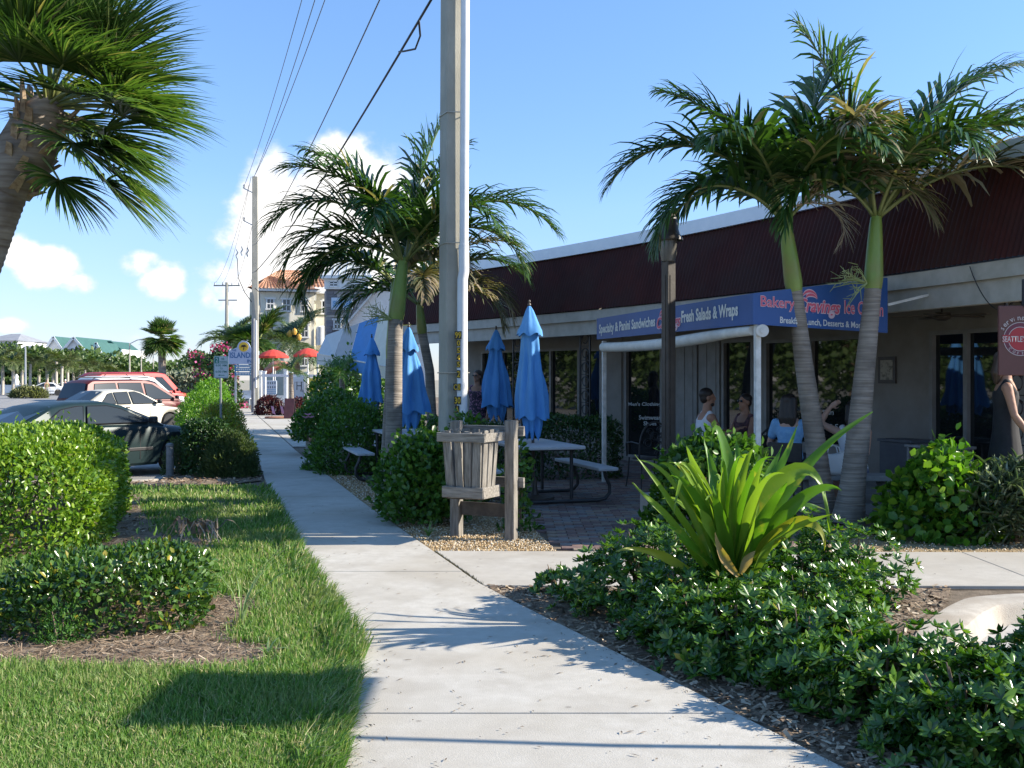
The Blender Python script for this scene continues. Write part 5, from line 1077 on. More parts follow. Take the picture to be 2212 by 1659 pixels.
# far fan palm beyond the parked cars
def far_fan_palm(label, loc, h, rc, n, seed, trunk_r=.2, group=None):
    t = thing('fan_palm', label, 'palm', loc, 0, group)
    ringed([(0, 0, -.1), (.05, 0, h*.5), (0.0, 0, h)], trunk_r*1.1, trunk_r*.9, .12, 10).build('trunk', M['trunk2'], t, smooth=True); r_ = random.Random(seed)
    for i in range(n): fan(t, (0, 0, h+.15), i*137.5, r_.choice([-35, -20, -5, 10, 25, 45, 65, 80]), rc*.42, rc*.60, seed*50+i, 26, .07*rc/1.2, 1.3, st=4)
    return t
far_fan_palm('tall round headed fan palm standing alone beyond the parked cars', tuple(P(349, 800, 62).xy)+(ROADZ,), 4.05, 1.55, 56, 21, .24)
# ================================================================== WOODEN LITTER BIN
def wood(name, a, b_, sc=7): return pbr(name, a, b_, sc, .85, .6, 30, stretch=(6, 6, .6), lo=.3, hi=.7)
M['wood'] = wood('weathered_grey_wood', (0.10, 0.088, 0.072), (0.31, 0.285, 0.25)); M['woodh'] = pbr('weathered_grey_rail', (0.11, 0.097, 0.08), (0.34, 0.31, 0.27), 7, .85, .6, 30, stretch=(.6, 6, 6), lo=.3, hi=.7); M['wooddark'] = pbr('dark_bin_wood', (0.05, 0.042, 0.036), (0.11, 0.095, 0.08), 7, .85, .5, 30)  # last one: darker wood tone for the bin's bottom rail and floor
tb = thing('litter_bin', 'weathered grey slatted wooden litter bin hung between two timber posts', 'litter bin', (-0.31, 10.38, -0.02), math.atan2(-.42, .9))
def plank(a, b_, w, t, up, name='slat', m='wood', jit=.004):
    b = MB().bar(a, b_, w, t, up); b.v = [(x+random.uniform(-jit, jit), y+random.uniform(-jit, jit), z+random.uniform(-jit, jit)) for x, y, z in b.v]; return b.build(name, M[m], tb, bevel=.004)
for x, h_ in ((.31, 1.21), (-.31, 1.20)):
    b = MB().box((x, .05, h_/2), (.105, .105, h_), jit=.004); b.add([(x-.045, .005, h_+.028), (x+.02, .0, h_+.034), (x+.045, .095, h_+.022), (x-.04, .09, h_+.03)], [(0, 1, 2, 3)])
    b.build('post', M['wood'], tb, bevel=.008)
plank((-.31, .06, .30), (.31, .06, .30), .04, .14, (0, 0, 1), 'bottom_rail', 'wooddark')
for z_ in (1.10, .58): plank((-.40, .125, z_), (.42, .125, z_), .035, .10, (0, 0, 1), 'back_rail', 'woodh')
# tapered box: top rim wider than bottom, leaning forward
W1, W0, D1, D0, ZB, ZT_ = .225, .18, .21, .16, .46, 1.12; cy = -.22
def rim(z): t = (z-ZB)/(ZT_-ZB); return W0+(W1-W0)*t, D0+(D1-D0)*t
for k, x in enumerate((-.75, -.25, .25, .75)):
    for sgn in (-1, 1):
        plank((x*W0, cy+sgn*D0, ZB), (x*W1+random.uniform(-.008, .008), cy+sgn*D1, ZT_+random.uniform(-.015, .012)), .022, .078, (1, 0, 0), 'slat', jit=.008)
for y in (-.68, -.05, .6):
    for sgn in (-1, 1): plank((sgn*W0, cy+y*D0, ZB), (sgn*W1, cy+y*D1, ZT_+random.uniform(-.01, .015)), .022, .086, (0, 1, 0), 'slat', jit=.008)
for z_, h_ in ((1.055, .085), (.515, .11)):
    w_, d_ = rim(z_); w_ += .022; d_ += .022
    plank((-w_-.02, cy-d_, z_), (w_+.02, cy-d_, z_), .026, h_, (0, 0, 1), 'band', 'woodh'); plank((-w_, cy+d_, z_), (w_, cy+d_, z_), .026, h_, (0, 0, 1), 'band', 'woodh')
    for sgn in (-1, 1): plank((sgn*(w_+.012), cy-d_+.0, z_), (sgn*(w_+.012), cy+d_, z_), .026, h_, (0, 0, 1), 'band', 'woodh')
MB().box((0, cy, .455), (.38, .32, .02)).build('floor', M['wooddark'], tb)
# ================================================================== PICNIC TABLES
M['tabletop'] = pbr('table_top', (0.36, 0.37, 0.385), (0.45, 0.46, 0.47), 5, .55, .1, 40); M['pipe'] = pbr('table_pipe', (0.022, 0.022, 0.024), (0.045, 0.042, 0.04), 8, .5)
def picnic(label, loc, rz, slatted=False):
    t = thing('picnic_table', label, 'picnic table', loc, rz, 'picnic tables on the patio'); L_ = 1.75
    if slatted:
        for k in range(5): MB().box((-.30+.15*k, 0, .735), (.14, L_, .035)).build('top_slat', M['tabletop'], t, bevel=.004)
    else: MB().box((0, 0, .735), (.85, L_, .045)).build('top', M['tabletop'], t, bevel=.012)
    for s in (-1, 1):
        if slatted:
            for k in (-1, 1): MB().box((s*.74+k*.07, 0, .45), (.13, L_, .035)).build('bench_slat', M['tabletop'], t, bevel=.004)
        else: MB().box((s*.74, 0, .45), (.27, L_, .045)).build('bench', M['tabletop'], t, bevel=.012)
    for y in (-.60, .60):
        for s in (-1, 1):
            MB().tube([(s*.33, y, .71), (s*.33, y, .4), (s*.33, y, .06)], .024, 8).build('leg', M['pipe'], t, smooth=True)
            MB().tube([(s*.78, y, .43), (s*.80, y, .34), (s*.86, y, .22), (s*.86, y, .12), (s*.80, y, .05), (s*.70, y, .03), (s*.33, y, .03), (0, y, .03)], .024, 8).build('bench_loop', M['pipe'], t, smooth=True)
        MB().bar((-.38, y, .70), (.38, y, .70), .05, .03).build('cross_bar', M['pipe'], t)
    return t
tz = math.atan(.3)
picnic('pale picnic table with black pipe legs on the patio right of the litter bin', (0.28, 13.72, 0), tz)
picnic('white slatted picnic table half hidden behind bushes left of the utility pole', (-1.78, 16.75, 0), tz, True)
# ================================================================== CLOSED BLUE UMBRELLAS
M['umb'] = pbr('umbrella_blue', (0.06, 0.245, 0.58), (0.095, 0.31, 0.66), 5, .8, .5, 14, stretch=(1, 1, .4)); M['polew'] = pbr('umbrella_pole', (0.06, 0.045, 0.035), (0.10, 0.08, 0.06), 9, .5)
def umbrella(label, loc, ztop, zlow, rbot, seed, lean=(0, 0)):
    t = thing('patio_umbrella', label, 'umbrella', loc, 0, 'closed blue patio umbrellas'); r_ = random.Random(seed); n = 48; H = ztop-zlow
    MB().tube([(0, 0, 0), (lean[0]*.5, lean[1]*.5, ztop*.5), (lean[0], lean[1], ztop)], .02, 8).build('pole', M['polew'], t, smooth=True)
    MB().lathe([(.0, .085), (.012, .08), (.02, .06), (.010, .045), (.022, .03), (.024, .012), (.012, 0)][::-1], 10, (lean[0], lean[1], ztop)).build('finial', M['polew'], t, smooth=True)
    MB().lathe([(.26, 0), (.26, .04), (.06, .07), (.035, .16), (.03, .3)], 18).build('base', M['polew'], t, smooth=True)
    ph = [r_.uniform(-.35, .35) for _ in range(8)]; am = [r_.uniform(.7, 1.3) for _ in range(8)]
    def skirt(prof, nm, folds, sharp, bot=0.0):
        b = MB(); vs = []; m_ = len(prof)
        for i, (rr, z) in enumerate(prof):
            tz_ = (ztop-z)/H
            for j in range(n):
                a = 2*math.pi*j/n; f_ = a*8/(2*math.pi)+.25*math.sin(a*2+ph[0]); w = math.cos(2*math.pi*f_); k8 = int(f_) % 8
                k = rr*(1+folds*am[k8]*min(1, tz_*1.8)*(abs(w)**sharp*(1 if w > 0 else -1)))+rr*(.10*math.sin(3*a+5*tz_+ph[1]*9)+.08*math.sin(2*a-4*tz_+ph[3]*9)+.05*math.sin(7*a+11*tz_+ph[4]*9))
                zz = z-(bot*(.5+.5*math.cos(2*math.pi*f_+ph[2]))*(1+ph[k8]) if i == m_-1 else 0)
                vs.append((k*math.cos(a)+lean[0]*(z/ztop), k*math.sin(a)+lean[1]*(z/ztop), zz))
        b.add(vs, [(i*n+j, i*n+(j+1) % n, (i+1)*n+(j+1) % n, (i+1)*n+j) for i in range(m_-1) for j in range(n)]); return b.build(nm, M['umb'], t, smooth='all')
    skirt([(.02, ztop), (.055, ztop-.06), (.085, ztop-.14), (.125, ztop-.25), (.16, ztop-.33), (.168, ztop-.36)], 'vent_cap', .20, .8, .045)
    ps = [(.03, ztop-.08), (.07, ztop-.2)]
    for q in np.linspace(.2, 1, 12): ps.append((.085+(rbot-.085)*q**1.1+.012*math.sin(q*9+seed), ztop-.2-(H-.2)*q))
    skirt(ps, 'canopy', .24, .8, .06)
    skirt([(rbot*.5, zlow+.25), (rbot*.62, zlow+.1), (rbot*.55, zlow-.12), (rbot*.4, zlow-.2)], 'inner_fold', .3, .8, .12)
    return t
umbrella('tallest closed light blue umbrella, sunlit, standing in the picnic table right of the pole', (.30, 13.65, 0), 2.58, 1.12, .19, 1, (-.07, 0))
umbrella('shaded closed blue umbrella just right of the utility pole', (-.31, 20.0, 0), 2.57, 1.12, .27, 2)
umbrella('shaded closed blue umbrella in front of the dark bush, leftmost of four', tuple(P(803, 800, 22.5).xy)+(0,), 2.52, 1.13, .245, 3)
umbrella('closed bright blue umbrella half hidden behind the thick palm trunk', (-1.70, 16.85, 0), 2.46, 1.10, .27, 4)
# ================================================================== UTILITY POLES AND WIRES
M['poleconc'] = pbr('pole_concrete', (0.34, 0.325, 0.27), (0.43, 0.41, 0.35), 5, .9, .35, 70, stretch=(1, 1, .4), c3=(0.30, 0.29, 0.245), s3=1.1); M['pvc'] = pbr('white_conduit', (0.66, 0.67, 0.68), (0.74, 0.75, 0.76), 4, .45)
NP = Vector((-.775, 13.5, 0)); FP = Vector(tuple(P(551, 890, 50.5).xy)+(0,))
def conc_pole(name, label, loc, h, w0, w1, rz):
    t = thing(name, label, 'utility pole', loc, rz, 'concrete utility poles')
    b = MB(); c = .12
    for z, w in ((-.2, w0), (h, w1)):
        pass
    ring = lambda w, z: [(x*w/2, y*w/2, z) for x, y in ((-1+c, -1), (1-c, -1), (1, -1+c), (1, 1-c), (1-c, 1), (-1+c, 1), (-1, 1-c), (-1, -1+c))]
    zs = np.linspace(-.2, h, 14); vs = []
    for z in zs: vs += ring(w0+(w1-w0)*(z+.2)/(h+.2), z)
    b.add(vs, [(i*8+j, i*8+(j+1) % 8, (i+1)*8+(j+1) % 8, (i+1)*8+j) for i in range(13) for j in range(8)]+[tuple(range(13*8, 14*8))]); b.build('shaft', M['poleconc'], t); return t
np_ = conc_pole('utility_pole', 'near square concrete utility pole with white conduit and yellow numbers', NP, 11.6, .325, .22, R(24))
inv = (Matrix.Translation(np_.location) @ Matrix.Rotation(np_.rotation_euler.z, 4, 'Z')).inverted()
cxp = Vector((-.655, 13.30, 0)); MB().tube([(cxp.x, cxp.y, -.05), (cxp.x+.012, cxp.y, 2.9), (cxp.x+.03, cxp.y+.005, 3.0), (cxp.x+.028, cxp.y, 3.35)], .068, 16).build('lower_conduit', M['pvc'], np_, smooth=True, world=True)
MB().tube([(cxp.x+.03, cxp.y, 3.3), (cxp.x+.045, cxp.y+.01, 6), (cxp.x+.06, cxp.y+.05, 11)], .058, 16).build('upper_conduit', M['pvc'], np_, smooth=True, world=True)
for z_ in (1.69, 3.38, 5.08):
    b = MB(); w_ = .325-.105*(z_+.2)/11.8; h_ = w_/2+.006
    b.tube([(-h_, h_, z_), (-h_, -h_, z_), (h_*.25, -h_-.075, z_), (h_*.85, -h_-.07, z_), (h_, -h_*.55, z_), (h_, h_, z_), (-h_, h_, z_)], .008, 5, False); b.build('strap', pbr('steel_strap', (0.36, 0.33, 0.27), (0.45, 0.42, 0.36), 20, .5, metal=.6) if 'strap' not in M else M['strap'], np_)
nb_ = pbr('tag_black', (.02, .018, .015), rough=.6); ny = pbr('tag_yellow', (.66, .42, .02), rough=.6)
for body, px, py, wpx, hpx in (('99', 991, 727, 15, 17), ('0', 992, 744, 8, 15), ('5', 992, 760, 8, 14), ('4', 992, 775, 8, 14), ('5', 992, 790, 8, 14), ('2', 992, 811, 8, 17), ('C', 985, 839, 8, 15), ('B', 993, 839, 7, 15), ('30', 990, 868, 15, 17), ('A', 989, 887, 9, 16)):
    d = 13.228; c = P(px-1.5, py-3, d); w_, h_ = wpx/FPX*d, hpx/FPX*d
    MB().box((c.x, c.y, c.z), (w_, .006, h_)).build('number_plate', nb_, np_, world=True)
    text_obj('number', body, ny, np_, c+Vector((-w_*.42, -.0042, -h_*.40)), (1, 0, 0), (0, 0, 1), w_*.84, h_*.8, .02)
fp_ = conc_pole('utility_pole', 'distant tall concrete utility pole with insulators beside the far sidewalk', FP, 11.6, .36, .26, R(10))
MB().tube([(-.06, -.22, 0), (-.06, -.21, 4.6)], .085, 10).build('dark_conduit', pbr('grey_guard', (.16, .17, .19), (.2, .21, .23), 6, .5), fp_, smooth=True)
MB().tube([(.06, -.235, 1.2), (.06, -.225, 4.5)], .05, 10).build('conduit', M['pvc'], fp_, smooth=True)
for z_ in (11.0, 9.4):
    MB().bar((0, -.05, z_-.25), (-.52, -.05, z_), .04, .05).build('arm', M['steel'], fp_); MB().lathe([(.05, 0), (.06, .05), (.03, .1), (.055, .14), (.02, .2)], 8, (-.52, -.05, z_)).build('insulator', M['steel'], fp_)
for x, z_ in ((-.35, 7.9), (-.62, 7.95), (-.85, 7.8)):
    MB().tube([(x, -.05, z_-.25), (x-.05, -.05, z_-.1), (x+.03, -.05, z_+.05), (x-.03, -.05, z_+.2)], .035, 6).build('cutout_switch', M['steel'], fp_)
MB().tube([(-.85, -.05, 7.6), (-.8, -.05, 6.6), (-.5, -.05, 5.9), (-.15, -.05, 5.4)], .02, 5).build('riser_cable', M['black'], fp_)
MB().tube([(.0, -.2, 6.1), (.22, -.22, 5.9), (.26, -.22, 5.2), (.2, -.2, 4.4)], .02, 5).build('riser_cable', M['black'], fp_)
def wire(label, a, b_, sag, r=.008, n=24, m=None):
    a, b_ = Vector(a), Vector(b_); w = MB().tube([a.lerp(b_, t)+Vector((0, 0, -sag*4*t*(1-t))) for t in np.linspace(0, 1, n)], r, 5)
    return tag(w.build('overhead_wire', m or M['wire'], smooth='all'), label, 'wire', 'overhead wires')
M['wire'] = pbr('weathered_wire', (.10, .11, .13), rough=.6)
f0 = FP; n0 = NP
wire('upper overhead wire from the distant pole top, right of its twin', f0+Vector((0, 0, 11.7)), n0+Vector((0, 0, 11.5)), .5, .012)
wire('second overhead wire running close beside the topmost wire', f0+Vector((-.05, 0, 11.6)), n0+Vector((-.35, 0, 11.55)), .5, .012)
wire('overhead wire on the outer left insulator of the distant pole', f0+Vector((-.52, 0, 11.2)), n0+Vector((-.75, 0, 11.3)), .55, .010)
wire('middle overhead cable crossing the sky above the palms', f0+Vector((0.05, 0, 8.3)), n0+Vector((0, -.1, 8.7)), .45, .014)
M['bcable'] = pbr('black_cable', (.012, .012, .014), rough=.6)
wire('thick black overhead cable with a sagging loop', f0+Vector((0.05, 0, 6.95)), n0+Vector((0, -.1, 7.05)), .35, .020, m=M['bcable'])
lp = MB(); q0, q1 = P(862, 112, 16.5), P(905, 45, 15.0)
lp.tube([q0, q0.lerp(q1, .15)+Vector((.03, 0, -.06)), q0.lerp(q1, .45)+Vector((.12, 0, -.16)), q0.lerp(q1, .75)+Vector((.10, 0, -.10)), q1], .016, 6)
tag(lp.build('cable_loop', M['bcable'], smooth='all'), 'slack loop of black cable hanging below the overhead cable', 'cable')
F2 = Vector(tuple(P(490, 800, 98).xy)+(0,))
fp2 = thing('utility_pole', 'thin far utility pole with a crossarm above the pink flowers', 'utility pole', F2, 0, 'concrete utility poles')
MB().tube([(0, 0, -.2), (0, 0, 10.9)], [.22, .15], 8).build('shaft', M['poleconc'], fp2)
MB().box((0, 0, 10.6), (2.5, .12, .12)).build('crossarm', M['poleconc'], fp2); MB().box((.1, 0, 9.2), (1.8, .1, .1)).build('crossarm', M['poleconc'], fp2)
for x in (-1.15, -.4, .5, 1.15): MB().tube([(x, 0, 10.6), (x, 0, 10.9)], .06, 6).build('insulator', M['steel'], fp2)
for k, (x, z0_) in enumerate(((-1.15, 11.2), (-.4, 11.6), (.5, 9.4), (1.15, 7.0))):
    wire(['outer left', 'inner left', 'inner right', 'outer right'][k]+' wire running on from the distant pole to the far crossarm', f0+Vector((-.3+.1*k, 0, z0_)), F2+Vector((x, 0, 10.85)), .9, .012)
# ================================================================== LAMP POST
lp0 = Vector(tuple(P(1444, 900, 12.3).xy)+(0,)); lm = thing('lamp_post', 'dark bronze square lamp post with bell shaped hood in front of the blue awning', 'street lamp', lp0, R(30))
brz = pbr('bronze_paint', (.03, .024, .019), (.055, .044, .035), 9, .5, .15, 40)
MB().box((0, 0, 1.5), (.125, .125, 3.04)).build('post', brz, lm, bevel=.012)
for a in range(4):
    MB().box((math.cos(a*math.pi/2)*.063, math.sin(a*math.pi/2)*.063, 1.5), (.012 if a % 2 == 0 else .05, .05 if a % 2 == 0 else .012, 2.7)).build('flute', brz, lm)
lg = MB().lathe([(.05, 3.0), (.085, 3.02), (.10, 3.10), (.105, 3.28), (.10, 3.34)], 16).build('lantern', pbr('smoked_lens', (.09, .085, .075), (.14, .13, .11), 4, .25), lm, smooth=True)
MB().lathe([(.175, 3.27), (.17, 3.30), (.135, 3.35), (.115, 3.42), (.11, 3.50), (.095, 3.555), (.06, 3.60), (.02, 3.615), (.015, 3.66), (.0, 3.67)], 20, cap=False).build('hood', brz, lm, smooth=True)
# ================================================================== PARKING SIGN, BOLLARD
ps0 = Vector(tuple(P(478, 900, 22).xy)+(-.02,)); pk_ = thing('parking_sign', 'white and green two hour parking sign on a grey post', 'sign', ps0)
MB().tube([(0, 0, 0), (-.02, 0, 2.12)], .026, 8).build('post', pbr('sign_post', (.16, .18, .17), (.22, .24, .23), 8, .5), pk_, smooth=True)
sgc = P(478, 793, 21.96)
M['signw'] = pbr('sign_white', (.62, .64, .64), rough=.4); M['signg'] = pbr('sign_green', (.02, .20, .15), rough=.4)
def rrect(w, h, r, n=5): return [(sx_*(w/2-r)+r*math.cos(a), sy_*(h/2-r)+r*math.sin(a)) for sx_, sy_, a0 in ((1, 1, 0), (-1, 1, 90), (-1, -1, 180), (1, -1, 270)) for a in [R(a0+90*k/n) for k in range(n+1)]]
fr_ = lambda o: (o, Vector((1, 0, 0)), Vector((0, 0, 1)), Vector((0, -1, 0)))
MB().prism(rrect(.315, .475, .03), 0, .004, fr_(sgc)).build('plate', M['signw'], pk_, world=True)
b = MB(); b.prism(rrect(.295, .455, .025), .004, .0046, fr_(sgc)); b.build('border', M['signg'], pk_, world=True)
MB().prism(rrect(.282, .442, .022), .0046, .0052, fr_(sgc)).build('face', M['signw'], pk_, world=True)
MB().prism([(-.141, .085), (-.045, .085), (-.045, .215), (-.141, .215)], .0052, .0058, fr_(sgc)).build('number_panel', M['signg'], pk_, world=True)
MB().prism([(-.141, .078), (.141, .078), (.141, .085), (-.141, .085)], .0052, .0058, fr_(sgc)).build('rule', M['signg'], pk_, world=True)
def st(body, x, z, w, h, m=None, bold=.01): text_obj('lettering', body, m or M['signg'], pk_, sgc+Vector((x, -.0062, z)), (1, 0, 0), (0, 0, 1), w, h, bold)
st('2', -.118, .10, .05, .10, M['signw']); st('HR', .0, .15, .07, .05); st('PARKING', -.032, .093, .16, .042); st('8:00 AM', -.12, .015, .235, .045); st('TO', -.03, -.05, .06, .038); st('6:00 PM', -.12, -.12, .235, .045)
MB().prism([(-.07, -.175), (-.03, -.155), (-.03, -.168), (.07, -.168), (.07, -.182), (-.03, -.182), (-.03, -.195)], .0052, .006, fr_(sgc)).build('arrow', M['signg'], pk_, world=True)
bo = thing('bollard', 'short dark grey metal bollard at the end of the lawn by the parked car', 'bollard', tuple(G(367, 1026).xy)+(-.02,))
MB().lathe([(.062, 0), (.062, .48), (.058, .50), (.068, .505), (.068, .525), (.05, .55), (.0, .56)], 16).build('tube', pbr('bollard_grey', (.12, .12, .12), (.2, .2, .2), 12, .55), bo, smooth=True)
# sign on a post just outside the picture, whose shadow falls on the grass and the sidewalk
os_ = thing('roadside_sign', 'square sign on a slightly bowed post at the edge of the parking lot', 'sign', (3.35, 4.42, -.14))
MB().tube([(0, 0, 0), (-.01, .02, .9), (0, .09, 1.7), (.03, .2, 2.3), (.04, .45, 2.92)], .022, 8).build('post', M['steel'], os_, smooth=True)
MB().box((.035, .72, 2.62), (.02, .80, .60)).build('plate', M['signw'], os_)
# ================================================================== IRON CHAIRS, BAG
def iron_chair(label, loc, rz):
    t = thing('iron_chair', label, 'chair', loc, rz, 'wrought iron patio chairs')
    for x in (-.21, .21):
        for y in (-.2, .2): MB().tube([(x, y, .44), (x*1.05, y*1.1, .2), (x*1.15, y*1.25, 0)], .012, 6).build('leg', M['black'], t)
    MB().lathe([(.0, .45), (.20, .45), (.24, .44), (.235, .425), (.0, .42)], 18, sy=.95).build('seat', M['black'], t, smooth=True)
    arch = [(math.cos(a)*.25, .215, .62+.36*math.sin(a)) for a in np.linspace(math.pi, 0, 15)]
    MB().tube([(-.25, .2, .44)]+arch+[(.25, .2, .44)], .014, 6).build('back_frame', M['black'], t, smooth=True)
    b = MB(); r_ = random.Random(3)
    for k in range(11):
        cx_, cz = r_.uniform(-.17, .17), r_.uniform(.5, .86); rr = r_.uniform(.045, .085)
        b.tube([(cx_+rr*math.cos(a)*(1-a/16), .212, cz+rr*math.sin(a)*(1-a/16)) for a in np.linspace(0, 8, 18)], .007, 4)
    b.build('scrollwork', M['black'], t, kind='stuff')
    for s in (-1, 1): MB().tube([(s*.25, .2, .66), (s*.27, 0, .68), (s*.27, -.18, .66), (s*.25, -.2, .46)], .012, 6).build('arm', M['black'], t, smooth=True)
    return t
iron_chair('black scroll back iron chair beside the shop door, left of the lamp post', tuple(P(1400, 950, 15.2).xy)+(0,), R(200)); iron_chair('black scroll back iron chair behind the seated woman in blue', tuple(P(1672, 930, 13.6).xy)+(0,), R(170))
cb0 = P(1808, 1040, 12.3); cbn = thing('stone_bench', 'low grey stone bench under the two palms', 'bench', (cb0.x+.15, 12.35, 0), R(-12))
stn = pbr('bench_stone', (.25, .24, .23), (.34, .33, .31), 8, .9, .4, 50)
MB().box((0, 0, .43), (1.25, .40, .07)).build('seat', stn, cbn, bevel=.012)
for x in (-.45, .45): MB().lathe([(.13, 0), (.13, .05), (.08, .09), (.07, .2), (.09, .3), (.13, .36), (.13, .40)], 12, (x, 0, 0)).build('pedestal', stn, cbn, smooth=True)
bg0 = P(1798, 1045, 12.25); bag = thing('shopping_bag', 'white plastic shopping bag with faint print on the stone bench', 'bag', (bg0.x, bg0.y, .465))
b = MB(); n = 20; vs = []; r_ = random.Random(6); prof = [(.135, .0), (.15, .05), (.155, .14), (.15, .22), (.145, .27)]
for i, (rr, z) in enumerate(prof):
    for j in range(n):
        a = 6.283*j/n; k = rr*(1+.05*math.sin(5*a+i)+r_.uniform(-.02, .02)); vs.append((k*math.cos(a)*1.15, k*math.sin(a)*.55, z+(.03*math.cos(2*a) if i == 4 else 0)))
b.add(vs, [(i*n+j, i*n+(j+1) % n, (i+1)*n+(j+1) % n, (i+1)*n+j) for i in range(4) for j in range(n)]+[tuple(range(n-1, -1, -1))]); b.build('body', M['white'], bag, smooth='all')
for s in (-1, 1): MB().tube([(-.08, s*.06, .26), (-.06, s*.05, .33), (0, s*.04, .355), (.06, s*.05, .33), (.08, s*.06, .26)], .008, 5).build('handle', M['white'], bag)
# concrete block with a small plate by the patio edge
kb = Vector(tuple(G(1415, 1130).xy)+(0,)); pd = thing('concrete_marker', 'small square concrete block at the patio corner behind the strap leaved plant', 'block', kb, .2)
MB().box((0, 0, .16), (.27, .27, .34)).build('body', M['kerb'], pd, bevel=.015); MB().box((-.02, -.138, .15), (.06, .006, .12)).build('plate', pbr('brass', (.30, .19, .07), (.4, .27, .1), 8, .5), pd)
# ================================================================== PARKED CARS
M['carglass'] = pbr('car_glass', (.02, .028, .036), rough=.12, spec=.3); M['tyre'] = pbr('tyre', (.022, .022, .022), (.035, .034, .033), 14, .85); M['rim'] = pbr('wheel_rim', (.40, .40, .41), (.5, .5, .51), 10, .35, metal=.7)
M['trim'] = pbr('black_trim', (.02, .02, .022), rough=.5); M['lampc'] = pbr('clear_lamp', (.55, .55, .52), rough=.12); M['lampr'] = pbr('red_lamp', (.35, .02, .015), rough=.2); M['amber'] = pbr('amber_lamp', (.6, .2, .02), rough=.2)
def paint(name, c, rough=.22, metal=.25): 
    m = pbr(name, c, tuple(x*1.12 for x in c), 2.0, rough+.16, metal=metal*.4, coat=0, spec=.3); return m
def car(label, loc, head, L_, W_, H, top, roof, wins, pm_, name='parked_car', belt=None, ws=None, rw=None, rails=False, spoiler=False, wheel_r=.31, clad=None):
    """top: lower body upper line [(x,z)...]; roof: greenhouse line [(x,z)...]; wins: side window polygons (x,z). x forward, 0 at the middle."""
    t = thing(name, label, 'car', loc, head, 'cars parked nose in along the sidewalk'); xs_ = [p[0] for p in top]; zs_ = [p[1] for p in top]
    xa, xb_ = L_*.31, -L_*.285; sill = .2; Ra = wheel_r+.055; N_ = 64; vs = []; rings = []
    for i in range(N_+1):
        x = -L_/2+L_*i/N_; zt = float(np.interp(x, xs_, zs_)); e = abs(x)/(L_/2); w = W_/2*(1-.30*max(0, e-.84)**1.1/.16**.1*1.0 if e > .84 else 1); w = W_/2*(1-.22*max(0, (e-.8)/.2)**2.2)
        zb = sill+.10*max(0, (e-.86)/.14)
        for xc in (xa, xb_):
            if abs(x-xc) < Ra: zb = max(zb, wheel_r+math.sqrt(Ra*Ra-(x-xc)**2))
        zb = min(zb, zt-.08); zm = zb+(zt-zb)*.5; sh = .055
        half = [(w*.93, zb), (w*.985, zb+.05), (w, zm), (w*.985, zt-.14 if zt-.14 > zm else zm+.02), (w*.95, zt-.05), (w*.86, zt-.005), (w*.45, zt+.02), (0, zt+.028)]
        ring = half+[(-y, z) for y, z in half[-2::-1]]; rings.append([(x, y, z) for y, z in ring])
    k = len(rings[0]); b = MB()
    for r_ in rings: b.v += r_
    b.f = [(i*k+j, (i+1)*k+j, (i+1)*k+j+1, i*k+j+1) for i in range(N_) for j in range(k-1)]+[tuple(range(k)), tuple(range(N_*k+k-1, N_*k-1, -1))]; b.mi = [0]*len(b.f)
    b.build('body', pm_, t, smooth=True)
    bz = belt or .9*H*.68; rx = [p[0] for p in roof]; rz_ = [p[1] for p in roof]; wB, wR = W_/2*.90, W_/2*.70; zmax = max(rz_)
    yat = lambda z: wB+(wR-wB)*min(1, max(0, (z-bz)/(zmax-bz)))
    n2 = 40; vs = []; b = MB(); ring_n = 9
    for i in range(n2+1):
        x = rx[0]+(rx[-1]-rx[0])*i/n2; z = float(np.interp(x, rx, rz_)); y = yat(z); zb_ = min(bz-.06, z-.01)
        vs += [(x, wB, zb_), (x, y, z-.03), (x, y*.93, z), (x, y*.6, z+.022), (x, 0, z+.03), (x, -y*.6, z+.022), (x, -y*.93, z), (x, -y, z-.03), (x, -wB, zb_)]
    b.add(vs, [(i*9+j, (i+1)*9+j, (i+1)*9+j+1, i*9+j+1) for i in range(n2) for j in range(8)]+[tuple(range(9)), tuple(range(n2*9+8, n2*9-1, -1))])
    b.build('cabin', pm_, t, smooth=True)
    for poly in wins:
        for s in (-1, 1):
            q = MB(); o_ = [(x, s*(yat(z)+.010), z) for x, z in poly]; q.quad(*(o_ if s > 0 else o_[::-1])); q.build('side_window', M['carglass'], t)
            e_ = MB(); e_.tube([Vector(v) for v in o_+o_[:1]], .009, 4, False); e_.build('window_trim', M['trim'], t)
    for nm, (x0, z0, x1, z1) in (('windscreen', ws), ('rear_window', rw)):
        sg = 1 if nm == 'windscreen' else -1; q = MB(); off = .020; n_ = 6
        rows = []
        for j in range(n_+1):
            v = j/n_; z = z0+(z1-z0)*v; x = float(np.interp(z, [z0, z1], [x0, x1])); yy = yat(z)*.88; rows.append([(x+sg*off+sg*.0*abs(u), u*yy, z+.022*(1-abs(u))+.012) for u in (-1, -.5, 0, .5, 1)])
        for j in range(n_):
            for u in range(4): q.quad(rows[j][u], rows[j][u+1], rows[j+1][u+1], rows[j+1][u]) if sg > 0 else q.quad(rows[j][u+1], rows[j][u], rows[j+1][u], rows[j+1][u+1])
        q.build(nm, M['carglass'], t, smooth='all')
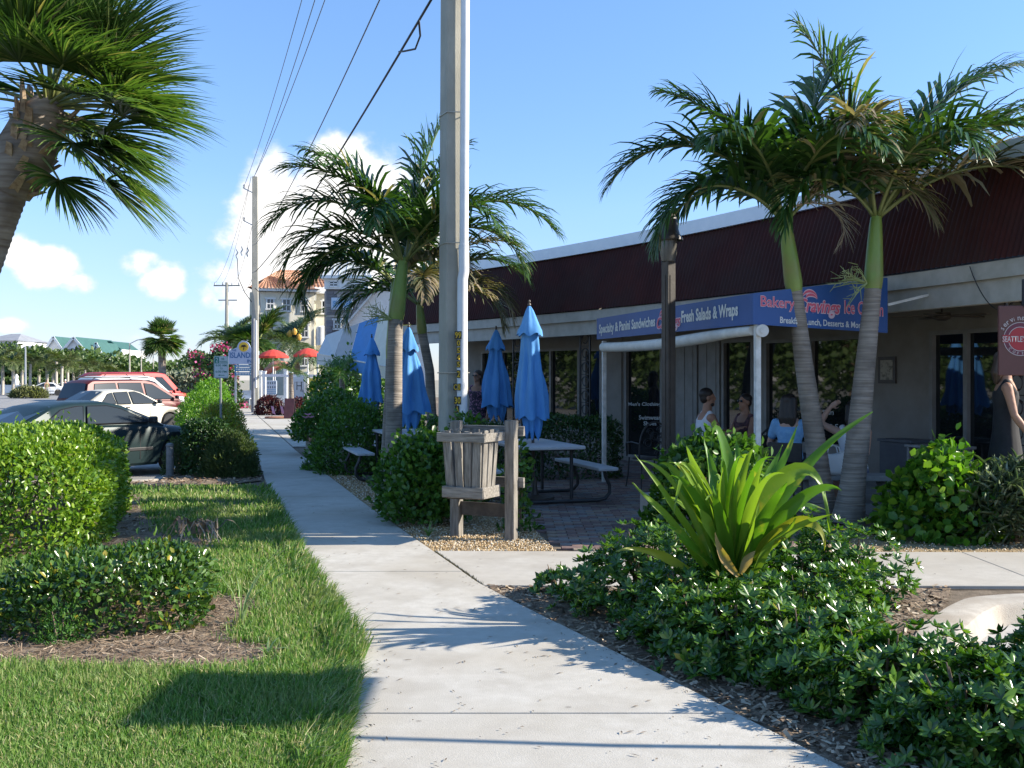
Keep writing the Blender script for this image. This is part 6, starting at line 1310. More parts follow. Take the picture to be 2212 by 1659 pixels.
    for xc in (xa, xb_):
        for s in (-1, 1):
            wm = Matrix.Rotation(R(90), 3, 'X'); c = (xc, s*(W_/2-.11), wheel_r)
            wh = MB().lathe([(wheel_r*.62, -.10), (wheel_r*.93, -.10), (wheel_r, -.06), (wheel_r, .06), (wheel_r*.93, .10), (wheel_r*.62, .10)], 22, c, M=wm).build('wheel', M['tyre'], t, smooth=True)
            rim_ = MB().lathe([(.02, .05), (wheel_r*.35, .075), (wheel_r*.62, .06), (wheel_r*.64, .095)], 18, c, M=wm if s < 0 else Matrix.Rotation(R(-90), 3, 'X')).build('rim', M['rim'], wh, smooth=True)
    zf = float(np.interp(L_*.47, xs_, zs_)); zr = float(np.interp(-L_*.47, xs_, zs_))
    for s in (-1, 1):
        MB().box((L_/2-.10, s*(W_/2*.68), zf-.12), (.14, W_*.20, .13), jit=.003).build('headlight', M['lampc'], t, bevel=.03)
        MB().box((L_/2-.20, s*(W_/2*.86), zf-.13), (.14, .05, .09)).build('turn_lamp', M['amber'], t, bevel=.015)
        MB().box((-L_/2+.09, s*(W_/2*.68), zr-.16), (.12, W_*.2, .15)).build('tail_light', M['lampr'], t, bevel=.03)
        mx = ws[0]-.28; MB().box((mx, s*(W_/2+.05), bz+.07), (.10, .17, .13), jit=.005).build('mirror', M['trim'] if not clad else pm_, t, bevel=.03)
        for hx in (-.05*L_, -.24*L_) if len(wins) > 1 else (-.1*L_,): MB().box((hx, s*(W_/2*.985), bz-.10), (.16, .03, .035)).build('door_handle', M['trim'], t, bevel=.008)
        MB().box((-.01*L_, s*(W_/2*.995), .50), (L_*.40, .025, .06)).build('side_moulding', M['trim'], t, bevel=.008)
        for dx in (.13*L_, -.12*L_): MB().box((dx, s*(W_/2*.99), .58), (.008, .02, .52)).build('door_seam', M['trim'], t)
    MB().box((L_/2-.03, 0, .42), (.14, W_*.86, .20)).build('front_bumper', pm_ if not clad else M['trim'], t, bevel=.05); MB().box((-L_/2+.03, 0, .42), (.14, W_*.88, .22)).build('rear_bumper', pm_, t, bevel=.05)
    MB().box((L_/2-.015, 0, zf-.12), (.06, W_*.42, .10)).build('grille', M['trim'], t, bevel=.01)
    if rails:
        for s in (-1, 1): MB().tube([(rx[0]+.5, s*wR*.82, zmax+.02), (rx[0]+.6, s*wR*.82, zmax+.09), (0, s*wR*.82, zmax+.10), (rx[-1]-1.3, s*wR*.82, zmax+.08), (rx[-1]-1.2, s*wR*.82, zmax+.01)], .02, 6).build('roof_rail', M['trim'], t)
        for x in (-.9, -.1): MB().box((x, 0, zmax+.10), (.05, wR*1.66, .03)).build('roof_bar', M['trim'], t)
    return t
HD = R(57)
# dark green coupe nearest, half hidden by the hedge
car('dark green car half hidden behind the tall hedge', (-7.75, 18.45, ROADZ), HD, 4.5, 1.75, 1.34, [(-2.25, .78), (-2.1, .92), (-1.2, .98), (.6, .95), (1.0, .93), (1.8, .84), (2.15, .72), (2.25, .58)], [(-1.75, .93), (-1.0, 1.28), (-.6, 1.34), (.05, 1.35), (.35, 1.29), (1.15, .94)],
    [[(-1.25, .99), (-.85, 1.24), (-.55, 1.29), (-.42, 1.29), (-.5, .98)], [(-.42, .98), (-.34, 1.29), (.05, 1.29), (.32, 1.23), (.85, .98)]], paint('dark_green_paint', (.012, .026, .028)), belt=.95, ws=(1.10, .97, .38, 1.27), rw=(-1.68, .97, -.95, 1.28))
car('pale silver gold sedan parked behind the dark green car', (-12.9, 33.5, ROADZ), HD, 4.55, 1.76, 1.40, [(-2.27, .80), (-2.1, .95), (-1.45, 1.0), (.7, .93), (1.1, .90), (1.9, .80), (2.2, .66), (2.27, .52)], [(-1.65, .97), (-.95, 1.36), (-.5, 1.41), (.1, 1.41), (.4, 1.34), (1.25, .92)],
    [[(-1.15, 1.0), (-.85, 1.30), (-.70, 1.34), (-.62, .98)], [(-.56, .98), (-.64, 1.34), (-.12, 1.36), (-.06, .97)], [(.02, .97), (-.05, 1.36), (.15, 1.36), (.38, 1.29), (.98, .97)]], paint('silver_gold_paint', (.50, .47, .39), .3), belt=.96, ws=(1.2, .95, .43, 1.32), rw=(-1.6, 1.0, -.93, 1.36))
car('maroon minivan with roof rack parked between two light cars', (-14.1, 37.6, ROADZ), HD, 4.8, 1.9, 1.74, [(-2.4, .85), (-2.32, 1.02), (1.2, 1.0), (1.6, .96), (2.2, .80), (2.4, .58)], [(-2.33, 1.0), (-2.12, 1.62), (-1.9, 1.72), (.2, 1.74), (.6, 1.66), (1.75, .98)],
    [[(-2.0, 1.06), (-1.88, 1.60), (-1.05, 1.63), (-1.0, 1.05)], [(-.9, 1.05), (-.94, 1.63), (.02, 1.63), (.1, 1.04)], [(.2, 1.04), (.15, 1.62), (.5, 1.57), (1.4, 1.04)]], paint('maroon_paint', (.085, .013, .011)), belt=1.03, ws=(1.68, 1.03, .63, 1.64), rw=(-2.30, 1.08, -2.14, 1.60), rails=True)
car('white sport utility vehicle beyond the maroon minivan', (-15.4, 41.9, ROADZ), HD, 4.85, 1.9, 1.96, [(-2.4, .9), (-2.35, 1.10), (.9, 1.08), (1.2, 1.06), (2.1, 1.02), (2.38, .92), (2.42, .6)], [(-2.35, 1.08), (-2.2, 1.76), (-2.0, 1.86), (.1, 1.88), (.4, 1.82), (1.25, 1.08)],
    [[(-2.05, 1.14), (-1.95, 1.68), (-1.15, 1.72), (-1.12, 1.13)], [(-1.0, 1.13), (-1.0, 1.72), (-.3, 1.73), (-.25, 1.12)], [(-.15, 1.12), (-.2, 1.73), (.1, 1.73), (.38, 1.66), (.95, 1.12)]], paint('white_car_paint', (.72, .72, .70), .3, 0), belt=1.1, ws=(1.2, 1.1, .43, 1.76), rw=(-2.34, 1.15, -2.21, 1.70), rails=True, wheel_r=.36)
car('bright red passenger van at the far end of the parking row', (-17.4, 47.6, ROADZ), HD, 5.4, 2.0, 2.08, [(-2.7, 1.0), (-2.65, 1.18), (1.5, 1.18), (1.9, 1.14), (2.5, 1.0), (2.7, .7)], [(-2.66, 1.15), (-2.55, 1.9), (-2.3, 2.05), (.6, 2.08), (1.0, 2.02), (1.75, 1.18)],
    [[(-2.4, 1.3), (-2.35, 1.85), (-1.35, 1.88), (-1.35, 1.28)], [(-1.15, 1.28), (-1.15, 1.88), (-.65, 1.88), (-.65, 1.27)], [(-.45, 1.27), (-.45, 1.88), (.2, 1.88), (.2, 1.26)], [(.4, 1.26), (.4, 1.88), (.78, 1.86), (1.35, 1.24)]], paint('red_paint', (.36, .012, .012)), name='passenger_van', belt=1.2, ws=(1.72, 1.2, 1.02, 1.98), rw=(-2.66, 1.3, -2.56, 1.86), wheel_r=.36)
car('pale car parked far across the street behind the palm trunks', tuple(P(98, 840, 112).xy)+(ROADZ,), R(200), 4.6, 1.8, 1.42, [(-2.27, .80), (-2.1, .95), (-1.45, 1.0), (.7, .93), (1.1, .90), (1.9, .80), (2.2, .66), (2.27, .52)], [(-1.65, .97), (-.95, 1.36), (-.5, 1.41), (.1, 1.41), (.4, 1.34), (1.25, .92)],
    [[(-1.15, 1.0), (-.85, 1.30), (-.12, 1.36), (-.06, .97)], [(.02, .97), (-.05, 1.36), (.15, 1.36), (.98, .97)]], paint('pale_car_paint', (.62, .64, .66), .3, 0), belt=.96, ws=(1.2, .95, .43, 1.32), rw=(-1.6, 1.0, -.93, 1.36))['group'] = 'cars across the street'
car('white car parked far across the street beside the pedestrian in pink', tuple(P(140, 838, 118).xy)+(ROADZ,), R(190), 4.6, 1.8, 1.45, [(-2.27, .80), (-2.1, .95), (-1.45, 1.0), (.7, .93), (1.1, .90), (1.9, .80), (2.2, .66), (2.27, .52)], [(-1.65, .97), (-.95, 1.36), (-.5, 1.41), (.1, 1.41), (.4, 1.34), (1.25, .92)],
    [[(-1.15, 1.0), (-.85, 1.30), (-.12, 1.36), (-.06, .97)], [(.02, .97), (-.05, 1.36), (.15, 1.36), (.98, .97)]], M['white'], belt=.96, ws=(1.2, .95, .43, 1.32), rw=(-1.6, 1.0, -.93, 1.36))['group'] = 'cars across the street'
# ================================================================== THE INN: TILED HOTEL, STONE TOWER, GABLE HOUSE
M['ivory'] = pbr('ivory_stucco', (.66, .62, .50), (.74, .70, .58), 2, .85, .15, 30); M['winglass'] = pbr('hotel_glass', (.03, .035, .04), rough=.06, spec=.8); M['tile'] = None
DI = 85.0; inn = thing('hotel', 'ivory three storey hotel with orange barrel tile hip roof behind the date palms', 'building', tuple(P(600, 820, DI).xy)+(0,))
ec = Vector((-.287, .958, 0)); er = Vector((1, 0, 0))
c0 = P(541, 630, DI); c1 = P(712, 630, DI); zeave = c0.z; dep = Vector((1.6, 5, 0))
def wall4(bld_, a, b_, dv, z0, z1, m): MB().prism([(a.x, a.y), (b_.x, b_.y), (b_.x+dv.x, b_.y+dv.y), (a.x+dv.x, a.y+dv.y)], z0, z1).build('wall', m, bld_, world=True)
wall4(inn, c0, c1, dep, -.2, zeave-.1, M['ivory'])
def tile_mat():
    m, N, L, B = _nt('barrel_tile'); tc = N.new('ShaderNodeTexCoord'); n = N.new('ShaderNodeTexNoise'); n.inputs['Scale'].default_value = 2.5; n.inputs['Detail'].default_value = 5; L.new(tc.outputs['Object'], n.inputs[0])
    r = _ramp(N, [(.3, (.30, .13, .07)), (.55, (.46, .25, .15)), (.75, (.60, .42, .30))]); L.new(n.outputs['Fac'], r.inputs[0]); L.new(r.outputs[0], B.inputs['Base Color']); B.inputs['Roughness'].default_value = .85; return m
M['tile'] = tile_mat()
def tiled(bld_, a, b_, c, d, pitch=.32, name='roof'):
    """barrel tile slope between eave a-b and ridge c-d (c above a, d above b)."""
    a, b_, c, d = map(Vector, (a, b_, c, d)); n = int((b_-a).length/pitch); per = 4; k = 10; vs = []; up = (b_-a).cross(c-a).normalized(); up = up if up.z > 0 else -up
    for i in range(n*per+1):
        u = i/(n*per); h = .085*abs(math.sin(math.pi*u*n))
        for j in range(k*2+1):
            v = (j//2)/k+((0) if j % 2 == 0 else 1/k*.98); v = min(1, v); p = a.lerp(b_, u).lerp(c.lerp(d, u), v); vs.append(p+up*(h+(.05 if j % 2 == 0 else .0)))
    w = k*2+1; b = MB(); b.add(vs, [(i*w+j, (i+1)*w+j, (i+1)*w+j+1, i*w+j+1) for i in range(n*per) for j in range(w-1)]); return b.build(name, M['tile'], bld_, world=True, smooth=False)
E0, E1 = P(533, 624, DI-.6), P(716, 620, DI-.6); Rg0, Rg1 = P(634, 585, DI+4), P(722, 585, DI+4)
tiled(inn, E0, E1, Rg0, Rg1)
tiled(inn, E0+Vector((1.6, 6.5, 0)), E0, Rg0, Rg0+Vector((.01, 0, 0)))
# forward hip bay
wall4(inn, P(541, 632, DI-1.2), P(668, 632, DI-1.2), Vector((0, 1.1, 0)), -.2, zeave-.15, M['ivory'])
F0, F1, Fa = P(534, 625, DI-1.9), P(676, 625, DI-1.9), P(588, 600, DI+1.2)
tiled(inn, F0, F1, Fa, Fa+Vector((.3, 0, 0)))
for q0, q1, z_ in ((P(533, 632, DI-1.8), P(677, 632, DI-1.8), zeave), (P(668, 630, DI-.5), P(716, 630, DI-.5), zeave)):
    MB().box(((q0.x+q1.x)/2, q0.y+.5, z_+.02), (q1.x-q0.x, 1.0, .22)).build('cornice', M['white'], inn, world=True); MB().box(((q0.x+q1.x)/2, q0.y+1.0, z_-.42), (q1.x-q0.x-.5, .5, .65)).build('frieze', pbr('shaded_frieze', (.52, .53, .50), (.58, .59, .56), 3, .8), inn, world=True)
def hotel_window(bld_, px0, py0, px1, py1, d, arch=False):
    a, b_ = P(px0, py1, d), P(px1, py0, d); w, h = b_.x-a.x, b_.z-a.z; f_ = MB()
    for (x, z, sx_, sz) in ((w/2, 0, w+.2, .12), (w/2, h, w+.3, .14), (0, h/2, .09, h), (w, h/2, .09, h), (w/2, h*.5, w, .07), (w/2, h/2, .05, h)): f_.box((a.x+x, a.y-.05, a.z+z), (sx_, .12, sz))
    fr2 = f_.build('window', M['white'], bld_, world=True)
    g_ = MB().quad((a.x, a.y-.03, a.z), (b_.x, a.y-.03, a.z), (b_.x, a.y-.03, b_.z), (a.x, a.y-.03, b_.z)).build('pane', M['winglass'], bld_, world=True); g_.parent = fr2
for w_ in ((567, 645, 582, 668), (600, 645, 617, 672), (640, 645, 655, 672), (566, 700, 582, 728), (602, 700, 617, 728), (640, 700, 655, 728), (566, 758, 582, 790), (640, 758, 655, 790)): hotel_window(inn, *w_, DI-1.22)
for w_ in ((694, 647, 706, 676), (694, 722, 706, 752)): hotel_window(inn, *w_, DI-.02)
MB().lathe([(.42, 0), (.42, 1.5), (.3, 1.6)], 14, P(684, 745, DI-1.0)).build('water_tank', M['white'], inn, world=True, smooth=True)
inn.rotation_euler.z = R(17)
# stone tower
DT = 80.0; tw = thing('stone_tower', 'grey stone clad tower with white frieze and pale pyramid roof beside the hotel', 'tower', tuple(P(750, 820, DT).xy)+(0,))
t0, t1 = P(705, 624, DT), P(795, 624, DT); MB().prism([(t0.x, DT), (t1.x, DT), (t1.x-.9, DT+4), (t0.x-.9, DT+4)], -.2, t0.z).build('wall', pbr('tower_core', (.20, .19, .20), (.26, .25, .25), 3, .9), tw, world=True)
sm = [pbr('stone_'+str(k), tuple(x*.9 for x in c), c, 6, .9, .3, 20) for k, c in enumerate(((.20, .19, .20), (.27, .25, .25), (.34, .32, .31), (.46, .42, .37), (.24, .23, .26)))]
sp_ = []
for m_ in sm:
    o = MB().box((0, 0, 0), (1, 1, 1)).build('stone_proto', m_); sp_.append(o)
z = t0.z-.18; r_ = random.Random(9)
while z > 3.2:
    h = r_.uniform(.18, .32); x = t0.x
    while x < t1.x-.1:
        w = min(r_.uniform(.35, 1.0), t1.x-x); c = sp_[r_.choices(range(5), (3, 3, 2, .7, 3))[0]].copy(); c.name = 'stone'; COL.objects.link(c); c.parent = tw; c.scale = (w-.03, .14+r_.uniform(0, .08), h-.03); c.location = (x+w/2-tw.location.x, DT-tw.location.y-.03, z-h/2); x += w
    z -= h
for o in sp_: bpy.data.objects.remove(o)
q0, q1 = P(697, 612, DT), P(803, 612, DT); MB().box(((q0.x+q1.x)/2, DT+1.7, P(0, 612, DT).z), (q1.x-q0.x-.4, 4.2, .95)).build('frieze', M['white'], tw, world=True)
MB().box(((q0.x+q1.x)/2, DT+1.7, P(0, 600, DT).z), (q1.x-q0.x+.2, 4.9, .22)).build('cornice', M['white'], tw, world=True)
cxm = (q0.x+q1.x)/2; zr0 = P(0, 598, DT).z; hw = (q1.x-q0.x)/2+.15; ap = (P(748, 543, DT).x, DT+1.7, P(0, 543, DT).z); rf = pbr('pale_metal_roof', (.52, .54, .53), (.60, .61, .60), 2, .5)
b = MB(); cs4 = [(cxm-hw, DT-.75, zr0+.05), (cxm+hw, DT-.75, zr0+.05), (cxm+hw, DT+4.1, zr0+.05), (cxm-hw, DT+4.1, zr0+.05)]; ap = (cxm, DT+1.7, ap[2]); b.add(cs4+[ap], [(0, 1, 4), (1, 2, 4), (2, 3, 4), (3, 0, 4)]); b.build('roof', rf, tw, world=True)
for k in range(9):
    u = k/8; a = Vector(cs4[0]).lerp(Vector(cs4[1]), u); f2 = 1-abs(u-.5)*2; e = a.lerp(Vector((a.x, 0, 0)) if False else Vector(ap), f2*.999) if False else Vector((a.x, cs4[0][1]+(ap[1]-cs4[0][1])*f2, zr0+.05+(ap[2]-zr0-.05)*f2))
    if f2 > .02: MB().bar(a, e, .05, .06).build('roof_seam', rf, tw, world=True)
hotel_window(tw, 712, 607, 730, 619, DT-.4); hotel_window(tw, 757, 607, 775, 619, DT-.4); hotel_window(tw, 722, 690, 736, 711, DT-.22)
bs = P(716, 669, DT-.25); be = P(762, 643, DT-.25); MB().box(((bs.x+be.x)/2, bs.y-.05, (bs.z+be.z)/2), (be.x-bs.x, .08, be.z-bs.z)).build('sign_board', pbr('pale_blue_board', (.55, .62, .72), (.62, .68, .76), 2, .6), tw, world=True)
text_obj('lettering', 'ISLANDER', pbr('board_blue', (.12, .32, .55), rough=.6), tw, bs+Vector((.12, -.1, .22)), (1, 0, 0), (0, 0, 1), be.x-bs.x-.2, .48, .03)
# gable house with clapboards
DG = 72.0; gh = thing('gable_house', 'white clapboard gable house between the stone tower and the cafe', 'building', tuple(P(830, 820, DG).xy)+(0,))
ga, gb, gc_ = P(748, 705, DG), P(838, 600, DG), P(928, 705, DG)
MB().prism([(ga.x, -.1), (gc_.x, -.1), (gc_.x, ga.z), (gb.x, gb.z), (ga.x, ga.z)], 0, 6, (Vector((0, DG, 0)), Vector((1, 0, 0)), Vector((0, 0, 1)), Vector((-.25, 1, 0)))).build('wall', M['white'], gh, world=True)
z = .2
while z < gb.z-.1:
    hwz = (gc_.x-ga.x)/2*(1 if z < ga.z else (gb.z-z)/(gb.z-ga.z)); MB().box((gb.x, DG-.015, z), (2*hwz-.05, .03, .14)).build('clapboard', M['white'], gh, world=True); z += .165
for s, p_ in ((-1, ga), (1, gc_)): MB().bar(Vector((p_.x+s*.25, DG+2.6, p_.z-.22)), Vector((gb.x, DG+2.6, gb.z+.1)), 6.2, .12, up=(s*-.6, 0, 1)).build('roof', rf, gh, world=True)
# striped awning at the end of the cafe
sa = thing('striped_awning', 'sloping canvas awning striped blue, grey and yellow beyond the palms', 'awning', tuple(P(780, 820, 31).xy)+(0,))
U0, U1, W0_, W1_ = P(704, 724, 34.5), P(905, 652, 28.5), P(686, 764, 33.5), P(880, 800, 27.5)
cv = [pbr('canvas_'+n_, c, tuple(min(1, x*1.1) for x in c), 4, .8) for n_, c in (('grey', (.50, .52, .52)), ('stone', (.36, .36, .36)), ('blue', (.06, .22, .50)), ('cream', (.62, .60, .50)), ('yellow', (.62, .46, .06)))]
ed = [0, .22, .40, .62, .82, 1.0]
for k in range(5):
    a, b_ = ed[k]+.002, ed[k+1]-.002; q = MB(); p4 = [U0.lerp(U1, a), U0.lerp(U1, b_), W0_.lerp(W1_, b_), W0_.lerp(W1_, a)]; q.quad(*p4); q.quad(p4[3], p4[2], p4[2]-Vector((0, 0, .35)), p4[3]-Vector((0, 0, .35))); q.build('canvas_panel', cv[k], sa, world=True)
for p_ in (W0_, W1_): MB().tube([(p_.x, p_.y, 0), (p_.x, p_.y, p_.z)], .03, 6).build('post', M['whiteold'], sa, world=True)
MB().tube([W0_, W1_], .025, 6).build('front_bar', M['whiteold'], sa, world=True)
# ================================================================== INN SIGN, BOUGAINVILLEA, RED PARASOLS, FENCE
DSN = 56.0; isn = thing('inn_sign', 'pale blue inn sign with yellow sun and palm emblem behind the far utility pole', 'sign', tuple(P(527, 820, DSN).xy)+(0,))
a, b_ = P(494, 803, DSN), P(560, 752, DSN); w, h = b_.x-a.x, b_.z-a.z; bb = pbr('sign_pale_blue', (.40, .47, .60), (.46, .52, .64), 3, .6); db = pbr('sign_deep_blue', (.03, .13, .30), rough=.6); sb_ = pbr('sign_mid_blue', (.05, .22, .40), rough=.6)
out = [(0, h*.32), (w, h*.32), (w, h*.88), (w*.8, h*.98)]+[(w*.5+w*.22*math.cos(t), h*.98+h*.34*math.sin(t)) for t in np.linspace(.15, math.pi-.15, 9)]+[(w*.2, h*.98), (0, h*.88)]
Fs = (Vector((a.x, DSN, a.z)), Vector((1, 0, 0)), Vector((0, 0, 1)), Vector((0, -1, 0)))
MB().prism(out, 0, .08, Fs).build('board', bb, isn, world=True)
MB().prism([(w*.5+w*.155*math.cos(t), h*1.05+w*.155*math.sin(t)) for t in np.linspace(0, 6.283, 25)[:-1]], .08, .10, Fs).build('sun_emblem', pbr('emblem_yellow', (.75, .48, .03), rough=.6), isn, world=True)
pe = MB(); fo = Vector((a.x+w*.5, DSN-.11, a.z+h*1.02)); pe.bar(fo-Vector((0, 0, .14)), fo+Vector((.02, 0, .05)), .035, .03)
for k in range(7):
    t = R(-20+37*k); pe.tube([fo+Vector((.02, 0, .05)), fo+Vector((.02+.10*math.cos(t), 0, .09+.07*math.sin(t))), fo+Vector((.02+.19*math.cos(t), 0, .03+.10*math.sin(t)))], [.02, .025, .004], 4)
pe.build('palm_emblem', pbr('emblem_black', (.03, .03, .02), rough=.6), isn, world=True)
tx = lambda body, x, z, ww, hh, m: text_obj('lettering', body, m, isn, Vector((a.x+x*w, DSN-.085, a.z+z*h)), (1, 0, 0), (0, 0, 1), ww*w, hh*h, .02)
tx('THE', .10, .86, .16, .09, db); tx('ISLANDER', .05, .58, .9, .24, db); tx('INN', .62, .38, .25, .14, db)
for k, (z0_, hh) in enumerate(((.18, .12), (.02, .14), (-.16, .14))):
    MB().prism([(w*.2, h*z0_), (w*.98, h*z0_), (w*.98, h*(z0_+hh)), (w*.2, h*(z0_+hh))], 0, .06, Fs).build('lower_board', sb_, isn, world=True)
    r_ = random.Random(k)
    x = .26
    while x < .92: ww = r_.uniform(.03, .07); MB().prism([(w*x, h*(z0_+.3*hh)), (w*(x+ww), h*(z0_+.3*hh)), (w*(x+ww), h*(z0_+.72*hh)), (w*x, h*(z0_+.72*hh))], .06, .065, Fs).build('print_mark', M['whitel'], isn, world=True); x += ww+.02
for x in (.22, .95): MB().box((a.x+w*x, DSN+.06, a.z/2), (.1, .1, a.z+.8)).build('post', M['whiteold'], isn, world=True)
bg = bush('bougainvillea', 'tall bougainvillea with pink and red blossoms beside the inn sign', 'bush', tuple(P(478, 820, 57).xy)+(0,), (1.0, 1.0, 3.6), 2600, (.22, .12), L_dark, 'dome', 0, .25, 'kite', seed=71, stems=6)
r2 = np.random.default_rng(5); p_, o_ = shell_dome(620, 1.15, 1.1, 3.75, r2, .3, 71, .08)
kq = (np.sin(p_[:, 0]*3+p_[:, 2]*2.2)+np.sin(p_[:, 2]*4+1)+r2.normal(0, .5, 620)) > .1; p_, o_ = p_[kq], o_[kq]
V, F = inst_np(KITE_V, KITE_F, frames(o_+r2.normal(0, .7, o_.shape), r2.normal(size=o_.shape), np.full(len(p_), .16)), p_)
mesh_np('blossoms', V, F, leafm('bougainvillea_bract', [(0, (.42, .05, .06)), (.5, (.62, .07, .20)), (1, (.75, .16, .40))], .6, .4, (1, .9, .9)), bg, kind='stuff')
b = MB().tube([(-.2, 0, 2.5), (-1.0, 0, 3.0), (-1.9, 0, 3.05)], .02, 4).build('branches', M['bark'], bg, kind='stuff'); nn_ = 60; tt = r2.random(nn_); p_ = np.stack([-.3-1.6*tt, r2.normal(0, .12, nn_), 2.6+.5*tt+r2.normal(0, .12, nn_)], 1)
V, F = inst_np(KITE_V, KITE_F, frames(r2.normal(size=(nn_, 3)), r2.normal(size=(nn_, 3)), np.full(nn_, .14)), p_); mesh_np('blossoms', V, F, bg.children[1].data.materials[0] if False else bpy.data.materials['bougainvillea_bract'], bg, kind='stuff')
rp = pbr('red_canvas', (.50, .045, .03), (.58, .06, .04), 4, .8); op = pbr('faded_red_canvas', (.46, .16, .12), (.54, .2, .15), 4, .8)
def parasol(label, px, py, d, r0, m, tilt=0.0):
    c = P(px, py, d); t = thing('open_parasol', label, 'umbrella', (c.x, c.y, 0), 0, 'open parasols by the inn'); n = 16; Mt = Matrix.Rotation(tilt, 3, 'Y')
    MB().lathe([(.02, .30), (r0*.35, .24), (r0*.7, .11), (r0, -.06), (r0, -.16)], n, (0, 0, c.z-.1), M=Mt, cap=False).build('canopy', m, t); MB().tube([(0, 0, 0), (0, 0, c.z+.2)], .03, 6).build('pole', M['white'], t); return t
parasol('open red parasol right of the far utility pole', 590, 763, 54, .82, rp); parasol('open red parasol behind the low fronds', 665, 760, 53, .75, rp); parasol('tilted faded red parasol lower behind the white fence', 594, 788, 56, .75, op, R(-24))
# white post and rail fence with hanging signs
DF = 48.5; fc = thing('white_fence', 'white post and rail fence with hanging shop signs beside the far sidewalk', 'fence', tuple(P(615, 820, DF).xy)+(0,))
for px, top_, d in ((562, 803, 50.5), (571, 804, 50), (617, 800, 49), (628, 798, 47.5), (662, 806, 47.0), (712, 806, 46)):
    c = P(px, top_, d); MB().box((c.x, c.y, c.z/2), (.15, .15, c.z)).build('post', M['white'], fc, world=True); MB().box((c.x, c.y, c.z+.03), (.2, .2, .06)).build('post_cap', M['white'], fc, world=True)
for (p0_, p1_) in (((562, 811, 50.5), (571, 811, 50)), ((571, 811, 50), (617, 811, 49)), ((617, 812, 49), (628, 812, 47.5)), ((628, 812, 47.5), (662, 812, 47)), ((662, 812, 47), (712, 812, 46)), ((571, 868, 50), (617, 868, 49))): MB().bar(P(*p0_), P(*p1_), .06, .13).build('rail', M['white'], fc, world=True)
for k in range(9): c = P(596+k*2.7, 862, 49.4); MB().box((c.x, c.y, c.z-.2), (.04, .025, .75)).build('picket', M['white'], fc, world=True)
def hang(label, x0, y0, x1, y1, d, m, nm='hanging_sign'):
    a_, b2 = P(x0, y1, d), P(x1, y0, d); t = thing(nm, label, 'sign', ((a_.x+b2.x)/2, d, a_.z)); MB().box(((a_.x+b2.x)/2, d, (a_.z+b2.z)/2), (b2.x-a_.x, .06, b2.z-a_.z)).build('board', m, t, world=True, bevel=.01); return t, a_, b2
M['bluewhite'] = pbr('sign_blue_white', (.56, .60, .66), (.62, .66, .71), 3, .6); ink = pbr('sign_ink', (.02, .025, .04), rough=.6)
t, a_, b2 = hang('white hanging sign with rows of dark marks on the fence', 576, 822, 598, 853, 49.6, M['bluewhite'])
for j in range(2):
    for k in range(4): MB().box((a_.x+.08+k*.11, 49.56, b2.z-.12-j*.20), (.03, .02, .10)).build('print_mark', ink, t, world=True)
for j in range(3): MB().box(((a_.x+b2.x)/2, 49.56, a_.z+.07+j*.09), (b2.x-a_.x-.04, .02, .015)).build('print_mark', sb_, t, world=True)
t, a_, b2 = hang('white fence sign with a large dark letter H', 633, 813, 658, 862, 47.1, M['bluewhite'])
text_obj('lettering', 'H', ink, t, Vector((a_.x+.17, 47.06, a_.z+.42)), (1, 0, 0), (0, 0, 1), .24, .38, -.01); text_obj('lettering', 'H', ink, t, Vector((a_.x+.34, 47.06, a_.z+.33)), (1, 0, 0), (0, 0, 1), .07, .12, 0); text_obj('lettering', 'H', ink, t, Vector((a_.x+.43, 47.06, a_.z+.31)), (1, 0, 0), (0, 0, 1), .07, .12, 0)
b = MB().tube([Vector((a_.x+x, 47.06, a_.z+z)) for x, z in ((.05, .12), (.05, .72), (.12, .78), (.48, .78))], .006, 4); b.build('print_mark', ink, t, world=True)
t, a_, b2 = hang('yellow hanging sign with a black palm tree on the fence', 668, 817, 706, 853, 46.6, pbr('sign_yellow', (.62, .44, .03), (.68, .49, .05), 3, .6))
b = MB(); o = Vector((a_.x+.26, 46.56, a_.z+.38)); b.bar(o-Vector((0, 0, .18)), o, .03, .02); b.box((o.x, o.y, o.z-.18), (.36, .02, .02))
for k in range(6): tt_ = R(36*k); b.tube([o, o+Vector((.12*math.cos(tt_), 0, .08+.06*math.sin(tt_))), o+Vector((.2*math.cos(tt_), 0, .02+.1*math.sin(tt_)))], [.02, .035, .005], 4)
b.build('palm_print', ink, t, world=True)
bch = thing('white_bench', 'white wooden garden bench beyond the far utility pole', 'bench', tuple(P(522, 866, 64).xy)+(0,))
MB().box((0, .2, .68), (1.15, .05, .48)).build('backrest', M['bluewhite'], bch, bevel=.02); MB().box((0, 0, .42), (1.15, .45, .05)).build('seat', M['bluewhite'], bch)
for x in (-.53, .53):
    for y in (-.2, .2): MB().box((x, y, .21), (.06, .06, .42)).build('leg', M['bluewhite'], bch)
# dark red plants, small flags, black board by the fence
bush('red_leaf_plant', 'dark red leafy plants at the foot of the white fence', 'plant', tuple(P(585, 895, 46.5).xy)+(0,), (.75, .5, .85), 1500, (.14, .06), L_red, 'dome', 0, .1, 'ov', seed=81, stems=4)
bush('red_leaf_plant', 'dark red leafy plant under the letter sign on the fence', 'plant', tuple(P(646, 893, 46.2).xy)+(0,), (.5, .4, .7), 900, (.14, .06), L_red, 'dome', 0, .1, 'ov', seed=82, stems=4)
fg = thing('flag_pot', 'terracotta saucer with two small striped flags on the far paving', 'flags', tuple(P(600, 898, 42.5).xy)+(-.006,))
MB().lathe([(.5, 0), (.55, .05), (.5, .08)], 18).build('saucer', tc_, fg, smooth=True); fm_ = pbr('flag_cloth', (.30, .22, .45), (.55, .30, .38), 40, .8, lo=.45, hi=.55, stretch=(1, 1, 8))
